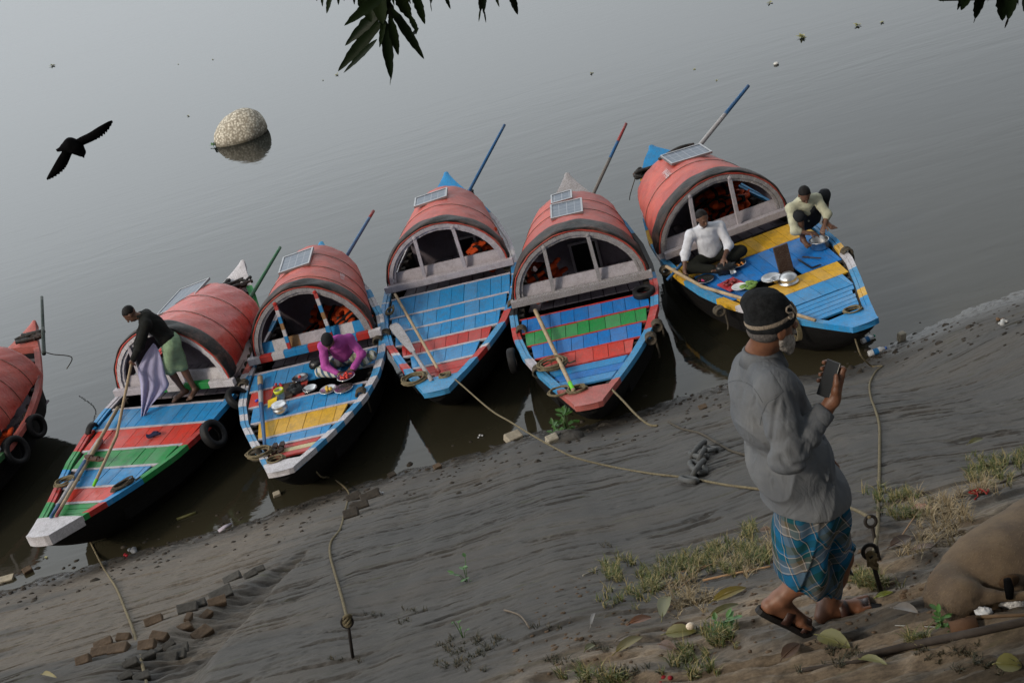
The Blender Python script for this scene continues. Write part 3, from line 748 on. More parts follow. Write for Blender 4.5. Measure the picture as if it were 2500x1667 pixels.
# boat 2, blue and white gunwale, yellow row
q2 = Z(580, 760, 3.733)
def c2f(a, b): x, y = q2(a, b); return ((x-560)*2.178, (y-480)*2.178)
c2 = cuts(2, [c2f(650, 465), c2f(650, 620), c2f(620, 770), c2f(580, 928), c2f(540, 1092), c2f(535, 1180), c2f(490, 1300), c2f(455, 1375)])
hl, hr2 = None, None
b2 = make_boat(2, *ENDS[2], WT, [(c2[0], c2[1], 'b'), (c2[1], c2[2], 'o', [(c2[1], c2[2], -.05, .72)]), (c2[2], c2[3], 'b'), (c2[3], c2[4], 'y'), (c2[4], c2[5], 'b')],
   segsn(.08, .99, 24, 'wl'), segsn(.08, .99, 24, 'lw'),
   'boat with one yellow deck row and blue and white striped gunwales', dict(tf=.405, tr=.13, wf=.84, wr=.58, hf=.86, hr=.60, hoops=(.2, .45, .75), posts=(-.42, .32)), 'l', 'w',
   stripes(11, 'wrwbbrbwbrw'), slats=[(c2[5]+.003, c2[6], 'rcr')], bowstyle=c2[7], fram='s', post_segs='rbwnbwr', sillc='bwnvvbwb')
# boat 3, plain blue rows
c3 = cuts(3, [(375, 920), (390, 1015), (385, 1095), (390, 1170), (380, 1237), (375, 1312), (395, 1375)])
b3 = make_boat(3, *ENDS[3], WT, [(c3[0], c3[1], 'b'), (c3[1], c3[2], 'b'), (c3[2], c3[3], 'b'), (c3[3], c3[4], 'r'), (c3[4], c3[5], 'b')],
   [(.17, 'l'), (.42, 'w'), (.47, 'b'), (.478, 'w'), (.54, 'b'), (.548, 'w'), (.65, 'b'), (.71, 'r'), (.80, 'l'), (.815, 'w'), (.86, 'r'), (1, 'l')],
   [(.17, 'l'), (.41, 'w'), (.47, 'l'), (.478, 'w'), (.62, 'b'), (.628, 'w'), (.70, 'b'), (.74, 'r'), (.757, 'w'), (.81, 'b'), (.845, 'r'), (1, 'l')],
   'boat with mostly blue deck rows, red row near the bow, lilac white cabin front', dict(tf=.425, tr=.16, wf=.88, wr=.57, hf=.77, hr=.54, hoops=(.45,), posts=(-.40, .30), door=(.05, .35, .30)), 'b', 'l', full, slats=[(c3[5]+.004, c3[6]+.012, 'rr')], fram='v', posts='v')
# boat 4, green row
c4 = cuts(4, [(430, 960), (450, 1027), (450, 1097), (450, 1170), (455, 1238), (490, 1335)])
b4 = make_boat(4, *ENDS[4], WT, [(c4[0], c4[1], 'q'), (c4[1], c4[2], 'g'), (c4[2], c4[3], 'q'), (c4[3], c4[4], 'o')],
   [(.25, 'l'), (.44, 'k'), (.475, 'b'), (.55, 'r'), (.60, 'l'), (.70, 'r'), (.90, 'l'), (1, 'f')], [(.25, 'l'), (.50, 'k'), (.56, 'l'), (.62, 'r'), (.72, 'l'), (.76, 'v'), (.9, 'l'), (1, 'f')],
   'boat with a green deck row among blue ones and a red bow plate', dict(tf=.46, tr=.16, wf=.90, wr=.62, hf=.80, hr=.47, hoops=(.5, .75), posts=(-.42, .30), roll=.22, door=(-.10, .28, .46), back=.6), 's', 'f', [(0, 1, 's')],
   slats=[(c4[4]+.004, c4[5], 'bqb')], line='r', bowstyle=.925, posts='s')
# boat 5, blue and yellow
c5 = cuts(5, [(600, 970), (665, 1045), (1020, 1125), (1090, 1182), (1150, 1240), (1235, 1335)])
w5 = [(t, w*1.04) for t, w in [(0, .02), (.03, .20), (.06, .33), (.1, .49), (.15, .64)]+WT[6:]]
b5 = make_boat(5, *ENDS[5], w5, [(c5[0], c5[1], 'y'), (c5[1], c5[2], 'q', [(c5[2]-.045, c5[2], -.42, .12)]), (c5[2], c5[3], 'y'), (c5[3], c5[4], 'b')],
   [(.49, 'l'), (.62, 'b'), (.66, 'y'), (.74, 'w'), (.84, 'l'), (.885, 'y'), (1, 'b')], [(.09, 'y'), (.15, 'l'), (.215, 'w'), (.26, 'l'), (.32, 'y'), (.37, 'l'), (.40, 'w'), (.46, 'l'), (.53, 'y'), (.66, 'l'), (.72, 'y'), (.76, 'w'), (.86, 'y'), (1, 'l')],
   'blue and yellow boat with two men preparing food on its deck, rightmost of the row', dict(tf=.405, tr=.145, cy=-.09, wf=.95, wr=.66, hf=.80, hr=.50, hoops=(.5,), posts=(-.42, .26), roll=.18, back=.8), 'b', 'b', full, slats=[(c5[4]+.003, c5[5], 'bbbbb')], line='', bowstyle=.935, fram='s', posts='v')
def panel_at(b, px, py, lx, ly, label, dz=.03, flat=.45):
    best = None; d0 = V3(ray(px, py))
    for i in range(14, 100, 3):
        for j in range(20, 81, 2):
            u, a = i/100, pi*j/100; p = b.M @ b.arch(u, a); v = p-V3(CPOS); e = (v-d0*v.dot(d0)).length
            if best is None or e < best[0]: best = (e, u, a)
    _, u, a = best; n = (b.arch(u, a+.05)-b.arch(u, a-.05)); n = Vector((0, -n.z, n.y)).normalized(); n = -n if n.z < 0 else n
    r = empty('solar_panel', b.M @ (b.arch(u, a)+n*dz), 0, label, 'solar panel', 'solar panels on the boat roofs'); roll = atan2(-n.y, n.z)*flat
    r.rotation_euler = (Matrix.Rotation(b.rz, 3, 'Z') @ Matrix.Rotation(roll, 3, 'X')).to_euler()
    m = MB(); m.box((0, 0, .012), (lx-.03, ly-.03, .012)); m.build('cells', CELLS, r)
    f = MB()
    for s in (-1, 1): f.box((s*(lx/2-.0125), 0, .010), (.025, ly, .034))
    for s in (-1, 1): f.box((0, s*(ly/2-.0125), .010), (lx-.051, .025, .034))
    f.build('frame', ALFR, r); return r
V3 = lambda q: Vector((float(q[0]), float(q[1]), float(q[2])))
panel_at(b1, 452, 727, .80, .58, 'solar panel on the glossy red roof of the boat with the bending man')
panel_at(b2, 727, 642, .56, .48, 'solar panel on the roof of the boat with the yellow deck row')
panel_at(b3, 1057, 489, .36, .53, 'solar panel on the roof of the boat with a lilac white cabin front')
panel_at(b4, 1383, 517, .50, .46, 'larger front panel of the two on the roof of the green row boat')
panel_at(b4, 1372, 488, .32, .32, 'smaller rear panel of the two on the roof of the green row boat')
panel_at(b5, 1674, 385, .44, .64, 'solar panel on the roof of the blue and yellow boat')
def roof_text(b, txt, px, py, size, mirror=False, up=1):
    """white number painted on a roof, mapped onto its curve"""
    cu = bpy.data.curves.new('tmp', 'FONT'); cu.body = txt; cu.size = 1; cu.align_x = 'CENTER'; cu.align_y = 'CENTER'; cu.resolution_u = 3; o = bpy.data.objects.new('tmp', cu); COL.objects.link(o)
    dg = bpy.context.evaluated_depsgraph_get(); me = bpy.data.meshes.new_from_object(o.evaluated_get(dg)); bpy.data.objects.remove(o)
    best = None; d0 = V3(ray(px, py))
    for i in range(10, 96, 2):
        for j in range(4, 97, 1):
            p = b.M @ b.arch(i/100, pi*j/100); v = p-V3(CPOS); e = (v-d0*v.dot(d0)).length+.002*v.length
            if best is None or e < best[0]: best = (e, i/100, pi*j/100)
    _, u0, a0 = best; L_ = abs(b.tf-b.tr)*b.L; mbt = MB(); vs = []
    for v in me.vertices:
        dx, dy = v.co.x*size*.8, v.co.y*size*1.15; du = (dx if not mirror else -dx)*-1/L_*-1 if False else -dx/L_*up; da = dy*up/(b.wf*.95)
        vs.append(b.arch(u0+du, a0-da, .036, .036))
    mbt.add(vs, [list(p.vertices) for p in me.polygons]); r = [c for c in b.root.children if c.name.startswith('cabin_roof')][0]
    mbt.build('painted_number', plain('white_stencil_paint', (.55, .5, .52), .7, .25, 40, 0), r)
roof_text(b2, 'W1883', 833, 681, .085, up=-1)
roof_text(b5, 'W446', 1630, 427, .15, up=1)
roof_text(b5, '446', 1748, 386, .11, up=-1)
# ------------------------------------------------------------------ the tree over the bank: trunk behind the camera, crown overhead, sprays of long leaves in the top of the view
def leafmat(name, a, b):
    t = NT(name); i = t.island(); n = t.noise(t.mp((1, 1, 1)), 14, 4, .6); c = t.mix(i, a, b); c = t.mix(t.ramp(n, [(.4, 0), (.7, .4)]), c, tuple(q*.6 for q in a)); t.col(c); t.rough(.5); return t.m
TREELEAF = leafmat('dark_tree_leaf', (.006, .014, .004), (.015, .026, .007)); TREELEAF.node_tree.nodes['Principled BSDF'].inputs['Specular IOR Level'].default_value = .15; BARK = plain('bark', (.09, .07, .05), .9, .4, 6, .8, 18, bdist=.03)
tree = empty('tree', (1.5, -4.2, gz(1.5, -4.2)), 0, 'overhanging tree whose long dark drooping leaves hang into the top of the photo', 'tree')
TO = Vector(tree.location)
tb = MB(); limbs = []
tb.tube(spline([(0, 0, -.3), (.1, .1, 1.5), (-.1, .4, 3.2), (.2, .9, 5.0)], 5), [.42-.012*i for i in range(16)], 12)
rt = random.Random(3)
for i in range(9):
    a = rt.uniform(-.6, pi+.6); z0 = rt.uniform(2.8, 5); L = rt.uniform(5, 9)
    p0 = Vector((0, .5, z0)); p1 = p0+Vector((cos(a)*L*.4, sin(a)*L*.4, 1.7)); p2 = p0+Vector((cos(a)*L, sin(a)*L, 2.0+rt.uniform(-.3, 1)))
    s_ = spline([p0, p1, p2], 6); tb.tube(s_, [.17*(1-j/len(s_)*.85) for j in range(len(s_))], 7); limbs.append(s_)
tb.build('trunk', BARK, tree)
def lanceleaf(mb, a, b, wid, normal, wave=.06, ph=0, n=12, bend=0, fold=.3, shape=1.0, tipcurl=0):
    a, b = Vector(a), Vector(b); d = b-a; L = d.length; d.normalize(); s = d.cross(normal).normalized(); nn = s.cross(d)
    P = []
    for i in range(n+1):
        t = i/n; w = wid/2*(sin(pi*min(1, t**.8*.98+.015))**.75)*(1 if t < .97 else .4)
        w *= 1+wave*sin(t*26+ph)+wave*.7*sin(t*47+ph*2)
        c = a+d*L*t+nn*bend*sin(pi*t)*L+s*tipcurl*max(0, t-.7)**2*L*3
        P.append([c-s*w+nn*w*fold, c-s*w*.5+nn*w*fold*.4, c, c+s*w*.5+nn*w*fold*.4, c+s*w*(1+wave*.8*sin(t*33+ph*3))+nn*w*fold])
    mb.grid(P, 0, True)
cm = MB(); rc = random.Random(11)
GAPS = [(GW(2430, 1265), .95), (GW(2190, 1445), .55), (GW(1650, 1595), .5), (GW(1500, 1320), .4), (GW(1900, 1480), .3)]
def clump(c, n, rad):
    w = Vector(c)+TO
    for g_, r_ in GAPS:      # openings cut so the low sun lands on chosen spots of the bank
        v = w-g_
        if (v-sd*v.dot(sd)).length < r_+.35: return
    for _ in range(n):
        p = Vector(c)+Vector((rc.gauss(0, rad), rc.gauss(0, rad), rc.gauss(0, rad*.5)))
        d = Vector((rc.uniform(-1, 1), rc.uniform(-1, 1), rc.uniform(-1.6, -.1))).normalized(); s = d.cross(Vector((rc.uniform(-1, 1), rc.uniform(-1, 1), rc.uniform(0, 1)))).normalized(); L = rc.uniform(.2, .34); w = .045
        cm.add([p, p+d*L*.45+s*w, p+d*L, p+d*L*.45-s*w], [(0, 1, 2, 3)])
CANO = [(-9.5, 13), (-7.5, 5.8)]
for i in range(175):      # unseen clumps added far left to keep the low sun off the bank
    x, y = rc.uniform(-17, -8), rc.uniform(-8, 4.2); clump((x-TO.x, y-TO.y, rc.uniform(10.8, 14)-TO.z), 44, .45)
for i in range(900):
    if i % 3 == 0: x, y = rc.uniform(-.5, 8), rc.uniform(-4, 4.6); clump((x-TO.x, y-TO.y, rc.uniform(10.0, 12)-TO.z), 40, .40)  # extra low clumps added out of view to darken the right foreground
    x = rc.uniform(-8.5, 13); y = rc.uniform(-8.5, 9.3); 
    if vnoise(np.array(x*.55), np.array(y*.55), 91) < .26: continue
    z = 10.8+2.6*rc.random()+.10*max(0, -y)+.02*x*x*.3
    if x < -4 and rc.random() < .4: continue
    clump((x-TO.x, y-TO.y, z-TO.z), 44, .42)
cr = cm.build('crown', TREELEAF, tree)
q = Z(760, 0, 4.3556); fwd = Vector(FW)
V_ = Vector
def hang(name, specs, dist, q, anchor, jit=.03):
    hb = MB()
    for i, (x0, y0, x1, y1, w, kw) in enumerate(specs):
        dd = dist+((i*37) % 11-5)*jit; a = aty(*q(x0, y0), dd); b = aty(*q(x1, y1), dd+.03*((i*13) % 5-2)); k = (Vector(b)-Vector(CPOS)).length/FPX
        lanceleaf(hb, a-TO, b-TO, w*k/(q(1, 0)[0]-q(0, 0)[0])**-1 if False else w*(q(1, 0)[0]-q(0, 0)[0])*k, -fwd+Vector((.2*sin(i*2.1), 0, .2*cos(i*1.7))), ph=i*1.3, n=22, **kw)
    for (pts, r) in anchor:
        k = dist/FPX; hb.tube([aty(*q(*p), dist)-TO for p in pts], r*k, 6, caps=True)
    e = aty(*q(*anchor[-1][0][0]), dist); m_ = aty(*q(*anchor[-1][0][-1]), dist)      # the twig runs up and back into the crown
    hb.tube(spline([V_(m_-TO), V_(m_-TO)+Vector((.25, -.1, .35)), V_(m_-TO)+Vector((.3, -.9, 1.3)), V_(m_-TO)+Vector((-.2, -2.2, 3.0))], 8), [.012+.0012*i for i in range(25)], 7)
    for k_ in range(60):
        t_ = k_/60; b_ = V_(m_-TO).lerp(V_(m_-TO)+Vector((.1, -1.4, 2.3)), .25+t_*.75); lanceleaf(hb, b_, b_+Vector((rc.uniform(-.15, .15), rc.uniform(-.1, .1), -.18)), .035, Vector((0, -1, .3)), n=6)
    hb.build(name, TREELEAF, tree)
S1 = [(800, -70, 350, 277, 120, {}), (800, 30, 358, 490, 115, {}), (770, 180, 283, 762, 128, {}), (700, 420, 343, 778, 60, {}), (770, 200, 850, 850, 118, {}), (846, 820, 838, 912, 12, dict(wave=0)), (835, 180, 925, 590, 95, dict()), (850, 90, 1200, 632, 105, {}),
      (900, -120, 1060, 215, 130, {}), (1040, 160, 1140, 360, 60, dict(tipcurl=.5)), (1140, 300, 1045, 408, 36, {}), (1090, -120, 1208, 262, 95, {}), (560, -120, 640, 240, 190, {}), (850, 40, 846, 260, 70, {}), (700, -120, 760, 260, 160, {}), (780, 180, 727, 510, 60, {}),
      (40, -90, 60, 15, 30, {}), (110, -90, 120, 75, 34, {}), (220, -110, 163, 148, 60, {}), (285, -90, 289, 58, 34, {}), (345, -90, 351, 18, 28, {}), (450, -90, 458, 54, 30, {}), (850, -90, 882, 66, 30, {}), (1010, -90, 1058, 48, 40, {}), (1080, -90, 1082, 46, 26, {}),
      (1275, -100, 1270, 50, 42, {}), (1268, 30, 1281, 130, 14, dict(wave=0)), (1400, -110, 1480, 102, 44, {}), (1800, -110, 1800, 130, 60, {}), (1800, 90, 1781, 236, 20, {}), (1840, -110, 1832, 150, 56, {}), (1836, 110, 1858, 248, 18, {}), (1940, -100, 2000, 80, 34, {}), (2100, -110, 2196, 160, 76, {})]
hang('hanging_leaf_spray', S1, 3.7, q, [([(830, -160), (810, 0), (795, 120), (770, 200), (735, 250)], 7), ([(860, -100), (825, 20), (850, 70)], 5), ([(-60, -140), (800, -150), (1500, -160), (2300, -130)], 16)])
q2_ = Z(2250, 0, 9.408)
S2 = [(540, -260, 492, 72, 40, {}), (980, -250, 820, 242, 130, {}), (1120, -280, 903, 246, 230, {}), (1380, -300, 1230, 440, 250, {}), (1245, 380, 1190, 545, 22, dict(wave=0)), (1600, -300, 1515, 66, 22, {}), (1850, -380, 1858, 486, 330, {}), (2090, -400, 1985, 460, 300, {}), (1990, 400, 1908, 660, 60, {}), (2150, -330, 2218, 130, 70, {}), (2420, -300, 2340, 275, 220, {})]
hang('hanging_leaf_spray', S2, 3.3, q2_, [([(400, -230), (1400, -250), (2500, -290)], 30)], jit=.001)
# ------------------------------------------------------------------ people
def skinm(name, c): 
    t = NT(name); n = t.noise(t.mp((1, 1, 1)), 18, 5, .6); cc = t.mix(t.ramp(n, [(.3, 0), (.7, 1)]), tuple(q*.72 for q in c), tuple(q*1.15 for q in c)); t.col(cc); t.rough(.5)
    t.b.inputs['Subsurface Weight'].default_value = .04; t.b.inputs['Subsurface Radius'].default_value = (.01, .004, .002)
    n2 = t.noise(t.mp((1, 1, 1)), 120, 3, .6); t.bump(n2, .25, .001); return t.m
def cloth(name, c, var=.25, wr=.5, scale=7): 
    t = NT(name); n = t.noise(t.mp((1, 1, .6)), scale, 5, .6, 1.2); f = t.noise(t.mp((1, 1, 1)), 160, 2, .5); cc = t.mix(t.ramp(n, [(.3, 0), (.7, 1)]), tuple(q*(1-var) for q in c), c); t.col(cc); t.rough(.9); t.b.inputs['Specular IOR Level'].default_value = .15; nb = t.bump(n, wr, .02); t.bump(f, .3, .001, nb); return t.m
SKIN = skinm('brown_skin', (.17, .072, .038)); SKIND = skinm('dark_brown_skin', (.115, .056, .034)); HAIR = plain('black_hair', (.007, .006, .006), .7, .4, 60, .8, 90, bdist=.006)
V = Vector
def arr(v): return np.array([v[0], v[1], v[2]], float)
def fr(fwd, up=(0, 0, 1)):
    f = V(fwd).normalized(); u = V(up); s = f.cross(u).normalized(); u = s.cross(f); return f, s, u      # s = the figure's right
def add_hand(sd, w, d, palm, sc=1.0, curl=.6, side=1, spread=1.0):
    """w wrist, d towards the fingers, palm = the way the palm faces, side=+1 thumb on d x palm side"""
    w, d, palm = V(w), V(d).normalized(), V(palm).normalized(); a = d.cross(palm).normalized()*side; palm = (palm-d*palm.dot(d)).normalized()
    R_ = np.stack([arr(d), arr(a), arr(palm)], 1)
    sd.ell(arr(w+d*.048*sc), np.array([.052, .040, .017])*sc, .010*sc, R_)
    sd.cone(arr(w-d*.02*sc), arr(w+d*.03*sc), .024*sc, .026*sc, .012*sc)
    for i, (o, L, r) in enumerate([(.030, .074, .0092), (.010, .082, .0095), (-.010, .076, .0090), (-.029, .060, .0082)]):
        b = w+d*.085*sc+a*o*sc*spread; c = curl*(1+.12*i); d1 = (d*cos(c*.6)+palm*sin(c*.6)+a*o*2.0*spread).normalized(); d2 = (d*cos(c*1.5)+palm*sin(c*1.5)).normalized()
        m = b+d1*L*.5*sc; sd.chain([arr(b-d*.01*sc), arr(m), arr(m+d2*L*.5*sc)], [r*sc*1.05, r*sc, r*sc*.8], .004*sc)
    t0 = w+d*.025*sc+a*.030*sc; t1 = t0+(d*.6+a*.75+palm*.3).normalized()*.038*sc; t2 = t1+(d*.95+a*.1+palm*.35*curl).normalized()*.034*sc
    sd.chain([arr(t0), arr(t1), arr(t2)], [.014*sc, .011*sc, .0085*sc], .006*sc)
def add_head(sd, c, f, s, u, sc=1.0, ears=True):
    R_ = np.stack([arr(f), arr(s), arr(u)], 1); E_ = lambda o, r, k=.012: sd.ell(arr(c+(f*o[0]+s*o[1]+u*o[2])*sc), np.array(r)*sc, k*sc, R_)
    E_((-.008, 0, .022), (.094, .074, .088)); E_((.030, 0, -.045), (.058, .055, .060), .03); E_((.045, 0, -.085), (.028, .030, .022), .025)
    E_((.083, 0, .012), (.018, .040, .012), .02)                       # brow
    sd.cone(arr(c+(f*.088+u*.005)*sc), arr(c+(f*.112-u*.030)*sc), .008*sc, .014*sc, .012*sc)    # nose
    for q in (-1, 1): E_((.104, q*.012, -.034), (.010, .009, .008), .006); sd.cut(arr(c+(f*.094+s*q*.032-u*.004)*sc), np.array([.012, .017, .009])*sc, .012*sc, R_)
    for q in (-1, 1): E_((.078, q*.032, -.004), (.013, .013, .010), .005)
    E_((.088, 0, -.058), (.012, .024, .006), .006); E_((.086, 0, -.069), (.012, .021, .007), .006)
    if ears:
        for q in (-1, 1): E_((-.002, q*.077, -.010), (.020, .008, .032), .008); E_((.008, q*.082, -.008), (.010, .006, .02), .004)
def figure(label, O, J, f, h, skin, shirt, bottom, hair='short', sc=1.0, headdir=None, headup=(0, 0, 1), sleeve='long', shirt_open=0, shorts=False, hands=(), hairmat=None, tr=(.155, .115), parent_extra=None, shin_cover=False, feet=True, armr=1.0, legr=1.0, head=True, capf=None):
    """J holds joints in metres round O; a body grown as one skin, clothes as children"""
    O = V(O); P = {k: V(v) for k, v in J.items()}; hf, hs, hu = fr(headdir or f, headup); bf, bs, bu = fr(f)
    body = SD(); axis = (P['neck']-P['pelvis']).normalized(); R_ = lambda ax: np.stack([arr(ax.cross(bs.cross(ax).normalized()*-1).normalized()*0+bs.cross(ax).normalized()), arr(bs), arr(ax)], 1)
    RT_ = np.stack([arr(axis.cross(bs).normalized()), arr(bs), arr(axis)], 1)
    chest = P.get('chest', P['pelvis'].lerp(P['neck'], .66)); a0 = arr
    body.ell(a0(P['pelvis']), np.array([.10, .14, .11])*sc, .05*sc, RT_); body.ell(a0(chest), np.array([.10, .15, .17])*sc, .06*sc, RT_)
    body.cone(a0(P['neck']-axis*.05*sc), a0(P['head']-hu*.04*sc), .056*sc, .050*sc, .03*sc)
    add_head(body, P['head'], hf, hs, hu, sc)
    for q in 'LR':
        body.chain([a0(P['sh'+q]), a0(P['el'+q]), a0(P['wr'+q])], [.050*sc*armr, .040*sc*armr, .026*sc*armr], .02*sc)
        body.cone(a0(P['neck']-axis*.07*sc), a0(P['sh'+q]), .05*sc, .05*sc, .04*sc)
        hd = P.get('hd'+q); d = (hd-P['wr'+q]) if hd else (P['wr'+q]-P['el'+q]); pal = P.get('pl'+q, V((0, 0, -1)))
        add_hand(body, P['wr'+q], d, pal, sc*.98, P.get('cu'+q, V((.7, 0, 0))).x, 1 if q == 'L' else -1)
        body.chain([a0(P['hip'+q]), a0(P['kn'+q]), a0(P['an'+q])], [.078*sc*legr, .054*sc*legr, .034*sc*legr], .03*sc)
        m = P['kn'+q].lerp(P['an'+q], .3); body.ell(a0(m), np.array([.045, .045, .08])*sc*legr, .03*sc, np.stack([arr(V((P['an'+q]-P['kn'+q])).orthogonal().normalized()), arr((P['an'+q]-P['kn'+q]).normalized().cross((P['an'+q]-P['kn'+q]).orthogonal().normalized())), arr((P['an'+q]-P['kn'+q]).normalized())], 1))
        toe = P['to'+q]; an = P['an'+q]; fd = (toe-an); fd = (fd-V((0, 0, fd.z))*0).normalized(); heel = P.get('he'+q, an-fd*.035*sc-V((0, 0, .035*sc)))
        body.cone(a0(an), a0(heel), .032*sc, .028*sc, .02*sc); ball = heel.lerp(toe, .72); body.cone(a0(heel), a0(ball), .028*sc, .026*sc, .02*sc); body.cone(a0(an), a0(ball), .03*sc, .022*sc, .03*sc)
        sd_ = fd.cross(V((0, 0, 1))).normalized(); tdir = (toe-ball).normalized()
        body.cone(a0(ball-sd_*.022*sc), a0(ball+sd_*.022*sc), .020*sc, .020*sc, .015*sc)
        for i in range(5):
            o = (i-2)*.0165*sc; b_ = ball+sd_*o+tdir*.012*sc; big = i if q == 'L' else 4-i; L = (.052-.006*big)*sc; body.cone(a0(b_), a0(b_+tdir*L), .0115*sc*(1.2 if big == 0 else 1), .0095*sc*(1.25 if big == 0 else 1), .004*sc)
    bo = sdobj('person', body, h, skin, None, loc=O)
    tag(bo, label, 'person')
    def wr(P_, amp, f1=9): return amp*(fbm(P_[..., 0]*f1+P_[..., 2]*f1*.7, P_[..., 1]*f1+P_[..., 2]*f1*1.1, 3, 5)-.45)*2
    if shirt:
        sd = SD(); k = .06*sc; tw, td = tr
        sd.ell(a0(P['pelvis']+axis*.08*sc), np.array([td*1.02, tw*.98, .16])*sc, k, RT_); sd.ell(a0(chest), np.array([td, tw, .2])*sc, k, RT_)
        sd.ell(a0(P['neck']-axis*.07*sc), np.array([td*.8, tw*1.0, .06])*sc, k, RT_)
        for q in 'LR':
            sd.cone(a0(P['neck']-axis*.04*sc), a0(P['sh'+q]), .055*sc, .066*sc, .04*sc)
            e = P['el'+q]; w = P['wr'+q]
            if sleeve == 'long': sd.chain([a0(P['sh'+q]), a0(e), a0(e.lerp(w, .86))], [.068*sc, .056*sc, .040*sc], .03*sc)
            elif sleeve == 'elbow': sd.chain([a0(P['sh'+q]), a0(e), a0(e.lerp(w, .30))], [.070*sc, .058*sc, .050*sc], .03*sc)
            sd.ell(a0(e), np.array([.060, .060, .060])*sc, .02*sc)
        hem = P['pelvis']-axis*.04*sc; ax_ = arr(axis)
        cl = lambda P_: np.where(np.linalg.norm(P_-arr(P['pelvis']), axis=-1) < .33*sc, -((P_-arr(hem))@ax_), -9)
        so = sdobj('shirt', sd, h, shirt, bo, disp=lambda P_: wr(P_, .010*sc), pad=.05)
        # collar
        cb = MB(); n_ = 16; top = []; c0 = P['neck']
        Pg = []
        for i in range(n_+1):
            a = pi*.16+2*pi*.84*i/n_*1.0; dv = bf*cos(a)+bs*sin(a); Pg.append([c0+dv*.060*sc-axis*.01*sc, c0+dv*.056*sc+axis*.028*sc, c0+dv*.064*sc+axis*.026*sc, c0+dv*.082*sc-axis*.012*sc])
        cb.grid(Pg, 0, True); cb.build('collar', shirt, so, solid=.004*sc)
    if bottom:
        sd = SD(); k = .05*sc; sd.ell(a0(P['pelvis']), np.array([.125, .165, .125])*sc, k, RT_)
        for q in 'LR':
            hp, kn, an = P['hip'+q], P['kn'+q], P['an'+q]
            if shorts: sd.chain([a0(hp), a0(hp.lerp(kn, .98))], [.10*sc, .088*sc], k)
            else: sd.chain([a0(hp), a0(kn), a0(kn.lerp(an, .86))], [.095*sc, .074*sc, .056*sc], .03*sc)
        if shorts: 
            m = P['knL'].lerp(P['knR'], .5); sd.cone(a0(P['pelvis']), a0(P['pelvis'].lerp(m, .85)), .11*sc, .09*sc, .08*sc)
        sdobj('lungi' if shorts else 'trousers', sd, h, bottom, bo, disp=lambda P_: wr(P_, .012*sc, 7), pad=.05)
    if hair:
        sd = SD(); c = P['head']; RH = np.stack([arr(hf), arr(hs), arr(hu)], 1)
        if hair == 'short': sd.ell(arr(c+(-hf*.014+hu*.032)*sc), np.array([.094, .079, .084])*sc, .01, RH); nrm = arr((hu*.75-hf*.65).normalized()); off = arr(c+(hu*.030+hf*.018)*sc)
        else: sd.ell(arr(c+(-hf*.008+hu*.040)*sc), np.array([.106, .088, .088])*sc, .01, RH); nrm = arr((hu*.95-hf*.2).normalized()); off = arr(c+(hu*.022)*sc)
        sdobj('hair' if hair == 'short' else 'cap', sd, h*.8, hairmat or HAIR, bo, clip=lambda P_: -((P_-off)@nrm), disp=lambda P_: wr(P_, .003*sc, 60))
    return bo
Jv = lambda d: {k: V(v) for k, v in d.items()}

# white shirt man, cross-legged on the blue and yellow boat
B_ = atz(1742, 640, .615); figure('man in a white shirt sitting cross-legged on the yellow deck row, holding a blue pole', B_, Jv(dict(pelvis=(0, .02, .11), chest=(-.02, -.01, .38), neck=(-.035, -.03, .58), head=(-.045, -.09, .715),
  shR=(-.235, -.03, .50), elR=(-.36, -.06, .27), wrR=(-.44, -.22, .11), hdR=(-.46, -.30, .07), plR=(.3, -.6, -.6), shL=(.175, -.02, .50), elL=(.225, -.14, .25), wrL=(.10, -.31, .17), hdL=(.04, -.37, .12), plL=(0, .1, -1), cuR=(1.5, 0, 0),
  hipR=(-.10, -.02, .10), knR=(-.37, -.16, .09), anR=(-.02, -.33, .05), toR=(.16, -.36, .035), hipL=(.10, -.02, .10), knL=(.38, -.10, .10), anL=(.06, -.27, .07), toL=(-.12, -.33, .05))),
  (.15, -1, 0), .0095, SKIND, cloth('white_cotton', (.62, .64, .70), .18, .9), cloth('black_trousers_cloth', (.014, .015, .012)), headdir=(.25, -1, -.25), sleeve='elbow', tr=(.165, .13), legr=1.1)
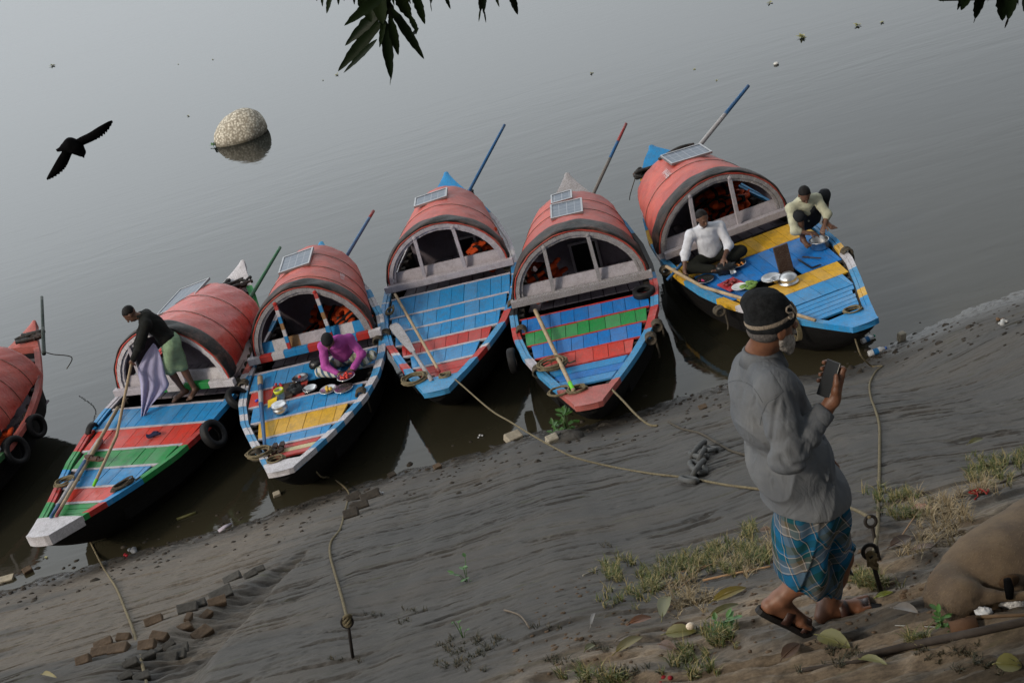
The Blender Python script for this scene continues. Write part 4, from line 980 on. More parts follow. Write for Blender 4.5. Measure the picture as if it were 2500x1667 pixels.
# purple shirt man on the yellow row boat
CHK = NT('check_cloth'); s_ = CHK.sep(CHK.mp((1, 1, 1), (.3, .2, .5)))
def bands(t, v, n, lo, hi): fr_ = t.math('FRACT', t.math('MULTIPLY', v, n)); return t.math('MULTIPLY', t.math('GREATER_THAN', fr_, lo), t.math('LESS_THAN', fr_, hi))
c = CHK.mix(bands(CHK, s_[0], 13, 0, .45), (.50, .50, .46), (.05, .09, .16)); c = CHK.mix(CHK.math('MULTIPLY', bands(CHK, s_[1], 13, 0, .45), .7), c, (.12, .13, .05)); CHK.col(c); CHK.rough(.9)
B_ = atz(846, 897, .60); figure('man in a purple shirt and dark cap bending over a plate of tomatoes', B_, Jv(dict(pelvis=(.02, .10, .10), chest=(-.01, .0, .34), neck=(-.05, -.10, .50), head=(-.09, -.22, .56),
  shR=(-.20, -.06, .43), elR=(-.24, -.16, .18), wrR=(-.08, -.33, .10), hdR=(-.02, -.37, .08), shL=(.17, -.04, .42), elL=(.27, -.14, .20), wrL=(.10, -.34, .10), hdL=(.04, -.38, .08), plL=(0, .2, -1), plR=(0, .2, -1),
  hipR=(-.10, .05, .10), knR=(-.34, -.12, .10), anR=(-.04, -.27, .05), toR=(.12, -.30, .03), hipL=(.12, .05, .10), knL=(.38, -.08, .11), anL=(.08, -.22, .06), toL=(-.08, -.28, .04))),
  (-.05, -1, 0), .0095, SKIND, cloth('purple_cotton', (.42, .085, .34), .3, .9), CHK.m, hair='cap', hairmat=cloth('black_knit', (.02, .02, .022)), headdir=(-.15, -.75, -.75), headup=(0, -.6, .8), tr=(.150, .115), sc=.94)
# squatting man in pale yellow at the pot
B_ = atz(1966, 600, .62); figure('man in a pale yellow shirt squatting at the boat edge over a metal pot', B_, Jv(dict(pelvis=(.16, .34, .20), chest=(.13, .24, .43), neck=(.12, .15, .60), head=(.12, .06, .70),
  shR=(-.07, .14, .52), elR=(-.10, .0, .26), wrR=(.06, -.08, .20), hdR=(.14, -.10, .18), shL=(.29, .17, .54), elL=(.37, .04, .34), wrL=(.28, -.08, .25), hdL=(.24, -.12, .22), plL=(0, .1, -1), plR=(0, .2, -1),
  hipR=(.06, .32, .20), knR=(-.01, .04, .43), anR=(.0, .06, .07), toR=(.02, -.12, .025), hipL=(.26, .34, .22), knL=(.44, .27, .52), anL=(.40, .30, .12), toL=(.46, .12, .06))),
  (.1, -1, 0), .0095, SKIND, cloth('pale_yellow_cotton', (.50, .50, .37), .3, .9), cloth('black_shorts_cloth', (.02, .022, .026)), shorts=True, headdir=(-.05, -.8, -.6), headup=(0, -.55, .85), sleeve='elbow', tr=(.165, .125))
# bending man on the red and green boat
Fa, Fb = atz(446, 972, .60), atz(484, 962, .60); B_ = (Fa+Fb)/2; fa, fb = Fa-B_, Fb-B_
E_fig = figure('standing man bending forward in a black top and pale green lungi', B_, Jv(dict(pelvis=(.03, .02, .86), chest=(-.08, .02, 1.16), neck=(-.20, .02, 1.36), head=(-.33, .01, 1.42),
  shR=(-.17, .18, 1.28), elR=(-.34, .20, 1.04), wrR=(-.50, .06, .82), hdR=(-.56, .02, .76), shL=(-.14, -.16, 1.27), elL=(-.32, -.20, 1.02), wrL=(-.52, -.10, .80), hdL=(-.58, -.06, .73), plL=(.2, .8, -.3), plR=(.2, -.8, -.3), cuL=(1.4, 0, 0), cuR=(1.4, 0, 0),
  hipR=(.03, .10, .84), knR=(fb.x*1.0-.07, fb.y+.04, .46), anR=(fb.x-.02, fb.y+.02, .08), toR=(fb.x-.12, fb.y-.14, .02), hipL=(.03, -.08, .84), knL=(fa.x-.02, fa.y+.02, .46), anL=(fa.x+.05, fa.y+.03, .09), toL=(fa.x-.15, fa.y-.05, .02))),
  (-1, -.05, 0), .010, SKIND, cloth('black_jersey', (.012, .013, .012)), cloth('pale_green_lungi_cloth', (.26, .38, .24), .35, .9), shorts=True, headdir=(-.75, -.15, -.75), headup=(-.7, 0, .7), tr=(.155, .125))
# lavender cloth he holds
mbc = MB(); YC = B_.y-.12
rows = [[(374, 838), (380, 842), (386, 852)], [(352, 870), (374, 872), (396, 880)], [(336, 905), (368, 905), (404, 915)], [(342, 935), (372, 940), (412, 940)], [(344, 965), (366, 968), (398, 960)], [(345, 995), (356, 998), (372, 985)], [(344, 1020), (348, 1026), (352, 1018)]]
G_ = []
for i, r_ in enumerate(rows):
    l = spline([aty(x, y, YC+.03*sin(i*1.1)) for x, y in r_], 8); G_.append([p+V((0, .028*sin(j*1.15+i*.4)*min(1, i*.3), 0)) for j, p in enumerate(l)])
G2 = [[] for _ in range((len(G_)-1)*5+1)]
for j in range(len(G_[0])):
    for i, p in enumerate(spline([g[j] for g in G_], 5)): G2[i].append(p)
oc = V(G2[-1][8]); mbc.grid([[p-oc for p in r_] for r_ in G2], 0, True)
co_ = mbc.build('held_cloth', cloth('lavender_cloth', (.40, .40, .60), .25, .6, 5), None, loc=oc, solid=.006); tag(co_, 'long lavender cloth hanging from the bending man\'s hands', 'cloth')
# ------------------------------------------------------------------ the walking man in the foreground
MO = V((1.02, 5.08, gz(1.02, 5.08))); mp_ = lambda x, y, Y: aty(x, y, Y)-MO
Hf, Hs, Hu = fr((.93, .38, 0))          # heading, his right side
sRT = np.stack([arr(Hf), arr(Hs), arr(V((0, 0, 1)))], 1)
body = SD(); A = lambda x, y, Y: arr(mp_(x, y, Y))
HC = mp_(1882, 792, 5.10); hf, hs, hu = fr((.93, .30, -.16), (0, 0, 1)); add_head(body, HC, hf, hs, hu, 1.04)
body.cone(A(1856, 862, 5.13), arr(HC-hu*.06-hf*.025), .062, .060, .03); body.cone(A(1856, 890, 5.13), A(1858, 862, 5.13), .068, .060, .03)
body.ell(A(1885, 1010, 5.12), [.11, .16, .18], .05, sRT); body.ell(A(1925, 1120, 5.12), [.12, .15, .18], .05, sRT); body.ell(A(1968, 1225, 5.10), [.12, .15, .13], .05, sRT)
shR, elR, wrR = mp_(1893, 948, 4.93), mp_(1928, 1110, 4.84), mp_(2013, 1004, 4.90)
shL, elL, wrL = mp_(1838, 900, 5.31), mp_(1930, 1050, 5.40), mp_(1995, 1110, 5.28)
body.chain([arr(shR), arr(elR), arr(wrR)], [.052, .042, .027], .02); body.chain([arr(shL), arr(elL), arr(wrL)], [.052, .042, .027], .02)
add_hand(body, wrL, V((.5, .1, -.8)), V((-.3, -.9, 0)), 1, .8, 1)
# legs and feet
kR, aR, hR, tR = mp_(1985, 1385, 4.96), mp_(1904, 1462, 4.97), mp_(1878, 1478, 4.97), mp_(1984, 1527, 4.97)
kL, aL, hL, tL = mp_(2050, 1360, 5.16), mp_(2017, 1480, 5.09), mp_(2008, 1503, 5.07), mp_(2126, 1468, 5.11)
for (hp, k_, a_, h_, t_, sgn) in ((mp_(1965, 1260, 5.02), kR, aR, hR, tR, 1), (mp_(1990, 1255, 5.2), kL, aL, hL, tL, -1)):
    body.chain([arr(hp), arr(k_), arr(a_)], [.085, .058, .038], .03); body.ell(arr(k_.lerp(a_, .35)), [.052, .052, .06], .04)
    body.cone(arr(a_), arr(h_), .037, .033, .02); ball = h_.lerp(t_, .70); body.cone(arr(h_), arr(ball), .031, .026, .02); body.cone(arr(a_), arr(ball), .034, .024, .03)
    fd = (t_-h_).normalized(); sd_ = fd.cross(V((0, 0, 1))).normalized(); body.cone(arr(ball-sd_*.026), arr(ball+sd_*.026), .020, .020, .015)
    body.ell(arr(a_+sd_*.033-V((0, 0, .0))), [.014, .014, .014], .012); body.ell(arr(a_-sd_*.033), [.014, .014, .014], .012)
    for i in range(5):
        o = (i-2)*.0185; big = (4-i) if sgn > 0 else i; big = 4-big if sgn > 0 else big; b_ = ball+sd_*o+fd*.014; L = .058-.006*big; body.cone(arr(b_), arr(b_+fd*L), .0125*(1.25 if big == 0 else 1), .010*(1.3 if big == 0 else 1), .004)
# right hand round the phone
PB, PT = mp_(2010, 968, 4.925), mp_(2037, 882, 4.965); pa = (PT-PB).normalized(); pc = (PB+PT)/2; pn = (HC-pc); pn = V((-.84, -.48, .12)); pn = (pn-pa*pn.dot(pa)).normalized(); pw = pa.cross(pn).normalized()     # pw points to the viewer's right
if pw.x < 0: pw = -pw
palm = pc-pa*.055+pw*.030-pn*.026
body.ell(arr(palm), [.046, .030, .020], .014, np.stack([arr(pa), arr(pw), arr(pn)], 1)); body.cone(arr(wrR), arr(palm-pa*.02), .030, .030, .02)
for i in range(4):        # four fingers run behind the phone and hook its left edge
    q = -.030+.026*i; b_ = pc+pa*(q+.005)+pw*.034-pn*.026; m_ = pc+pa*(q+.012)-pw*.012-pn*.020; e_ = pc+pa*(q+.012)-pw*.045-pn*.010; tp = pc+pa*(q+.010)-pw*.040+pn*.012
    body.chain([arr(b_), arr(m_), arr(e_), arr(tp)], [.0115, .0105, .0098, .0088], .004)
    body.cone(arr(palm), arr(b_), .018, .012, .012)
body.chain([arr(palm-pa*.03+pw*.012), arr(pc-pa*.035+pw*.046-pn*.004), arr(pc-pa*.004+pw*.047+pn*.006), arr(pc+pa*.024+pw*.041+pn*.014)], [.020, .0155, .0125, .010], .008)
def mfm(C_): return np.zeros(len(C_))
man = sdobj('person', body, .0048, SKIN, None, loc=MO)
tag(man, 'old man in grey shirt, knit cap and checked lungi walking with a phone', 'person')
# beard
bd = SD(); RH = np.stack([arr(hf), arr(hs), arr(hu)], 1)
for o, r in [((.058, .0, -.090), (.042, .046, .040)), ((.034, .046, -.066), (.034, .014, .044)), ((.034, -.046, -.066), (.034, .014, .044)), ((.080, 0, -.108), (.022, .030, .048)), ((.008, .062, -.040), (.014, .010, .034)), ((.008, -.062, -.040), (.014, .010, .034)), ((.098, 0, -.052), (.012, .028, .009))]:
    bd.ell(arr(HC+(hf*o[0]+hs*o[1]+hu*o[2])*1.04), r, .018, RH)
BEARD = plain('white_beard', (.34, .31, .28), .9, .45, 70, 1, 130, bdist=.006)
sdobj('beard', bd, .0042, BEARD, man, disp=lambda P_: .007*(fbm(P_[..., 0]*90+P_[..., 2]*15, P_[..., 1]*90+P_[..., 2]*20, 3, 9)-.3))
hr_ = SD(); hr_.ell(arr(HC+(-hf*.034-hu*.018)), [.066, .078, .045], .01, RH); sdobj('hair', hr_, .005, plain('grey_hair', (.10, .09, .085), .8, .5, 80, 1, 120, bdist=.004), man, disp=lambda P_: .003*(fbm(P_[..., 0]*80, P_[..., 1]*80+P_[..., 2]*30, 3, 9)))
# knitted cap
cp = SD(); CC = HC+hu*.045; cp.ell(arr(HC+(hu*.035-hf*.004)), [.110, .092, .092], .03, RH); cp.ell(arr(HC+(hu*.105-hf*.035)), [.086, .084, .060], .04, RH); cp.ell(arr(HC+(hu*.118-hf*.075)), [.050, .058, .040], .03, RH)
cnv = (hu*.97+hf*-.20).normalized(); c_off = arr(HC+hu*.000); cn = arr(cnv)
def knit():
    t = NT('knit_cap'); 
    vm = t.n.new('ShaderNodeVectorMath'); vm.operation = 'DOT_PRODUCT'; t.lk(t.co, vm.inputs[0]); vm.inputs[1].default_value = tuple(cn)
    hgt = t.math('SUBTRACT', vm.outputs['Value'], float(np.dot(c_off, cn))); n = t.noise(t.mp((1, 1, 1)), 230, 3, .6); n2 = t.noise(t.mp((1, 1, 1)), 40, 4, .6)
    base = t.mix(t.ramp(n2, [(.3, 0), (.7, 1)]), (.012, .013, .014), (.030, .032, .034)); m = t.math('MULTIPLY', t.math('GREATER_THAN', hgt, .034), t.math('LESS_THAN', hgt, .053))
    c = t.mix(m, base, (.33, .27, .21)); c = t.mix(t.ramp(n, [(.35, .45), (.6, 0)]), c, (.008, .008, .009)); t.col(c); t.rough(.95); t.b.inputs['Specular IOR Level'].default_value = .1; t.bump(n, .8, .003); return t.m
KN = knit()
def capdisp(P_):
    ang = np.arctan2((P_-arr(HC))@arr(hs), (P_-arr(HC))@arr(hf)); hh = (P_-c_off)@cn
    return .0022*np.where(hh < .045, sstep(-.2, .6, np.sin(ang*70)), 0)+.008*sstep(.05, .12, hh)*(fbm(P_[..., 0]*22, P_[..., 1]*22+P_[..., 2]*18, 3, 3)-.5)-.003*(np.abs(hh-.034) < .003)
capo = sdobj('cap', cp, .0038, KN, man, clip=lambda P_: -((P_-c_off)@cn), disp=capdisp)
# cream letters knitted on the cap's side: two characters
def on_cap(u, v):        # u metres round the cap, v metres up
    a = u/.112; dirv = (hf*cos(a)+hs*sin(a)); o = HC+cnv*(.072+v); lo_, hi_ = .04, .2
    for _ in range(16):
        m = (lo_+hi_)/2
        if cp.ev(arr(o+dirv*m)[None])[0] < 0: lo_ = m
        else: hi_ = m
    return o+dirv*(lo_+.0045)
lt = MB(); U0_ = .112
Sg = [(.017, .010), (.010, .018), (-.008, .018), (-.016, .010), (-.008, .001), (.008, -.002), (.016, -.010), (.008, -.018), (-.010, -.018), (-.017, -.010)]
Ug = [(-.015, .018), (-.015, -.006), (-.008, -.017), (.008, -.017), (.015, -.006), (.015, .018)]
lt.tube([on_cap(U0_-.052+x*1.25, y*1.35) for x, y in Ug][::-1], .0040, 6); lo_ = lt.build('cap_letter', plain('cream_knit', (.40, .33, .26), .95, .3, 60, .8, 200), capo)
lt = MB(); lt.tube([on_cap(U0_-x*1.25, y*1.35) for x, y in Sg], .0040, 6); lt.build('cap_letter', MATS['cream_knit'], capo)
# shirt
def shirtmat():
    t = NT('grey_striped_shirt'); 
    vm = t.n.new('ShaderNodeVectorMath'); vm.operation = 'DOT_PRODUCT'; t.lk(t.co, vm.inputs[0]); vm.inputs[1].default_value = tuple(arr(V((.25, -.55, .28))))
    st = t.math('FRACT', t.math('MULTIPLY', vm.outputs['Value'], 190)); n = t.noise(t.mp((1, 1, 1)), 5, 5, .6); f = t.noise(t.mp((1, 1, 1)), 260, 2, .5)
    c = t.mix(t.ramp(n, [(.3, 0), (.7, 1)]), (.090, .100, .116), (.145, .150, .156)); t.col(c); t.rough(.92); t.b.inputs['Specular IOR Level'].default_value = .15
    w = t.noise(t.mp((1, 1, .5), (.3, .5, .2)), 8, 4, .55, 1.5); cr_ = t.ramp(t.noise(t.mp((1.2, 1.2, .45), (.5, .35, .2)), 6.5, 2, .5, .8), [(.455, 0), (.49, 1), (.51, .3), (.54, 0)]); nb = t.bump(w, .5, .03); nb = t.bump(cr_, -.45, .010, nb); t.bump(f, .3, .001, nb); return t.m
SH = shirtmat(); s = SD(); k = .055
s.ell(A(1868, 945, 5.12), [.128, .200, .10], k, sRT); s.ell(A(1882, 1012, 5.11), [.152, .196, .17], k, sRT); s.ell(A(1925, 1120, 5.10), [.158, .188, .18], k, sRT)
s.cone(A(1925, 1120, 5.10), A(1968, 1215, 5.09), .155, .165, k); s.ell(A(1966, 1210, 5.10), [.166, .195, .13], k, sRT)
s.cone(A(1857, 885, 5.13), A(1862, 920, 5.13), .064, .09, .04)
s.cone(A(1858, 890, 5.13), arr(shR), .07, .088, .05); s.cone(A(1858, 890, 5.13), arr(shL), .07, .085, .05)
e2 = elR.lerp(wrR, .90); s.chain([arr(shR), arr(shR.lerp(elR, .55)), arr(elR), arr(elR.lerp(wrR, .45)), arr(e2)], [.080, .075, .070, .060, .047], .022)
s.ell(arr(elR+V((-.01, -.01, -.015))), [.078, .072, .055], .04); s.chain([arr(shL), arr(elL), arr(elL.lerp(wrL, .92))], [.085, .07, .045], .03)
s.cone(arr(e2), arr(elR.lerp(wrR, .93)), .046, .044, .004)
hemp = A(1950, 1247, 5.0); hn = arr(V((.20, 0, 1)).normalized())
def clipshirt(P_):
    d = -((P_-hemp)@hn); near_arm = np.linalg.norm(P_-arr(wrR.lerp(elR, .3)), axis=-1); return np.where(near_arm < .12, -9, d)
sa_, el_a = arr(shR), arr(elR); wa_ = arr(wrR)
def onshirt(px, py):      # where the photo's pixel meets the plain shirt shape
    o_ = CPOS-np.array(MO); dr_ = ray(px, py); lo_ = 4.6
    for _ in range(60):
        e_ = float(s.ev((o_+dr_*lo_)[None])[0])
        if e_ < .001: break
        lo_ += max(e_*.9, .001)
        if lo_ > 8: break
    return o_+dr_*lo_
qf = Z(1780, 900, 5.227); FOLDS = []
for pts_, amp_, w_ in [([(640, 370), (600, 500), (560, 700), (540, 930)], -.026, .0075), ([(300, 570), (360, 700), (440, 830)], -.012, .009), ([(780, 270), (860, 430), (900, 640), (935, 860)], -.022, .010), ([(960, 760), (1060, 700), (1150, 665)], -.009, .007), ([(1130, 760), (1190, 860), (1205, 960)], -.009, .007),
                     ([(980, 860), (1060, 960), (1090, 1130)], -.009, .007), ([(980, 900), (960, 1020), (915, 1130)], -.010, .008), ([(1010, 900), (1010, 1050), (1005, 1120)], -.007, .006), ([(640, 1060), (700, 1200), (800, 1255), (950, 1215), (1100, 1150)], -.020, .010), ([(60, 660), (200, 760), (350, 880), (500, 1010)], .006, .007),
                     ([(180, 920), (300, 1000), (480, 1140)], .006, .007), ([(1120, 1180), (1180, 1300), (1260, 1500)], -.010, .010), ([(1230, 1230), (1270, 1400), (1330, 1540)], -.009, .010), ([(700, 330), (740, 500), (720, 700), (735, 860)], -.004, .008), ([(250, 180), (330, 340), (320, 500)], -.007, .009), ([(560, 60), (640, 200), (690, 290)], -.004, .006), ([(690, 290), (600, 370), (480, 430), (430, 640)], -.003, .005), ([(120, 60), (170, 260), (150, 470)], -.006, .012), ([(470, 1300), (560, 1400), (600, 1540)], -.007, .012)]:
    L_ = []
    for a_, b_ in zip(pts_, pts_[1:]):
        for k_ in range(3): L_.append(onshirt(*qf(a_[0]+(b_[0]-a_[0])*k_/3, a_[1]+(b_[1]-a_[1])*k_/3)))
    L_.append(onshirt(*qf(*pts_[-1]))); FOLDS.append((L_, amp_, w_))
def shirtdisp(P_):
    x, y, z = P_[..., 0], P_[..., 1], P_[..., 2]; u = P_@arr(Hf); v = P_@arr(Hs)
    d = .012*(fbm(u*5+z*2.5, v*6-z*1.5, 4, 15)-.45)
    r = 1-np.abs(2*fbm(u*4.5-z*3.2, v*2.5+z*2.0, 2, 25)-1); d = d+.017*(r**5-.3)*sstep(1.35, 1.0, z)+.003*(fbm(u*11+z*5, v*11-z*7, 2, 17)-.5)
    # bunched folds at the inside of the elbow and along the forearm
    t_ = np.clip(((P_-el_a)@(wa_-el_a))/((wa_-el_a)@(wa_-el_a)), -.3, 1.1); dist = np.linalg.norm(P_-(el_a+t_[..., None]*(wa_-el_a)), axis=-1)
    d = d+sstep(.13, .09, dist)*.0010*np.sin(t_*26+u*22+2.5*fbm(u*6, z*6, 2, 4))
    t2 = np.clip(((P_-sa_)@(el_a-sa_))/((el_a-sa_)@(el_a-sa_)), 0, 1); d2 = np.linalg.norm(P_-(sa_+t2[..., None]*(el_a-sa_)), axis=-1); d = d+sstep(.13, .09, d2)*.0040*np.sin(t2*16+v*30)*sstep(.35, .8, t2)
    for PL_, amp, w_ in FOLDS:
        best = np.full(P_.shape[:-1], 9.)
        for a_, b_ in zip(PL_, PL_[1:]):
            ab = b_-a_; tt_ = np.clip(((P_-a_)@ab)/(ab@ab+1e-12), 0, 1); best = np.minimum(best, np.linalg.norm(P_-a_-tt_[..., None]*ab, axis=-1))
        e0, e1 = PL_[0], PL_[-1]; tap = np.clip(np.minimum(np.linalg.norm(P_-e0, axis=-1), np.linalg.norm(P_-e1, axis=-1))/.03, .15, 1); d = d+amp*tap*np.exp(-(best/w_)**2)
    return d
sho = sdobj('shirt', s, .0048, SH, man, clip=clipshirt, disp=shirtdisp, pad=.05, smooth=2)
from mathutils.bvhtree import BVHTree
_bv = BVHTree.FromPolygons([v.co.copy() for v in sho.data.vertices], [list(p.vertices) for p in sho.data.polygons])
for pts_ in ([(690, 290), (600, 375), (500, 430), (430, 560), (395, 720)], [(520, 20), (600, 140), (690, 290)], [(-20, 180), (120, 150), (300, 230), (430, 430)]):
    L_ = []
    for p_ in spline([(a_, b_, 0) for a_, b_ in pts_], 7):
        h_ = _bv.ray_cast(V(CPOS)-MO, V(ray(*qf(p_.x, p_.y))))
        if h_[0] is not None: L_.append(h_[0]+h_[1]*.0006)
    if len(L_) > 3: sm_ = MB(); sm_.tube(L_, .0010, 5); sm_.build('shirt_seam', plain('shirt_seam_thread', (.06, .066, .075), .9), sho)
# collar: stand and folded leaf
cb = MB(); nc = mp_(1858, 866, 5.125); axn = V((.12, .0, 1)).normalized(); Pg = []
for i in range(41):
    a = radians(28+304*i/40); dv = (Hf*cos(a)+Hs*sin(a)); front = .5-.5*cos(a*1)   # 0 in front, 1 behind
    dr = V((0, 0, -1))*(.012+.055*(1-front)); lift = axn*(.012*(front))
    Pg.append([nc+dv*.070-axn*.03+lift, nc+dv*.065+axn*.022+lift, nc+dv*.068+axn*.028+lift, nc+dv*.076+axn*.020+lift, nc+dv*(.094+.012*(1-front))-axn*.022+dr*.8+lift])
cb.grid(Pg, 0, True); cb.build('collar', SH, sho, solid=.004)
cf = MB(); ca = (wrR-elR).normalized(); ring = []
o1 = ca.orthogonal().normalized(); o2 = ca.cross(o1); cc0 = elR.lerp(wrR, .80)
cf.grid([[cc0+ca*t+(o1*cos(2*pi*j/24)+o2*sin(2*pi*j/24))*r for j in range(25)] for t, r in [(-.004, .044), (.0, .0495), (.03, .0485), (.052, .0465), (.054, .040)]], 0, True); cf.build('cuff', SH, sho)
for yb in (960, 1010, 1062, 1112):
    pass
# lungi
def plaid():
    t = NT('checked_lungi'); dn = t.noise(t.mp((1, 1, 1)), 4, 3, .5, out=1); vm = t.n.new('ShaderNodeVectorMath'); vm.operation = 'SCALE'; vm.inputs['Scale'].default_value = .11; t.lk(dn, vm.inputs[0])
    va = t.n.new('ShaderNodeVectorMath'); va.operation = 'ADD'; t.lk(t.co, va.inputs[0]); t.lk(vm.outputs[0], va.inputs[1])
    def ax(v):
        d = t.n.new('ShaderNodeVectorMath'); d.operation = 'DOT_PRODUCT'; t.lk(va.outputs[0], d.inputs[0]); d.inputs[1].default_value = v; return d.outputs['Value']
    h_ = ax((.80, -.50, .34)); v_ = ax((-.28, -.10, .95))
    def stripes_(x, n, segs, base):
        f = t.math('FRACT', t.math('MULTIPLY', x, n)); r = t.n.new('ShaderNodeValToRGB'); r.color_ramp.interpolation = 'CONSTANT'; e = r.color_ramp.elements
        while len(e) < len(segs): e.new(.5)
        for i, (p, c) in enumerate(segs): e[i].position = p; e[i].color = (*c, 1)
        t.lk(f, r.inputs[0]); return r.outputs[0]
    W_, G_, BL, TE, OL, NV = (.36, .32, .29), (.13, .135, .14), (.006, .095, .20), (.006, .055, .065), (.085, .068, .04), (.008, .012, .026)
    a = stripes_(h_, 7.2, [(0, BL), (.30, W_), (.325, NV), (.35, BL), (.40, G_), (.60, OL), (.70, W_), (.72, NV), (.745, TE), (.95, W_), (.97, NV)], BL)
    b = stripes_(v_, 6.8, [(0, TE), (.22, BL), (.42, NV), (.44, W_), (.47, G_), (.62, W_), (.65, OL), (.78, TE), (.90, W_), (.92, BL)], TE)
    c = t.mix(.5, a, b); n = t.noise(t.mp((1, 1, 1)), 9, 5, .6); c = t.mix(t.ramp(n, [(.4, 0), (.7, .35)]), c, (.012, .018, .026)); t.col(c); t.rough(.9); t.b.inputs['Specular IOR Level'].default_value = .15; f = t.noise(t.mp((1, 1, 1)), 240, 2, .5); t.bump(f, .3, .001); return t.m
l = SD(); k = .07
l.ell(A(1980, 1250, 5.10), [.125, .168, .13], k, sRT); l.cone(A(1962, 1265, 5.03), A(1964, 1395, 4.97), .128, .105, k); l.cone(A(1990, 1260, 5.15), A(2022, 1335, 5.12), .140, .098, k); l.cone(A(2022, 1335, 5.12), A(1998, 1440, 5.07), .096, .085, k)
l.cone(A(1948, 1300, 5.05), A(1955, 1440, 4.97), .108, .085, k); l.cone(A(1965, 1400, 4.97), A(2005, 1440, 5.05), .095, .085, .05)
hA = A(1962, 1434, 4.95); _b = A(1908, 1415, 4.93); _c = A(2035, 1412, 5.19); hN = np.cross(hA-_b, _c-_b); hN = hN/np.linalg.norm(hN); hN = hN*np.sign(hN[2])
def ldisp(P_):
    x, y, z = P_[..., 0], P_[..., 1], P_[..., 2]; u = x-.35*z; 
    r = 1-np.abs(2*fbm(u*5.5+y*1.5, z*3.0-x*2, 2, 45)-1); return .022*(r**4-.3)+.010*np.sin(u*42+3*fbm(z*4, y*4, 2, 6))+.012*(fbm(u*12, z*7+y*6, 3, 46)-.5)
lun = sdobj('lungi', l, .0058, plaid(), man, clip=lambda P_: -((P_-hA)@hN)+.006*np.sin(P_[..., 0]*40), disp=ldisp, pad=.06, smooth=1)
fl = MB(); G_ = []
for i in range(9):
    t = i/8; a, b = mp_(2032+6*t, 1345+58*t, 5.19), mp_(2056+26*t, 1350+51*t, 5.17); G_.append([a.lerp(b, j/8)+V((0, .012*sin(j*1.9+i*.3), 0)) for j in range(9)])
fl.grid(G_, 0, True); fl.build('lungi_flap', lun.data.materials[0], lun, solid=.004)
# sandals
SOLE = plain('black_sole', (.012, .011, .011), .5, .3, 20, .3); STRAP = plain('brown_leather_strap', (.045, .018, .013), .45, .3, 25, .4)
for (h_, t_, a_) in ((hR, tR, aR), (hL, tL, aL)):
    fd = (t_-h_).normalized(); sd_ = fd.cross(V((0, 0, 1))).normalized(); up_ = sd_.cross(fd).normalized(); sb = MB(); st = h_-fd*.040-up_*.038; L = (t_-h_).length+.062+.03; top, bot = [], []
    for i in range(25):
        t = i/24; w = interp([(0, .012), (.05, .028), (.2, .036), (.5, .036), (.75, .048), (.9, .044), (.97, .026), (1, .010)], t); c = st+fd*L*t+up_*(.012*max(0, t-.8)*5)
        top.append([c-sd_*w+up_*.012, c+sd_*w+up_*.012]); bot.append([c-sd_*w-up_*.014, c+sd_*w-up_*.014])
    ring = [[bot[i][0], top[i][0], top[i][1], bot[i][1], bot[i][0]] for i in range(25)]; sb.grid(ring, 0, False); sb.add(ring[0][:4], [(0, 1, 2, 3)]); sb.add(ring[-1][:4], [(3, 2, 1, 0)])
    so = sb.build('sandal', SOLE, man)
    for (t, hh, wd, tw) in ((.40, .078, .022, .0), (.66, .056, .018, .02), (.76, .050, .014, -.02)):
        sp = MB(); Pg = []
        for j in range(13):
            a = pi*j/12; c = st+fd*(L*t+tw*cos(a)); p = c+sd_*cos(a)*.044+up_*(.004+hh*sin(a)**.8); Pg.append([p-fd*wd, p+fd*wd])
        sp.grid(Pg, 0, True); sp.build('strap', STRAP, so, solid=.004)
# phone
ph = MB(); Mx = Matrix((pw, pa, pn)).transposed(); pcw = pc+MO; ph.box((0, 0, 0), (.072, .152, .009), Mx); po = ph.build('mobile_phone', plain('phone_case', (.012, .012, .014), .35, .2), None, loc=pcw, bevel=.003); tag(po, 'black mobile phone held up in the old man\'s right hand', 'phone')
sc_ = MB(); sc_.box((0, 0, 0), (.066, .143, .001), Mx); t = NT('phone_screen_glass'); t.col((.018, .020, .023)); t.rough(.5); t.b.inputs['Specular IOR Level'].default_value = .2; so = sc_.build('screen', t.m, po, loc=Mx @ V((0, 0, .0055)))
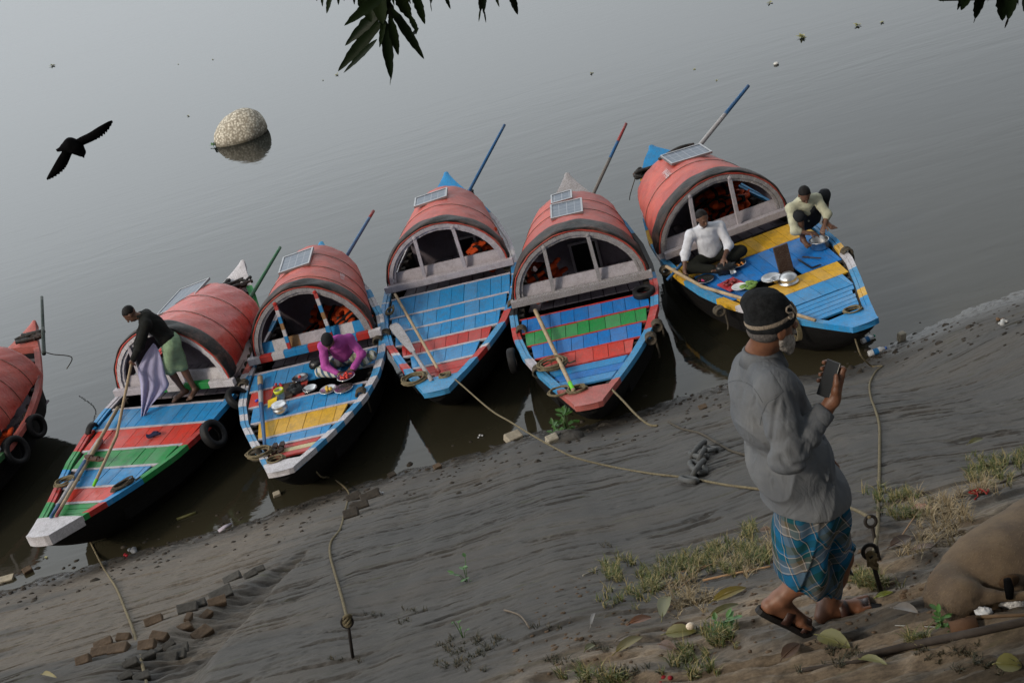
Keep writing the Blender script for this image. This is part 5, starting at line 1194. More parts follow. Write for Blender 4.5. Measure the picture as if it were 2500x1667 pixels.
# ------------------------------------------------------------------ things on and round the boats
def thing(mb, name, mat, loc, label, cat, group=None, rot=None, **kw):
    o = mb.build(name, mat, None, loc=loc, **kw)
    if rot is not None: o.rotation_euler = rot
    return tag(o, label, cat, group)
CM = {'blue': paint('oar_blue', (.01, .10, .26), .3), 'red': paint('oar_red', (.30, .03, .03), .3), 'green': paint('oar_green', (.015, .14, .05), .3), 'white': paint('oar_white', (.42, .41, .43), .45), 'dark': paint('oar_dark', (.012, .03, .025), .3), 'grey': paint('oar_grey', (.16, .15, .14), .5), 'lime': plain('lime_tape', (.15, .55, .03), .5, .2), 'wood': WOOD}
CK = list(CM.keys())
def pole(name, pts, rad, cols, label, cat, group=None, parts=None, n=8):
    """pts world; cols = [(fraction end, colour)]"""
    pts = [V(p) for p in pts]; o0 = pts[0]; L = sum((pts[i+1]-pts[i]).length for i in range(len(pts)-1)); mb = MB(); cum = 0
    s = []
    for i in range(len(pts)-1):
        for k in range(10): s.append((pts[i].lerp(pts[i+1], k/10), (cum+(pts[i+1]-pts[i]).length*k/10)/L))
        cum += (pts[i+1]-pts[i]).length
    s.append((pts[-1], 1)); last = 0
    def at_(q):
        for (pa_, ta), (pb_, tb_) in zip(s, s[1:]):
            if ta <= q <= tb_: return pa_.lerp(pb_, (q-ta)/max(tb_-ta, 1e-9))
        return s[-1][0]
    for e, c in cols:
        seg = [at_(last)]+[p for p, t in s if last+1e-6 < t < e-1e-6]+[at_(e)]
        if len(seg) > 1: mb.tube([p-o0 for p in seg], [rad[0]+(rad[1]-rad[0])*((last+(e-last)*i/(len(seg)-1))) for i in range(len(seg))], n, CK.index(c))
        last = e
    o = mb.build(name, list(CM.values()), None, loc=o0); tag(o, label, cat, group); return o
def oar(bx, by, tx, ty, Y0, cols, label, r=.030, dY=1.0, low=None):
    a, b = aty(bx, by, Y0), aty(tx, ty, Y0+dY); d = (a-b).normalized(); foot = a+d*.30
    o = pole('steering_oar', [b, a, foot], (r*.8, r*1.1), cols, label, 'oar', 'steering oars at the boat sterns')
    return o
oar(106, 832, 102, 725, ENDS[0][0].y-.6, [(.55, 'dark'), (1, 'dark')], 'dark green oar rising from the stern of the leftmost red boat')
oar(622, 708, 684, 604, ENDS[1][0].y-.7, [(1, 'green')], 'green oar rising at the stern of the boat with the white bow block')
oar(842, 632, 912, 515, ENDS[2][0].y-.6, [(.12, 'red'), (1, 'blue')], 'blue oar with a red tip behind the boat with the yellow deck row')
oar(1147, 464, 1232, 305, ENDS[3][0].y-.7, [(1, 'blue')], 'all blue oar rising behind the boat with the lilac white cabin front', .028)
oar(1450, 470, 1529, 302, ENDS[4][0].y-.6, [(.22, 'red'), (.42, 'blue'), (1, 'grey')], 'oar painted red, blue and grey behind the green row boat', .028)
oar(1706, 358, 1827, 210, ENDS[5][0].y-.9, [(.40, 'blue'), (1, 'white')], 'blue and white oar behind the blue and yellow boat', .034)
RUB = plain('tyre_rubber', (.013, .013, .014), .6, .3, 16, .4, 50)
def tyre(c, R_, nrm, label, group='old tyres used as fenders'):
    mb = MB(); n = V(nrm).normalized(); a = n.orthogonal().normalized(); b = n.cross(a); Mx = Matrix((a, b, n)).transposed(); w = R_*.30
    prof = [(R_*.60, -w*.7), (R_*.70, -w), (R_*.90, -w*1.0), (R_*.98, -w*.75), (R_, -w*.3), (R_, w*.3), (R_*.98, w*.75), (R_*.90, w), (R_*.70, w), (R_*.60, w*.7), (R_*.57, w*.55), (R_*.66, w*.6), (R_*.85, w*.5), (R_*.88, 0), (R_*.85, -w*.5), (R_*.66, -w*.6), (R_*.57, -w*.55), (R_*.60, -w*.7)]
    mb.lathe(prof, (0, 0, 0), 30, 0, Mx); return thing(mb, 'tyre', RUB, c, label, 'tyre', group)
T = lambda k, x, y, dz=0: BOATS[k].w(x, y, dz)
def side(k): M_ = BOATS[k].M.to_3x3(); return M_ @ V((0, 1, 0)), M_ @ V((1, 0, 0))
s1, f1 = side(1); tyre(T(1, 1000, 940, -.02)+s1*.07, .20, s1+V((0, 0, .5))-f1*.0, 'larger tyre hanging on the right side of the boat with the white bow block')
tyre(T(1, 1108, 770, .0)+s1*.10, .18, s1+V((0, 0, .9)), 'tyre wedged between the white bow block boat and the yellow row boat'); tyre(T(1, 452, 925, -.02)-s1*.04, .13, s1*-1+V((0, 0, .3)), 'small black tyre on the left side of the boat with the white bow block')
s4, f4 = side(4); tyre(T(4, 706, 893, .02), .155, (0, 0, 1), 'tyre lying flat on the deck of the green row boat', None); tyre(T(4, 83, 1230, -.12)-s4*.10, .17, s4, 'tyre hanging on the left side of the green row boat')
s0, f0 = side(0); tyre(T(0, 80, 1270, -.10)+s0*.08, .22, s0+V((0, 0, .3)), 'nearer tyre hanging on the hull of the leftmost red boat'); tyre(T(0, 232, 1090, -.14)+s0*.08, .18, s0+V((0, 0, .2)), 'farther tyre hanging on the hull of the leftmost red boat')
# life jackets: one built, the rest copied
JO = plain('orange_nylon', (.50, .062, .012), .75, .35, 12, .8, 40, bdist=.008); JB = plain('black_webbing', (.015, .015, .016), .7)
def jacket():
    r = empty('life_jacket'); m = MB(); q = MB()
    for s in (-1, 1):
        P = []
        for i in range(9):
            t = i/8; w = .085*(sin(pi*(.12+.76*t))**.5); row = []
            for j in range(13): a = 2*pi*j/12; row.append(V((s*.088+w*cos(a)*.95, (t-.5)*.46, .045+.036*sin(a)*(1+.25*sin(t*9)))))
            P.append(row)
        m.grid(P, 0, True); m.add([P[0][j] for j in range(12)], [tuple(range(11, -1, -1))]); m.add([P[-1][j] for j in range(12)], [tuple(range(12))])
        q.bar((s*.088-.10, -.10, .045), (s*.088+.10, -.10, .045), .045, .093, mi=0); q.bar((s*.088-.10, .06, .045), (s*.088+.10, .06, .045), .045, .091, mi=0)
    m.tube([V((-.088+.0, .20, .06)), V((-.06, .29, .09)), V((.06, .29, .09)), V((.088, .20, .06))], .045, 8, flat=.6)
    m.build('padding', JO, r); q.build('webbing_strap', JB, r); return r
J0 = jacket(); first = True; rj = random.Random(5)
def jackets(k, spots, where):
    global first
    b = BOATS[k]
    for (dx, y, z, rx, ry, rzz) in spots:
        o = J0 if first else copy_tree(J0); first = False
        p = b.M @ V((b.X(b.tf)-dx, y, b.fz+z)); o.location = p; o.rotation_euler = (Matrix.Rotation(b.rz+rzz, 3, 'Z') @ Matrix.Rotation(rx, 3, 'X') @ Matrix.Rotation(ry, 3, 'Y')).to_euler()
        tag(o, 'orange life jacket with black straps '+where, 'life jacket', 'orange life jackets in the cabins')
def pile(y, n, dx=.35, spread=.16, z0=.06): return [(dx+rj.uniform(0, .25), y+rj.uniform(-spread, spread), z0+.085*i, rj.uniform(-.35, .35), rj.uniform(-.5, .2), rj.uniform(-.6, .6)+pi/2*(i % 2)) for i in range(n)]
jackets(0, pile(.45, 3, .25, .1)+pile(.1, 3, .3, .1), 'piled in the cabin of the leftmost red boat')
jackets(2, pile(.50, 4, .28, .08, .10)+pile(-.05, 3, .85, .16), 'piled in the cabin behind the man in purple')
jackets(3, pile(.52, 5, .32, .08, .08), 'piled in the cabin with the lilac white front')
jackets(4, pile(-.50, 5, .32, .10, .08), 'piled in the cabin of the green row boat')
jackets(5, pile(.18, 5, .75, .22)+pile(.45, 3, .85, .12), 'piled in the cabin of the blue and yellow boat')
# white board and cream bundle in the plain boat's cabin
mb = MB(); p = b3.M @ V((b3.X(b3.tf)-.7, .02, b3.fz+.06)); mb.blob((0, 0, 0), (.28, .20, .10), jit=.12, seed=3); thing(mb, 'cloth_bundle', cloth('cream_bundle', (.42, .38, .28)), p, 'cream bundle on the cabin floor of the boat with the lilac white front', 'bundle')
# bamboo poles, paddles
def lie(k, x, y, dz=.03): return T(k, x, y, dz)
q1 = Z(60, 940, 3.733); c1q = lambda a, b: ((q1(a, b)[0])*1.959, (q1(a, b)[1]-580)*1.959)
pole('bamboo_pole', [lie(1, *c1q(850, 205), .06), lie(1, *c1q(560, 720), .03), lie(1, *c1q(290, 1190), .05)], (.026, .022), [(.93, 'wood'), (1, 'red')], 'long bamboo pole with a red tip lying on the white bow block boat', 'pole')
pw_ = [lie(1, *c1q(690, 500), .02), lie(1, *c1q(560, 690), .03), lie(1, *c1q(240, 1200), .05)]
pole('paddle', pw_, (.045, .022), [(.28, 'white'), (.56, 'blue'), (.85, 'white'), (1, 'blue')], 'white and blue banded paddle beside the bamboo pole on the left boat', 'paddle')
hdL = B_+V((-.55, -.05, .76))
pole('bamboo_pole', [hdL, lie(1, *c1q(840, 460), .25), lie(1, *c1q(630, 915), .03)], (.019, .021), [(.95, 'wood'), (1, 'lime')], 'thin bamboo pole leaning from the bending man\'s hand to the deck', 'pole')
pole('paddle', [lie(2, *c2f(205, 600), .04), lie(2, *c2f(215, 850), .03), lie(2, *c2f(250, 1240), .03)], (.040, .022), [(.12, 'wood'), (.2, 'blue'), (.36, 'white'), (1, 'blue')], 'worn blue and white paddle on the left of the yellow row boat', 'paddle')
pole('bamboo_pole', [lie(3, 97, 955, .10), lie(3, 210, 1150, .04), lie(3, 332, 1365, .04)], (.022, .020), [(.965, 'wood'), (1, 'red')], 'bamboo pole with a red end across the plain blue deck', 'pole')
def blade_paddle(k, pts, w, mat, label):
    A_, B2, C2 = [lie(k, *p, .035) for p in pts]; d = (B2-A_).normalized(); s_ = d.cross(V((0, 0, 1))).normalized(); up_ = V((0, 0, 1)); mb = MB(); P = []
    for t, ww in [(0, .6), (.06, .95), (.25, 1), (.6, .85), (1, .42)]: c = A_.lerp(B2, t)-A_; P.append([c-s_*w*ww, c-s_*w*ww+up_*.02, c+s_*w*ww+up_*.02, c+s_*w*ww, c-s_*w*ww])
    mb.grid(P, 0, False); mb.add(P[0][:4], [(0, 1, 2, 3)]); mb.tube([B2-A_, C2-A_], [.024, .030], 8); return thing(mb, 'paddle', mat, A_, label, 'paddle')
blade_paddle(3, [(88, 1118), (195, 1265), (292, 1412)], .075, P_['s'], 'grey wooden paddle with a broad blade on the plain blue deck')
pole('bamboo_pole', [lie(4, 158, 985, .10), lie(4, 250, 1180, .05), lie(4, 352, 1390, .06)], (.028, .026), [(.90, 'wood'), (.985, 'lime'), (1, 'wood')], 'bamboo pole with a lime green band on the green row boat', 'pole')
pole('bamboo_pole', [lie(5, 246, 1085, .12), lie(5, 450, 1200, .09), lie(5, 650, 1258, .07), lie(5, 1085, 1388, .06)], (.024, .022), [(1, 'wood')], 'bamboo pole along the left side of the blue and yellow boat', 'pole')
pole('blue_stick', [lie(5, 250, 1162, .02), aty(*zoomer(5)(335, 1070), T(5, 335, 1085, .1).y-.02)], (.020, .022), [(1, 'blue')], 'short blue pole held by the man in the white shirt', 'pole')
# rope lashings on gunwales, coils
def wrap(k, x, y, label, n=4, r=.055, tail=0, mat=ROPED):
    b = BOATS[k]; p = b.w(x, y, 0); sv, fv = side(k); mb = MB()
    for i in range(n):
        o = fv*(i-(n-1)/2)*.026; mb.tube([o+sv*cos(a)*r*1.15+V((0, 0, 1))*sin(a)*r*(1+.12*sin(i*2)) for a in [2*pi*j/14 for j in range(14)]], .014, 6, closed=True)
    mb.tube(spline([sv*.02+V((0, 0, r)), sv*.05+fv*.03+V((0, 0, r*.4)), fv*.05+sv*.06+V((0, 0, -.08-tail)), fv*.03+sv*.05+V((0, 0, -.16-tail))], 5), .013, 6)
    thing(mb, 'rope_lashing', mat, p, label, 'rope', 'old rope lashings tied round the gunwales')
for k, x, y, w_, s_ in [(1, 1130, 700, 'near the beam', 1), (2, 790, 762, 'at the right end of the beam', 1), (2, 700, 1045, 'on the lower right gunwale', 1), (2, 76, 1000, 'on the left gunwale', -1), (2, 140, 1370, 'by the bow on the left', -1), (3, 722, 1012, 'on the right gunwale', 1), (3, 48, 1168, 'on the left gunwale', -1), (3, 695, 800, 'at the right end of the beam', 1),
                       (4, 88, 1088, 'on the left gunwale', -1), (4, 172, 1290, 'lower on the left gunwale', -1), (4, 772, 1060, 'upper one on the right gunwale', 1), (4, 740, 1125, 'lower one on the right gunwale', 1), (5, 240, 1108, 'on the left gunwale', -1), (5, 545, 1335, 'lower on the left gunwale', -1), (5, 1262, 1005, 'on the right gunwale', 1)]:
    nm = {1: 'the white bow block boat', 2: 'the yellow row boat', 3: 'the plain blue boat', 4: 'the green row boat', 5: 'the blue and yellow boat'}[k]; wrap(k, x, y, 'rope lashing '+w_+' of '+nm, tail=.12 if (k, x) in ((2, 700), (4, 740), (5, 545)) else 0, n=5 if k != 5 else 4)
def coil(p, R_, label, mat=ROPE, n=5, seed=1, flat=.75, ry=0):
    rr = random.Random(seed); mb = MB(); pts = []
    for i in range(n*14): a = 2*pi*i/14; q = R_*(1+.16*sin(a*.73+seed)+rr.uniform(-.05, .05)); pts.append(V((q*cos(a), q*flat*sin(a), .014+.010*(i//14)+.006*sin(a*2.3))))
    pts += [V((R_*1.2, -R_*.3, .012)), V((R_*1.7, -R_*.2, .012))]
    mb.tube(pts, .011, 6); thing(mb, 'rope_coil', mat, p, label, 'rope', 'coils of rope on the boats', rot=(0, 0, ry))
coil(lie(1, *c1q(370, 900), .03), .12, 'rope coil over the left gunwale of the white bow block boat', seed=2); coil(lie(1, *c1q(900, 925), .0), .14, 'dark rope coil on the right of the white bow block boat', ROPED, seed=3, flat=.45, ry=.6)
coil(lie(2, *c2f(205, 1300), .01), .15, 'rope coil over the left bow of the yellow row boat', seed=4); coil(lie(2, *c2f(360, 1370), .0), .10, 'rope tangle inside the bow of the yellow row boat', seed=5)
coil(lie(3, 205, 1415, .02), .15, 'green grey rope coil at the left bow of the plain blue boat', seed=6, flat=.8); coil(lie(3, 72, 1050, .02), .11, 'pale rope loop by the left gunwale of the plain blue boat', seed=7, n=3, flat=.5, ry=1.4); coil(lie(3, 365, 1400, .0), .07, 'small rope coil in the bow of the plain blue boat', seed=8)
coil(lie(4, 248, 1268, .02), .17, 'large rope coil at the left of the green row boat', seed=9, n=7); coil(lie(4, 370, 1395, .01), .11, 'rope coil at the pole foot on the green row boat', seed=10); coil(lie(4, 285, 1395, .03), .13, 'rope loop over the left bow of the green row boat', seed=12, n=2)
coil(lie(5, 1300, 1345, .0), .10, 'rope coil inside the bow of the blue and yellow boat', seed=11)
mb = MB()
for i in range(5): mb.tube(spline([V((0, 0, .05)), V((.03+.01*i, -.02, -.08)), V((.05+.012*i, -.03, -.26)), V((.02+.012*i, -.02, -.36)), V((-.02, 0, -.2)), V((-.02, 0, 0))], 5), .010, 6)
thing(mb, 'rope_loop', ROPE, aty(1928, 768, 14.9), 'pale rope loops hanging over the bow beside the old man\'s face', 'rope')
# roof clutter: dark bundles at the sterns
for k, x, y, w_ in [(0, 225, 445, 'the leftmost red boat'), (3, 430, 380, 'the plain blue boat'), (4, 360, 378, 'the green row boat'), (5, 150, 510, 'the blue and yellow boat'), (1, 1140, 215, 'the white bow block boat')]:
    p = BOATS[k].w(x, y, .0); mb = MB(); rr = random.Random(k)
    for i in range(5): mb.tube(spline([V((rr.uniform(-.25, .25), rr.uniform(-.12, .12), rr.uniform(0, .1))) for _ in range(4)], 5), rr.uniform(.02, .04), 7)
    thing(mb, 'dark_cloth_bundle', BLACKTARP, p, 'dark twisted cloths and rope heaped at the stern of '+w_, 'bundle')
mb = MB(); mb.tube(spline([b5.arch(.98, pi*.62, .03, .03), b5.arch(.99, pi*.45, .05, .06), b5.arch(.97, pi*.34, .06, .12)], 8), [.035]*17, 8, flat=.7); o = mb.build('tarp_roll', BLACKTARP, b5.root)
# ------------------------------------------------------------------ kitchen things on the two decks
def plate(p, R_, label, mat=STEEL, name='plate', depth=.02, cat='plate', tilt=(0, 0, 0), lip=.7):
    mb = MB(); mb.lathe([(0, .004), (R_*lip, .004), (R_*.9, depth), (R_, depth), (R_, depth-.004), (R_*.9, depth-.005), (R_*lip, 0), (0, 0)], n=28); return thing(mb, name, mat, p, label, cat, None, rot=tilt)
def bits(p, n, R_, r, mat, name, label, seed=0, h=.02, el=1.0, cat='food'):
    mb = MB(); rr = random.Random(seed)
    for i in range(n): a, q = rr.uniform(0, 6.28), R_*sqrt(rr.random()); s_ = r*rr.uniform(.7, 1.2); mb.blob((q*cos(a), q*sin(a), h+s_*.4), (s_*el, s_, s_*.75), n=8, m=5, jit=.1, seed=i)
    return thing(mb, name, mat, p, label, cat)
RED_ = plain('tomato_red', (.55, .03, .015), .35, .3, 20, 0); YELF = plain('potato_yellow', (.62, .42, .08), .6, .2, 20, .1); MEAT = plain('dark_red_meat', (.22, .02, .02), .45, .5, 30, .5, 60); GREENV = plain('green_vegetable', (.16, .28, .07), .6, .4, 20, .3)
t2 = lambda x, y, dz=.0: T(2, *c2f(x, y), dz)
plate(t2(572, 612), .12, 'steel plate holding one tomato beside the dark deck opening'); bits(t2(572, 612, .005), 1, .0, .028, RED_, 'tomato', 'single red tomato on a steel plate')
plate(t2(665, 718, -.01), .10, 'upper of the two stacked steel bowls in the deck opening', name='bowl', depth=.04, cat='bowl', lip=.55); plate(t2(665, 724, -.04), .105, 'lower of the two stacked steel bowls in the deck opening', name='bowl', depth=.04, cat='bowl', lip=.55)
plate(t2(828, 718), .125, 'steel plate with peeled potatoes near the man in purple'); bits(t2(815, 722, .0), 7, .07, .026, YELF, 'potatoes', 'peeled yellow potatoes on a steel plate', 4)
plate(t2(968, 708), .13, 'empty steel plate on the right of the yellow row deck')
plate(t2(990, 600, .10), .125, 'steel plate of chopped tomatoes held by the man in purple'); bits(t2(990, 602, .10), 16, .085, .020, RED_, 'chopped_tomatoes', 'heap of chopped red tomatoes on the held plate', 7)
mb = MB(); mb.box((0, 0, .012), (.40, .30, .024), Matrix.Rotation(b2.rz, 3, 'Z')); thing(mb, 'board', DWOOD, t2(420, 735), 'dark cutting board lying on the red deck row', 'board', bevel=.004)
mb = MB(); mb.lathe([(0, 0), (.052, 0), (.062, .125), (.066, .125), (.066, .14), (.06, .14), (.058, .02), (0, .02)], n=22); tub = thing(mb, 'plastic_tub', plain('white_tub_plastic', (.62, .62, .56), .45), t2(402, 795), 'white plastic tub with a lime yellow rim', 'tub'); mb = MB(); mb.lathe([(.060, .10), (.066, .10), (.069, .145), (.060, .147), (.055, .13)], n=22); mb.build('tub_rim', plain('lime_rim', (.55, .62, .03), .4), tub)
mb = MB(); mb.lathe([(0, 0), (.085, 0), (.105, .03), (.10, .07), (.075, .095), (.085, .11), (.105, .115), (.105, .12), (.07, .105), (.0, .10)], n=28); thing(mb, 'cooking_pot', ALU, t2(400, 915), 'round aluminium pot with a flared lid near the paddle', 'pot')
mb = MB(); mb.add([(-.10, -.06, .01), (.02, -.02, .02), (.04, .10, .06), (-.09, .08, .05)], [(0, 1, 2, 3)]); thing(mb, 'yellow_sheet', plain('yellow_plastic', (.65, .45, .02), .5), t2(345, 850, .01), 'yellow plastic sheet tucked beside the aluminium pot', 'sheet', solid=.003)
mb = MB(); mb.blob((0, 0, .04), (.12, .09, .07), jit=.22, seed=2, n=14, m=9); thing(mb, 'black_bag', BLACKP, t2(735, 500), 'small black plastic bag on the blue row above the opening', 'bag')
bits(t2(728, 535), 5, .03, .018, GREENV, 'green_chillies', 'few green vegetables beside the small black bag', 3)
mb = MB(); mb.blob((0, 0, .0), (.16, .14, .12), jit=.25, seed=5, n=14, m=9); thing(mb, 'black_bag', BLACKP, t2(545, 740, -.05), 'crumpled black bag standing in the deck opening', 'bag')
bits(t2(365, 700, .0), 9, .08, .02, plain('red_peel', (.42, .04, .04), .6), 'onion_peel', 'red onion peel heaped on the dark cutting board', 5, h=.02)
mb = MB(); mb.tube([(0, 0, .02), (.05, .02, .02), (.075, .03, .02)], [.018, .018, .008], 8); thing(mb, 'small_bottle', plain('deep_blue_plastic', (.01, .03, .40), .3), t2(165, 832), 'tiny deep blue bottle at the left edge of the red row', 'bottle')
def slipper(p, rz, label, mat, group): 
    mb = MB(); P = []
    for i in range(11):
        t = i/10; w = interp([(0, .02), (.15, .034), (.5, .034), (.8, .044), (1, .015)], t); c = V(((t-.5)*.25, 0, 0)); P.append([c+V((0, -w, 0)), c+V((0, -w, .02)), c+V((0, w, .02)), c+V((0, w, 0)), c+V((0, -w, 0))])
    mb.grid(P, 0, False); mb.tube([(.02, -.04, .02), (.035, 0, .055), (.02, .04, .02)], .011, 6); return thing(mb, 'slipper', mat, p, label, 'slipper', group, rot=(0, 0, rz))
SLB = plain('dark_brown_slipper', (.035, .02, .015), .6)
for i, x in enumerate((338, 402)): slipper(t2(x, 1255-i*14, .01), b2.rz, ('left', 'right')[i]+' dark slipper at the bow of the yellow row boat', SLB, 'pair of slippers at a bow')
for i, (x, y) in enumerate(((600, 665), (660, 680))): slipper(lie(1, *c1q(x, y), .07), b1.rz+1.1+.3*i, ('left', 'right')[i]+' brown sandal lying across the banded paddle', plain('brown_sandal_leather', (.09, .045, .03), .6), 'pair of sandals on a paddle')
mb = MB(); rr = random.Random(9)
for i in range(7): mb.tube(spline([V((rr.uniform(-.12, .12), rr.uniform(-.05, .05), .015+rr.uniform(0, .02))) for _ in range(3)], 4), .014, 6)
thing(mb, 'rag', cloth('dark_blue_rag', (.03, .03, .07)), lie(1, *c1q(1180, 455), .0), 'crumpled dark blue rag on the red deck row', 'rag')
# deck of the blue and yellow boat
q5 = Z(1640, 480, 5.6); c5q = lambda a, b: ((q5(a, b)[0]-1520)*2.306, (q5(a, b)[1]-180)*2.306); t5 = lambda x, y, dz=.0: T(5, *c5q(x, y), dz)
plate(t5(455, 1138), .125, 'steel plate with a pink smear near the bamboo pole'); plate(t5(895, 950), .125, 'steel dish with orange food beside the seated man', name='dish', depth=.045, cat='dish'); bits(t5(930, 950, .012), 5, .05, .018, plain('orange_food', (.60, .22, .05), .6), 'orange_food', 'orange food heaped in the steel dish', 2)
bits(t5(420, 1160, .0), 6, .05, .012, plain('pink_food', (.50, .06, .16), .6), 'pink_food', 'pink scraps on the steel plate', 6)
mb = MB(); mb.blob((0, 0, .05), (.15, .10, .09), jit=.25, seed=8, n=14, m=9); thing(mb, 'black_bag', BLACKP, t5(735, 1030), 'crumpled black bag in front of the seated man', 'bag')
for i, (x, y, w_) in enumerate(((830, 1035, 'upper'), (850, 1075, 'lower'))): plate(t5(x, y), .045, w_+' of the two small steel cups beside the black bag', name='cup', depth=.05, cat='cup', lip=.8)
mb = MB(); mb.box((0, 0, .01), (.26, .30, .015), Matrix.Rotation(.35, 3, 'Z')); thing(mb, 'red_tray', plain('red_tray_plastic', (.42, .03, .04), .4), t5(820, 1210), 'square red tray with meat on it', 'tray', bevel=.004)
bits(t5(800, 1205, .01), 16, .085, .024, MEAT, 'meat', 'dark red meat pieces on the square red tray', 12); plate(t5(930, 1245, .02), .105, 'flat white plate resting on the red tray', plain('white_plate', (.62, .64, .66), .35)); bits(t5(1065, 1240), 12, .09, .03, GREENV, 'green_vegetables', 'pale green vegetables above the old man\'s cap', 3, el=1.6)
plate(t5(1365, 1130, .01), .135, 'wide steel dish beside the covered bowl', ALU, name='dish', depth=.03, cat='dish'); plate(t5(1425, 1165, .02), .065, 'small steel bowl between the wide dish and covered bowl', name='bowl', depth=.05, cat='bowl', lip=.6)
mb = MB(); mb.lathe([(0, .0), (.11, 0), (.13, .012), (.13, .016), (.10, .018), (.115, .06), (.118, .075), (.11, .09), (.07, .125), (.0, .135)], n=28); thing(mb, 'covered_bowl', ALU, t5(1600, 1170), 'steel bowl covered with a domed plate on the yellow row', 'bowl')
mb = MB(); mb.box((0, 0, .19), (.035, .20, .40), Matrix.Rotation(b5.rz, 3, 'Z') @ Matrix.Rotation(-.18, 3, 'Y')); thing(mb, 'brown_board', paint('brown_board', (.055, .028, .018), .3), t5(1560, 1040, -.06), 'upright brown board standing in the deck opening', 'board', bevel=.003)
mb = MB(); mb.tube([(0, 0, .012), (.10, 0, .012)], .011, 6); mb.box((.18, 0, .012), (.17, .028, .003)); thing(mb, 'knife', DWOOD, t5(1790, 835), 'knife with a wooden handle on the blue row by the pot', 'knife', rot=(0, 0, -.75))
for a, b_ in (((1730, 860), (1910, 975)), ((1910, 975), (2035, 930))):
    pa_, pb_ = t5(*a, .0), t5(*b_, .0); mb = MB(); mb.bar((0, 0, .0), pb_-pa_, .022, .012); thing(mb, 'hatch_edge', BLACKP, pa_, ('long' if b_[0] < 2000 else 'short')+' black edge of the deck hatch near the knife', 'hatch edge', 'black hatch edges')
mb = MB(); mb.lathe([(0, 0), (.105, 0), (.115, .012), (.115, .105), (.13, .108), (.13, .113), (.108, .113), (.108, .02), (0, .02)], n=30); thing(mb, 'metal_pot', ALU, t5(2030, 690), 'deep aluminium pot in front of the squatting man', 'pot')
# ------------------------------------------------------------------ mooring ropes, rods, chain
def rope(name, air, ground, r, label, mat=ROPE, air2=(), end=None):
    """air: first part hangs, Y runs evenly to the first ground point"""
    G = [GP(*p, r*.8) for p in ground]; pts = []
    if air:
        za = aty(air[0][0], air[0][1], air[0][2]).z; n = len(air)
        for i, a in enumerate(air): pts.append(atz(a[0], a[1], za+((G[0].z if G else end.z)+.02-za)*(i/n)))
    pts += G
    if air2:
        n = len(air2); Y0 = pts[-1].y
        for i, a in enumerate(air2): pts.append(aty(a[0], a[1], Y0+(end.y-Y0)*((i+1)/n)))
    o = pts[0]; mb = MB(); mb.tube([p-o for p in spline(pts, 6)], r, 7); return thing(mb, name, mat, o, label, 'rope')
IRON = plain('rusty_iron', (.022, .018, .016), .65, .5, 30, .4)
rope('mooring_rope', [(193, 1257, T(1, *c1q(495, 1185)).y), (215, 1305, 0)], [(235, 1352), (255, 1390), (284, 1435), (307, 1490), (329, 1548), (349, 1626), (357, 1661), (362, 1700)], .013, 'mooring rope from the white bow block down the left of the bank')
def rod(top, bot, r, label, ring=.045):
    b = GP(*bot); k = aty(*top, b.y); d = (k-b); mb = MB(); mb.tube([V((0, 0, 0))-d*.3, d], [r, r], 8)
    f, s_, u_ = fr((0, 1, -.4)); mb.tube([d+(s_*cos(a)+u_*sin(a)+u_*1)*ring for a in [2*pi*j/18 for j in range(18)]], r*.9, 7, closed=True)
    o = thing(mb, 'iron_rod', IRON, b, label, 'iron rod'); return b+d+u_*ring
RA = rod((851, 1530), (861, 1602), .010, 'iron ring rod stuck in the mud at the lower centre', .032)
rope('mooring_rope', [(741, 1111, t2(600, 1310).y), (752, 1125, 0), (782, 1162, 0)], [(808, 1185), (831, 1188), (850, 1200), (851, 1215), (842, 1252), (831, 1293), (809, 1323), (807, 1357), (823, 1417), (835, 1458)], .011, 'mooring rope winding from the yellow row boat to the ring rod', air2=[(846, 1503), (850, 1520)], end=RA)
mb = MB()
for i in range(4): mb.tube([V((.022*cos(a)+.004*i, .014*sin(a), .024*sin(a+i)+.01*i)) for a in [2*pi*j/10 for j in range(10)]], .010, 6, closed=True)
thing(mb, 'rope_knot', ROPE, RA, 'rope knot on the ring rod at the lower centre', 'knot')
RB = rod((2129, 1285), (2147, 1368), .010, 'iron ring rod farther up the bank behind the old man', .028); RC = rod((2128, 1362), (2152, 1447), .011, 'iron ring rod with a yellow knot beside the old man\'s sandal', .032)
rope('mooring_rope', [(1108, 923, T(3, 410, 1400).y), (1131, 943, 0), (1197, 1000, 0), (1245, 1029, 0), (1296, 1060, 0), (1351, 1091, 0), (1406, 1117, 0)], [(1497, 1141), (1588, 1157), (1680, 1168), (1771, 1185), (1855, 1196), (1950, 1214), (2040, 1232)], .010, 'long taut rope from the plain blue boat across the bank', air2=[(2085, 1243), (2122, 1262)], end=RB)
rope('mooring_rope', [(1492, 949, T(4, 540, 1380).y), (1521, 978, 0), (1555, 1014, 0), (1584, 1036, 0)], [(1606, 1041)], .013, 'short rope from the red bow plate into the shallow mud')
rope('mooring_rope', [], [(1632, 1031), (1662, 1047), (1690, 1054), (1716, 1062), (1764, 1091), (1790, 1104), (1830, 1115), (1870, 1130)], .012, 'dark muddy rope lying on the bank behind the old man\'s back', ROPED)
rope('mooring_rope', [(2094, 765, T(5, 1325, 1350).y), (2084, 804, 0), (2097, 856, 0), (2111, 879, 0)], [(2131, 896), (2154, 895), (2138, 909), (2124, 937), (2126, 970), (2137, 1001), (2147, 1039), (2148, 1100), (2147, 1180), (2145, 1240)], .011, 'mooring rope from the blue and yellow bow down to the iron rod', air2=[(2142, 1300), (2133, 1352)], end=RC)
mb = MB(); rr = random.Random(4)
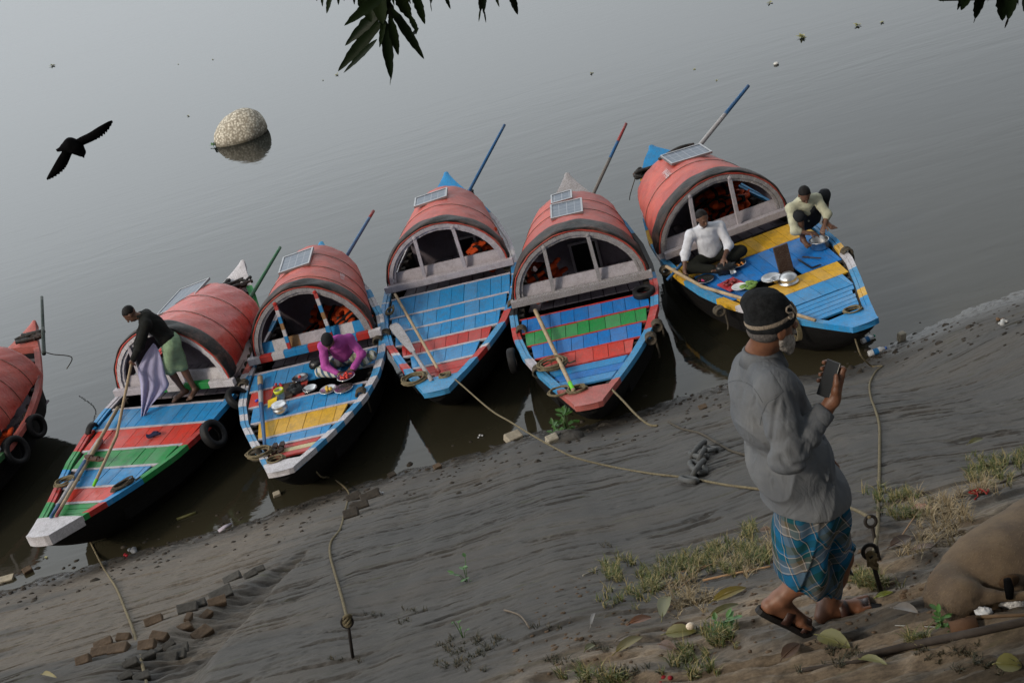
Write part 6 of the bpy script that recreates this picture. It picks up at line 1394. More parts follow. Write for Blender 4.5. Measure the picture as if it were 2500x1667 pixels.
for i in range(6): mb.tube([V((.018*cos(a)+rr.uniform(-.006, .006), .014*sin(a), .024*sin(a+i)-.008*i)) for a in [2*pi*j/10 for j in range(10)]], .008, 6, closed=True)
thing(mb, 'rope_knot', plain('pale_jute', (.17, .13, .07), .9, .4, 40, .8, 200), RC+V((0, -.02, -.02)), 'yellow frayed rope knot on the rod beside the old man', 'knot')
rope('stern_rope', [(112, 860, ENDS[0][0].y-.7), (130, 865, 0), (175, 872, 0), (163, 900, 0)], [], .008, 'thin rope trailing from the leftmost boat into the water', ROPED, end=atz(160, 930, 0))
rope('stern_rope', [(1558, 412, ENDS[5][0].y-.4), (1540, 470, 0), (1537, 488, 0)], [], .007, 'thin rope hanging from the stern of the blue and yellow boat', ROPED, end=atz(1549, 505, 0))
CH = plain('muddy_chain_iron', (.095, .095, .092), .75, .25, 20, .4, 70); q = Z(1040, 1000, 2.735); chr_ = empty('anchor_chain', GP(*q(1810, 400)), 0, 'heavy grey chain of thick links lying on the mud', 'chain')
for i, (x, y, x2, y2, tl) in enumerate([(1830, 275, 1925, 290, .15), (1790, 335, 1860, 265, .9), (1790, 310, 1860, 335, .2), (1835, 360, 1865, 320, 1.0), (1790, 375, 1850, 435, .2), (1800, 460, 1855, 395, .9), (1730, 480, 1790, 500, .25)]):
    a, b = GP(*q(x, y), .035), GP(*q(x2, y2), .035); c = (a+b)/2+V((0, 0, .02*(i % 2))); d = (b-a); L = max(d.length*.62, .075); d.normalize(); n_ = V((0, .42, 1)).normalized(); s_ = d.cross(n_).normalized(); s_ = (s_*cos(tl)+n_*sin(tl)).normalized(); mb = MB()
    mb.tube([c-V(chr_.location)+d*L*cos(t)*(1 if abs(cos(t)) > .5 else 1)+s_*.048*sin(t) for t in [2*pi*j/20 for j in range(20)]], .023, 10, closed=True); mb.build('link', CH, chr_)
# ------------------------------------------------------------------ bricks, stones and litter on the bank
BR = [plain('muddy_brick', (.12, .085, .058), .9, .4, 14, .8, 40, bdist=.01), plain('grey_mud_brick', (.085, .08, .072), .9, .35, 14, .8, 40, bdist=.01), plain('pale_stone', (.36, .32, .25), .85, .3, 14, .6, 40, bdist=.01), plain('dark_stone', (.05, .042, .034), .9, .4, 14, .8, 40, bdist=.01)]
def brick(px, py, size, rot, mi, label, cat='brick', group=None, sink=.3, seed=0):
    rr = random.Random(seed); mb = MB(); x, y, z = [q/2 for q in size]; vs = []
    for k in (-1, 1):
        for j in (-1, 1):
            for i in (-1, 1): vs.append((i*x*rr.uniform(.8, 1.05), j*y*rr.uniform(.8, 1.05), k*z*rr.uniform(.8, 1.05)))
    mb.hexa(vs); p = GP(px, py); o = thing(mb, 'brick' if cat == 'brick' else 'stone', BR[mi], p+V((0, 0, z*(1-sink*2))), label, cat, group, rot=rot); md = o.modifiers.new('bevel', 'BEVEL'); md.width = min(size)*.14; md.segments = 2; return o
q = Z(0, 1180, 3.095); gl = 'muddy brick in the lower left gully, '
for i, (x, y, w, rz, mi) in enumerate([(1680, 850, .34, .35, 1), (1650, 905, .26, .1, 0), (1560, 1010, .20, .7, 0), (1535, 1145, .30, .75, 0), (1430, 1030, .16, 1.3, 0), (1400, 1105, .22, .2, 0), (1210, 1170, .24, -.5, 0), (1120, 1235, .26, -.2, 0), (1285, 1235, .18, .5, 1), (940, 1175, .20, -.2, 0), (790, 1225, .26, .15, 0), (900, 1262, .30, -.15, 0), (760, 1290, .28, -.1, 0), (1510, 925, .22, .0, 1), (1420, 955, .30, .05, 1), (1170, 1050, .26, .2, 0),
                                 (1190, 1290, .16, .6, 1), (1130, 1315, .18, .5, 1), (1350, 1280, .30, -.1, 1), (1340, 1310, .26, -.15, 1), (1270, 1335, .28, -.2, 1), (1000, 1370, .20, .2, 1), (960, 1470, .18, .3, 1), (1080, 1480, .22, .3, 1), (1760, 730, .28, .2, 1), (1960, 665, .20, .3, 1), (1900, 700, .2, .4, 1), (640, 1350, .22, .0, 0)]):
    brick(*q(x, y), (w*.62, w*.36, .065), (.30+.1*sin(i), .12*sin(i*2.3), rz), mi, gl, 'brick', 'broken bricks in the gully', .25, i)
q = Z(700, 1080, 2.671)
for i, (x, y, w) in enumerate([(445, 372, .20), (550, 362, .24), (480, 430, .22), (425, 480, .18)]): brick(*q(x, y), (w, .13, .10), (.3, 0, .35-.1*i), 3, 'dark brick in the small cluster beside the winding rope near the water', 'brick', 'dark bricks by the winding rope', .3, 40+i)
for x, y, w, lab, mi in [(690, 225, .10, 'small brown stone on the wet edge right of the yellow row boat', 3), (985, 170, .10, 'small red brown brick piece on the wet shore', 0)]: brick(*q(x, y), (w, w*.8, .07), (.2, 0, .4), mi, lab, 'stone', None, .2, 50)
brick(1256, 1075, (.22, .15, .11), (.3, .1, .35), 2, 'pale squared brick on the lip below the plain blue boat', 'brick', None, .1, 60); brick(1350, 1080, (.15, .12, .10), (.2, .1, .3), 2, 'white squared stone on the lip beside the green weed', 'stone', None, .1, 61)
brick(2202, 831, (.10, .09, .13), (.1, .1, .3), 2, 'pale stone standing at the right water edge', 'stone', None, .1, 62); brick(1717, 998, (.10, .07, .05), (.3, 0, .2), 0, 'small orange brick piece left of the old man\'s back', 'brick', None, .1, 63)
brick(*Z(0, 1180, 3.095)(2118, 148), (.11, .08, .06), (.3, 0, .1), 2, 'small pale orange stone at the water edge near the yellow row boat', 'stone', None, .1, 64); brick(*Z(0, 1180, 3.095)(235, 705), (.13, .09, .07), (.3, 0, .5), 0, 'brown stone at the far left water edge', 'stone', None, .1, 65); brick(*Z(0, 1180, 3.095)(60, 765), (.24, .10, .05), (.3, 0, .0), 2, 'flat pale stone at the far left water edge', 'stone', None, .1, 66)
mb = MB(); mb.blob((0, 0, 0), (.26, .16, .10), jit=.15, seed=4, n=14, m=8); thing(mb, 'mud_lump', BR[1], GP(1375, 1075), 'rounded mud lump under the green weed at the water edge', 'mud lump')
WL = leafmat('fresh_green_leaf', (.035, .10, .02), (.08, .20, .035))
def weed(px, py, n, h, label, cat='plant', seed=0, mat=WL, base=None, L=.07):
    rr = random.Random(seed); mb = MB()
    for i in range(n):
        a = rr.uniform(0, 6.28); r = rr.uniform(0, h*.5); z = rr.uniform(.1, 1)*h; p = V((r*cos(a), r*sin(a), z)); mb.tube([V((0, 0, -.02)), p*.6+V((0, 0, .01)), p], .0022, 4)
        for j in range(2): d = V((cos(a+rr.uniform(-1, 1)), sin(a+rr.uniform(-1, 1)), rr.uniform(-.2, .6))).normalized(); lanceleaf(mb, p, p+d*L*rr.uniform(.7, 1.2), L*.5, V((0, 0, 1)), n=5, fold=.2)
    return thing(mb, 'weed', mat, base or GP(px, py), label, cat)
weed(1385, 1055, 22, .26, 'leafy green weed on the mud lump at the water edge', seed=1, L=.10); weed(1355, 1065, 10, .16, 'smaller green weed beside the white squared stone', seed=2, L=.08)
q = Z(700, 1080, 2.671); weed(*q(1175, 905), 7, .16, 'lone small sapling on the grey mud in the middle of the bank', seed=3, L=.05); weed(*q(1150, 1270), 4, .22, 'thin leafless seedling on the lower bank', seed=4, L=.02); weed(1770, 1545, 16, .10, 'bright green weed patch below the yellow leaves', seed=5, L=.05); weed(2300, 1530, 10, .07, 'bright green weed at the cow\'s leg', seed=6, L=.04)
# fallen leaves
LF = {k: leafmat(k+'_fallen_leaf', a, b) for k, a, b in [('yellow', (.16, .125, .022), (.21, .16, .03)), ('olive', (.10, .098, .026), (.14, .13, .036)), ('brown', (.07, .04, .024), (.11, .06, .035)), ('rust', (.16, .055, .022), (.22, .09, .03)), ('grey', (.13, .115, .10), (.18, .16, .14)), ('bright', (.18, .21, .02), (.22, .25, .03))]}
def fallen(a, b, w, col, label, lift=.025, fold=.35, bend=.06, wd=None):
    A_, B2 = GP(*a, lift), GP(*b, lift); mb = MB(); L = (B2-A_).length; k = (A_-V(CPOS)).length/FPX
    lanceleaf(mb, V((0, 0, 0)), B2-A_, w*k, V((0, -.42, 1)).normalized(), wave=.03, n=14, bend=bend, fold=fold); mb.tube([V((0, 0, 0)), (B2-A_)*-.16+V((0, 0, -.008))], .0025, 5)
    n_ = V((0, -.42, 1)).normalized(); mb.tube([(B2-A_)*t+n_*(bend*sin(pi*t)*L+.002) for t in (0, .25, .5, .75, .98)], [.003, .0028, .002, .0015, .001], 5, caps=True)
    return thing(mb, 'fallen_leaf', LF[col], A_, label, 'leaf', 'large leaves fallen on the bank')
q = Z(1400, 1280, 3.36)
for a, b, w, c, lab in [((735, 790), (780, 615), 42, 'olive', 'upright olive yellow leaf among the grass'), ((1155, 650), (1425, 545), 34, 'yellow', 'long yellow leaf left of the old man\'s heel'), ((1130, 780), (1365, 680), 26, 'olive', 'narrow olive leaf below the long yellow leaf'), ((765, 925), (1020, 905), 46, 'olive', 'folded yellow green leaf holding a white shell'),
                       ((790, 905), (950, 840), 26, 'brown', 'brown curled leaf behind the white shell'), ((470, 840), (650, 790), 28, 'rust', 'flat reddish brown leaf left of the upright leaf'), ((360, 1075), (575, 950), 34, 'yellow', 'ribbed yellow brown leaf on the sand patch'), ((715, 1010), (860, 1060), 34, 'brown', 'dark brown folded leaf below the shell'), ((105, 1060), (185, 1015), 22, 'olive', 'small olive leaf at the lower left of the sand patch'),
                       ((1620, 60), (1530, 80), 20, 'brown', 'small curled brown leaf behind the lungi'), ((1720, 1130), (1860, 1010), 40, 'brown', 'brown ribbed leaf below the sandals'), ((2020, 940), (2280, 1050), 60, 'olive', 'large dull olive leaf under the front sandal'), ((1000, 300-60), (960, 300), 12, 'brown', 'tiny brown leaf in the grass'), ((360, 980), (470, 930), 26, 'grey', 'grey brown leaf above the ribbed leaf'), ((150, 860), (195, 755), 12, 'grey', 'thin grey curled leaf standing on the mud')]:
    fallen(q(*a), q(*b), w*.78, c, lab)
q = Z(2100, 1080, 2.67)
for a, b, w, c, lab in [((110, 1030), (220, 1000), 18, 'bright', 'bright lime leaf just beyond the front sandal'), ((225, 1100), (385, 1140), 36, 'grey', 'crumpled grey leaf between the sandal and the cow'), ((335, 450), (485, 460), 26, 'rust', 'rust brown leaf curled on the dry grass'), ((200, 700), (345, 640), 36, 'brown', 'tan curled leaf beside the ring rod'), ((345, 720), (500, 700), 22, 'brown', 'tan leaf lying right of the curled one'), ((0, 1440), (185, 1480), 30, 'olive', 'dark olive leaf at the bottom edge below the pole'), ((890, 1470), (1060, 1490), 60, 'olive', 'large dim leaf in the bottom right corner')]:
    fallen(q(*a), q(*b), w*.78, c, lab)
q = Z(2060, 700, 3.92); fallen(q(1200, 1525), q(1340, 1480), 14, 'olive', 'small yellow leaf alone on the mud at the right'); fallen((107, 1650), (143, 1660), 12, 'yellow', 'small yellow leaf at the lower left edge')
mb = MB(); mb.blob((0, 0, 0), (.022, .018, .018), n=14, m=9); thing(mb, 'shell', plain('white_shell', (.70, .60, .48), .5, .1), GP(1689, 1543, .04), 'small white shell resting in the folded leaf', 'shell')
# sticks and poles on the ground
STR = plain('dry_straw_stalk', (.36, .22, .12), .8, .3, 30, .2); DRK = plain('dark_weathered_pole', (.045, .036, .03), .75, .4, 14, .5, 40)
def stick(pts, r, mat, label, lift=.012, cat='stick', n=7):
    P = [GP(*p, lift) for p in pts]; o = P[0]; mb = MB(); mb.tube([p-o for p in spline(P, 5)], r if isinstance(r, list) else [r*(1-.3*i/(len(P)*5)) for i in range((len(P)-1)*5+1)], n); return thing(mb, 'stick', mat, o, label, cat)
stick([(1717, 1420), (1800, 1402), (1882, 1386)], .007, STR, 'thick pale orange stalk pointing at the old man\'s heel'); stick([(1619, 1436), (1690, 1404), (1754, 1372)], .005, STR, 'long thin stalk crossing the grass patch'); stick([(1665, 1399), (1751, 1378)], .004, STR, 'short thin stalk beside the long one'); stick([(1655, 1443), (1690, 1414)], .003, STR, 'tiny stalk below the grass patch')
stick([(1232, 1492), (1270, 1505), (1294, 1535)], .006, plain('grey_twig', (.16, .13, .10), .8), 'bent grey twig on the lower middle of the bank'); stick([(1424, 1408), (1462, 1393)], .006, plain('white_straw', (.3, .28, .24), .8), 'short whitish straw left of the grass'); stick([(2035, 1432), (2100, 1415), (2130, 1408)], .005, STR, 'stalk behind the front foot')
stick([(2100, 1615), (2231, 1582), (2362, 1556), (2500, 1526), (2570, 1512)], [.017]*21, DRK, 'long dark weathered pole across the bottom right corner', .02, 'pole', 9)
stick([(1960, 1640), (2100, 1618), (2180, 1596)], .010, DRK, 'dark stick running into the long dark pole'); stick([(2321, 1516), (2410, 1510), (2520, 1505)], .009, plain('split_wood', (.13, .085, .05), .8), 'split pale wood strip below the cow'); stick([(2290, 1523), (2420, 1513)], .006, plain('split_wood', (.13, .085, .05), .8), 'thinner wood strip below the cow'); stick([(2186, 1531), (2260, 1534), (2330, 1537)], .0025, plain('white_cord', (.3, .3, .28), .8), 'thin white cord on the ground below the grey leaf', cat='cord')
stick([(2285, 1320), (2340, 1260), (2370, 1218)], .008, plain('grey_twig', (.16, .13, .10), .8), 'brown branch rising through the dry grass'); stick([(2270, 1345), (2330, 1290), (2360, 1262)], .004, plain('grey_twig', (.16, .13, .10), .8), 'thin twig beside the brown branch'); stick([(2380, 1200), (2440, 1182), (2500, 1160)], .007, plain('grey_twig', (.16, .13, .10), .8), 'twig beyond the red string'); stick([(2198, 1318), (2240, 1255)], .004, STR, 'pale stalk by the tan curled leaf')
lg = MB(); lg.tube([(-.05, -.02, 0), (.05, .02, 0)], .034, 14); thing(lg, 'cut_log', plain('cut_log_wood', (.11, .06, .035), .8), GP(2354, 1538, .02), 'short cut log end lying below the cow', 'log', rot=(.2, 0, -.5))
mb = MB(); rr = random.Random(6); P = [GP(2366+rr.uniform(0, 56), 1194+rr.uniform(0, 22), .02) for _ in range(14)]; o = P[0]; mb.tube([p-o for p in spline(P, 4)], .004, 5); mb.tube([GP(2384, 1200, .02)-o, GP(2388, 1215, .01)-o, GP(2380, 1222, .01)-o], .004, 5); thing(mb, 'red_string', plain('red_string', (.30, .02, .015), .8), o, 'tangled red string on the sand at the right', 'string')
PL = NT('clear_crumpled_plastic'); PL.col((.55, .56, .58)); PL.rough(.25); n_ = PL.noise(PL.mp((1, 1, 1)), 25, 3, .6); PL.bump(n_, 1, .02); PL = PL.m
for x, y, r, lab in [(2474, 1478, .055, 'crumpled clear plastic against the cow'), (2404, 1503, .035, 'small crumpled clear plastic below the cow')]: mb = MB(); mb.blob((0, 0, 0), (r, r*.8, r*.6), jit=.3, seed=int(r*1000), n=12, m=8); thing(mb, 'crumpled_plastic', PL, GP(x, y, .02), lab, 'plastic')
def bottle(px, py, L, r, label, cap, rz, body):
    mb = MB(); Mx = Matrix.Rotation(rz, 3, 'Z') @ Matrix.Rotation(pi/2, 3, 'Y'); mb.lathe([(0, -L/2), (r*.9, -L/2), (r, -L*.45), (r, L*.15), (r*.45, L*.36), (r*.4, L*.42)], n=16, M=Mx); o = thing(mb, 'plastic_bottle', body, GP(px, py, r*.8), label, 'bottle'); c_ = MB(); c_.lathe([(0, L*.40), (r*.5, L*.40), (r*.5, L*.5), (0, L*.5)], n=12, M=Mx); c_.build('cap', cap, o)
    l_ = MB(); l_.lathe([(r*1.02, -L*.25), (r*1.02, L*.02)], n=16, M=Mx); l_.build('bottle_label', plain('blue_bottle_label', (.02, .16, .40), .5), o)
bottle(2123, 849, .20, .035, 'whitish bottle with a green cap floating by the blue bow', plain('green_cap', (.02, .30, .20), .4), .3, PL); bottle(2143, 862, .24, .04, 'clear bottle with a blue label at the water edge', plain('blue_cap', (.02, .10, .4), .4), .1, PL)
for x, y, n, r, mat, lab, nm in [(2452, 792, 7, .05, plain('white_scrap', (.5, .49, .47), .7), 'white foam and plastic scraps on the right shore', 'foam_scraps'), (2438, 785, 4, .05, plain('brown_scrap', (.15, .09, .05), .7), 'brown scraps beside the white foam', 'brown_scraps'), (305, 1358, 4, .04, plain('red_scrap', (.30, .02, .03), .6), 'red wrapper scrap on the wet mud at the left', 'red_wrapper'), (330, 1346, 6, .07, plain('grey_scrap', (.20, .21, .23), .5), 'grey plastic scraps beside the red wrapper', 'grey_scraps'), (927, 1208, 3, .04, PL, 'crumpled white plastic at the bricks by the winding rope', 'white_scrap'), (1177, 1082, 3, .035, PL, 'bluish bottle base stuck in the wet lip', 'bottle_base'), (1623, 1665, 3, .03, plain('red_scrap', (.30, .02, .03), .6), 'red and white wrapper at the bottom edge', 'wrapper')]:
    bits(GP(x, y), n, r, r*.5, mat, nm, lab, n, h=.01, cat='litter')
mb = MB(); mb.tube([(0, 0, 0), (.08, .03, .02), (.16, .10, .0)], [.03, .035, .02], 8, flat=.5); thing(mb, 'lilac_scrap', plain('lilac_plastic', (.42, .38, .44), .5), GP(535, 1300, .02), 'lilac plastic scrap on the mud below the yellow row boat', 'litter'); mb = MB(); mb.tube([(0, 0, 0), (.25, .03, .0)], .018, 7); thing(mb, 'stalk', LF['olive'], GP(443, 1292, .01), 'greenish stalk at the water edge below the boats', 'stalk')
# ------------------------------------------------------------------ floating things on the water
for i, (x, y, r) in enumerate([(128, 161, .30), (460, 284, .12), (520, 146, .10), (822, 184, .16), (788, 197, .08), (1445, 180, .14), (1957, 92, .30), (2093, 63, .24), (2152, 56, .16), (1750, 197, .08), (1695, 170, .1), (112, 1362, .09), (435, 158, .08), (1880, 8, .2)]):
    p = atz(x, y, .0); weed(x, y, 6, r*.10, 'clump of water hyacinth floating far out on the river' if i not in (11,) else 'small green weed floating at the lower left', 'water weed', 20+i, leafmat('water_weed_leaf', (.20, .22, .08), (.40, .36, .18)), base=p, L=r*.34)
ORD = ['first', 'second', 'third', 'fourth', 'fifth', 'sixth', 'seventh', 'eighth', 'ninth', 'tenth', 'eleventh', 'twelfth', 'thirteenth', 'fourteenth', 'fifteenth', 'sixteenth', 'seventeenth', 'eighteenth', 'nineteenth', 'twentieth']+['twenty-'+q for q in ('first', 'second', 'third', 'fourth', 'fifth', 'sixth', 'seventh', 'eighth')]
def pix(p): v = np.array(p)-CPOS; k = v@FW; return 1250+FPX*(v@RT)/k, 833.5-FPX*(v@UP)/k
for i, o in enumerate(sorted([o for o in COL.objects if o.get('group') == 'broken bricks in the gully'], key=lambda o: pix(o.location)[1])): o['label'] = 'muddy brick in the lower left gully, %s counting down from its upper end' % ORD[i]
for i, o in enumerate(sorted([o for o in COL.objects if o.get('group') == 'dark bricks by the winding rope'], key=lambda o: pix(o.location)[1])): o['label'] = '%s brick of the dark cluster beside the winding rope' % ['highest', 'second highest', 'third highest', 'lowest'][i]
for i, o in enumerate(sorted([o for o in COL.objects if o.get('label', '').startswith('clump of water')], key=lambda o: pix(o.location)[0])): o['label'] = 'floating clump of water hyacinth, %s from the left' % ORD[i]; o['group'] = 'weed clumps floating on the river'
for o in [o for o in COL.objects if o.name.startswith('zzz') and o.get('label', '').startswith('clump of')]: o['group'] = 'weed clumps floating on the river'
mb = MB(); mb.blob((0, 0, .02), (.055, .04, .03)); thing(mb, 'float', plain('white_float', (.6, .6, .58), .5), atz(1895, 158, 0), 'small white float on the water above the right boat', 'float')
# weathered round mooring stone
rk = SD(); rk.ell([.02, 0, .10], [.56, .48, .46], .1); rk.ell([.20, 0, .20], [.38, .40, .38], .2); rk.ell([-.30, 0, .0], [.30, .33, .28], .2)
t = NT('barnacled_stone'); v_ = t.vor(t.mp((1, 1, 1)), 19); n_ = t.noise(t.mp((1, 1, 1)), 24, 5, .7); z_ = t.sep(t.co)[2]
c = t.mix(t.ramp(v_, [(.2, 0), (.65, 1)]), (.80, .75, .63), (.34, .30, .235)); c = t.mix(t.ramp(n_, [(.4, .5), (.6, 0)]), c, (.10, .09, .07)); c = t.mix(t.ramp(z_, [(.0, .8), (.14, 0)]), c, (.06, .05, .03)); t.col(c); t.rough(.9); t.bump(v_, -1, .05)
wp = atz(590, 335, 0); ro = sdobj('boulder', rk, .03, t.m, None, loc=wp, rz=.0, disp=lambda P_: .025*(fbm(P_[..., 0]*9, P_[..., 1]*9+P_[..., 2]*9, 3, 5)-.5)); tag(ro, 'round rough pale boulder standing in the river at the upper left', 'boulder')
weed(0, 0, 7, .06, 'green weed caught at the left foot of the boulder', seed=31, base=wp+V((-.64, -.15, .02)), L=.10)
# ------------------------------------------------------------------ the crow in flight
CR = plain('black_feathers', (.003, .003, .0035), .9, .3, 30, .3, spec=.05); qc = Z(60, 220, 3.5636); YC = 12.5; cp0 = aty(*qc(440, 490), YC); cw = lambda x, y, dy=0: aty(*qc(x, y), YC+dy)-cp0
sd = SD(); sd.chain([arr(cw(350, 500)), arr(cw(400, 480)), arr(cw(450, 500)), arr(cw(492, 540))], [.035, .062, .060, .042], .03); sd.cone(arr(cw(500, 550)), arr(cw(516, 588)), .022, .006, .01); sd.cone(arr(cw(350, 500)), arr(cw(290, 525)), .035, .014, .02)
crow = sdobj('crow', sd, .006, CR, None, loc=cp0); tag(crow, 'black crow flying low over the water at the upper left', 'bird')
def wing(lead, trail, dys, nm='wing'):
    mb = MB(); P = []
    n_ = 24; L1, L2 = spline([cw(x, y, d) for (x, y), d in zip(lead, dys)], 8), spline([cw(x, y, d+.02) for (x, y), d in zip(trail, dys)], 8)
    for i in range(len(L1)): t = i/(len(L1)-1); e = .55*max(0, t-.40)*sin(i*2.1); P.append([L1[i].lerp(L2[i], q) for q in (0, .5, 1+e)])
    mb.grid(P, 0, True); return mb.build(nm, CR, crow, solid=.012)
wing([(400, 470), (470, 420), (560, 375), (640, 325), (725, 280), (762, 268)], [(470, 500), (520, 475), (600, 440), (670, 400), (720, 350), (762, 280)], [0, -.02, -.05, -.06, -.04, 0])
wing([(370, 470), (330, 530), (280, 610), (235, 690), (205, 745), (192, 775)], [(440, 530), (410, 560), (370, 650), (330, 700), (260, 750), (200, 778)], [0, -.02, -.05, -.06, -.04, 0])
mb = MB(); P = [[cw(360, 480), cw(360, 510)], [cw(320, 490), cw(330, 525)], [cw(272, 518), cw(300, 538)]]; mb.grid(P, 0, True); mb.build('tail', CR, crow, solid=.012); mb = MB(); mb.grid([[cw(400, 430), cw(440, 450)], [cw(410, 470), cw(430, 470)]], 0, True); mb.build('tail_feather', CR, crow, solid=.01)
# ------------------------------------------------------------------ the cow lying at the right edge
def grassmat_(name, a, b, c_):
    t = NT(name); i = t.island(); t.col(t.mix(t.ramp(i, [(.5, 0), (.75, 1)]), t.mix(i, a, b), c_)); t.rough(.8); return t.m
CO = GP(2420, 1478); cq = lambda x, y, Y: arr(aty(x, y, Y)-CO); cy = CO.y; s = SD()
s.ell(cq(2640, 1400, cy+.30), [.72, .36, .36], .12); s.ell(cq(2440, 1400, cy+.16), [.24, .20, .17], .14); s.cone(cq(2420, 1400, cy+.15), cq(2318, 1432, cy+.10), .125, .085, .10); s.cone(cq(2560, 1320, cy+.3), cq(2400, 1385, cy+.18), .20, .11, .12)
s.ell(cq(2345, 1455, cy-.02), [.085, .07, .075], .05); s.cone(cq(2345, 1455, cy-.02), cq(2420, 1456, cy-.06), .050, .030, .03); s.cone(cq(2420, 1456, cy-.06), cq(2560, 1452, cy-.10), .028, .022, .02); s.cone(cq(2318, 1435, cy+.06), cq(2330, 1490, cy+.02), .07, .075, .06)
s.cone(cq(2760, 1340, cy+.3), cq(2900, 1230, cy+.3), .17, .12, .1); s.cone(cq(2900, 1230, cy+.3), cq(2990, 1290, cy+.2), .11, .06, .05); s.cone(cq(2600, 1480, cy+.0), cq(2760, 1490, cy-.1), .07, .04, .05)
t = NT('tan_cow_hide'); n_ = t.noise(t.mp((1, 1, 1)), 4, 6, .65); f_ = t.noise(t.mp((60, 60, 160)), 2, 4, .7); g_ = t.noise(t.mp((1, 1, 1)), 9, 5, .6); zz = t.sep(t.co)[2]
c = t.mix(t.ramp(n_, [(.40, 0), (.62, 1)]), (.085, .060, .040), (.160, .112, .066)); c = t.mix(t.ramp(zz, [(.22, 0), (.5, .65)]), c, (.105, .09, .08)); c = t.mix(t.ramp(g_, [(.62, 0), (.72, .5)]), c, (.16, .05, .02)); c = t.mix(t.ramp(f_, [(.3, .3), (.6, 0)]), c, (.07, .045, .025)); t.col(c); t.rough(.85); t.bump(f_, .4, .004)
cow = sdobj('cow', s, .012, t.m, None, loc=CO, disp=lambda P_: .014*(fbm(P_[..., 0]*7, P_[..., 1]*7+P_[..., 2]*7, 4, 5)-.5)-.010*np.exp(-((P_[..., 2]-.10+.25*P_[..., 0])/.012)**2)*(P_[..., 0] > -.10)); tag(cow, 'tan cow lying at the right edge of the photo, mostly cut off', 'cow')
vv = [v for v in cow.data.vertices if v.normal.y < .3 and v.co.x < .35]; rg = random.Random(8); vs, fs = [], []
for _ in range(9000):
    v = rg.choice(vv); p = v.co+V((rg.uniform(-.006, .006), rg.uniform(-.006, .006), rg.uniform(-.006, .006))); n = v.normal; d = (n*.35+V((-.55, -.1, -.6))+V((rg.uniform(-.3, .3), rg.uniform(-.3, .3), rg.uniform(-.3, .3)))).normalized(); s_ = d.cross(n).normalized()*.0009; b = len(vs); L = rg.uniform(.008, .016); vs += [p-s_, p+s_, p+d*L]; fs.append((b, b+1, b+2))
hm = bpy.data.meshes.new('short_coat'); hm.from_pydata([tuple(v) for v in vs], [], fs); hm.materials.append(grassmat_('cow_hair', (.12, .084, .05), (.16, .115, .07), (.17, .13, .085))); ho = bpy.data.objects.new('short_coat', hm); COL.objects.link(ho); ho.parent = cow; ho['kind'] = 'stuff'
mb = MB(); pt = aty(2461, 1432, cy-.075)-CO; mb.tube([pt+V((.0, .0, .04)), pt+V((0, -.01, 0)), pt+V((-.005, -.015, -.045))], [.016, .020, .015], 10); mb.build('tail_tuft', CR, cow); mb = MB(); mb.blob(aty(2464, 1418, cy-.02)-CO, (.045, .02, .032), n=14, m=8); mb.build('dark_hide_patch', plain('dark_brown_hide', (.06, .035, .018), .9), cow)
# ------------------------------------------------------------------ grass and dry litter
def grassmat(name, a, b, c_): 
    t = NT(name); i = t.island(); t.col(t.mix(t.ramp(i, [(.5, 0), (.75, 1)]), t.mix(i, a, b), c_)); t.rough(.7); return t.m
GM = grassmat('bank_grass', (.05, .075, .016), (.11, .13, .03), (.28, .23, .10)); DM = grassmat('dry_grass', (.16, .12, .06), (.26, .20, .11), (.34, .27, .16)); MOSS = grassmat('dark_tufts', (.022, .026, .012), (.045, .042, .02), (.09, .07, .04))
def blades(spots, name, mat, label, h=(.03, .08), lean=.8, w=.0022):
    vs, fs = [], []; rg = random.Random(len(spots))
    for (cx, cy_, rx, ry, n) in spots:
        for _ in range(n):
            x, y = cx+rg.gauss(0, rx*.5), cy_+rg.gauss(0, ry*.5)
            if x > 2560 or y > 1720: continue
            if _ % 16 == 0: tx, ty, th = x, y, rg.uniform(.6, 1.35)
            x, y = tx+rg.gauss(0, 4.0), ty+rg.gauss(0, 2.2)
            p = GP(x, y); L = rg.uniform(*h)*th; a = rg.uniform(0, 6.28); d = V((cos(a)*lean*rg.random(), sin(a)*lean*rg.random(), 1)).normalized(); s_ = V((-sin(a), cos(a), 0))*w*rg.uniform(.7, 1.3); m = p+d*L*.55; t_ = p+d*L+V((cos(a), sin(a), -.4))*L*.35; b = len(vs)
            vs += [p-s_-V((0, 0, .008)), p+s_-V((0, 0, .008)), m-s_*.8, m+s_*.8, t_]; fs += [(b, b+1, b+3, b+2), (b+2, b+3, b+4)]
    me = bpy.data.meshes.new(name); me.from_pydata([tuple(v) for v in vs], [], fs); me.materials.append(mat); o = bpy.data.objects.new(name, me); COL.objects.link(o); tag(o, label, 'grass', None, 'stuff'); return o
blades([(1497, 1388, 42, 26, 420), (1600, 1425, 60, 34, 700), (1655, 1395, 60, 26, 600), (1700, 1370, 50, 22, 420), (1745, 1345, 34, 22, 420), (1833, 1308, 24, 22, 260), (1815, 1345, 30, 22, 300), (1850, 1360, 55, 26, 520), (1770, 1395, 40, 20, 260), (2185, 1215, 70, 16, 480), (2420, 1145, 62, 34, 1000), (2490, 1125, 40, 26, 300), (2110, 1420, 50, 14, 420), (2130, 1430, 40, 12, 200), (1500, 1410, 40, 14, 200), (2220, 1260, 70, 24, 350), (1540, 1460, 60, 20, 260), (1750, 1560, 60, 30, 420), (1670, 1600, 50, 26, 300), (1690, 1640, 60, 20, 260), (1440, 1655, 50, 14, 200), (2230, 1570, 40, 20, 180), (1500, 1665, 60, 14, 200)], 'grass', GM, 'short green grass tufts growing on the upper bank')
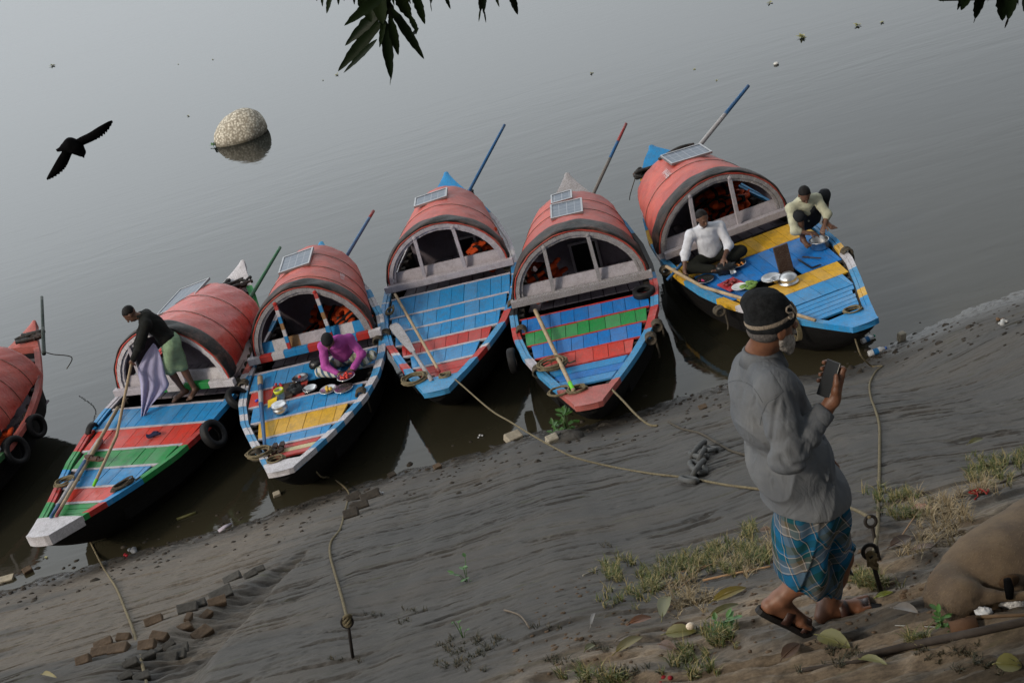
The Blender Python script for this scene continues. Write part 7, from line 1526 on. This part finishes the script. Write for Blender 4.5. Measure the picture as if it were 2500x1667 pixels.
blades([(1660, 1440, 60, 24, 240), (1800, 1380, 60, 26, 240), (2260, 1240, 70, 30, 420), (2300, 1290, 80, 36, 420), (2330, 1250, 60, 30, 240), (2390, 1190, 60, 20, 220), (1880, 1340, 30, 30, 160), (1700, 1470, 50, 24, 220), (2240, 1340, 50, 20, 160), (1640, 1480, 40, 20, 120)], 'dry_grass', DM, 'straw coloured dry grass scattered on the upper bank', (.03, .10), 1.6, .002)
blades([(1150, 1590, 60, 20, 260), (1120, 1575, 90, 16, 200), (1010, 1490, 26, 7, 70), (918, 1500, 26, 7, 60), (995, 1520, 16, 10, 50), (1100, 1620, 110, 20, 260), (1370, 1610, 40, 14, 120), (1480, 1580, 40, 12, 120), (1340, 1530, 30, 8, 60), (820, 1610, 40, 8, 60), (1560, 1640, 60, 14, 160), (2300, 1600, 120, 26, 260), (2050, 1600, 90, 30, 300), (2400, 1630, 90, 24, 160), (320, 1618, 20, 6, 40), (1480, 1330, 14, 6, 40), (1200, 1560, 60, 10, 120)], 'moss_tufts', MOSS, 'dark low tufts and rootlets on the lower bank', (.012, .035), 1.5, .0022)

cl = MB(); rg = random.Random(77)
for i in range(520):
    f = rg.random(); x = f*2500; y = 1425-f*690+rg.gauss(18, 14)+rg.random()**2*60
    if 1900 < x < 2060: continue
    p = GP(x, y); r = rg.uniform(.008, .028)*(1 if rg.random() < .9 else 1.8); cl.blob(p, (r*rg.uniform(.8, 1.6), r, r*.55), n=7, m=4, jit=.25, seed=i)
o = cl.build('mud_clods', BR[3]); tag(o, 'dark mud clods and pebbles scattered along the wet edge', 'mud clods', None, 'stuff')
cl = MB()
for i in range(420):
    x, y = rg.uniform(1250, 2500), rg.uniform(1430, 1665); y -= (x-1250)*.12
    p = GP(x, y); r = rg.uniform(.004, .013); cl.blob(p, (r*rg.uniform(.8, 1.8), r, r*.5), n=6, m=4, jit=.25, seed=i)
o = cl.build('pebbles', BR[0]); tag(o, 'small earth crumbs and pebbles on the upper bank', 'pebbles', None, 'stuff')
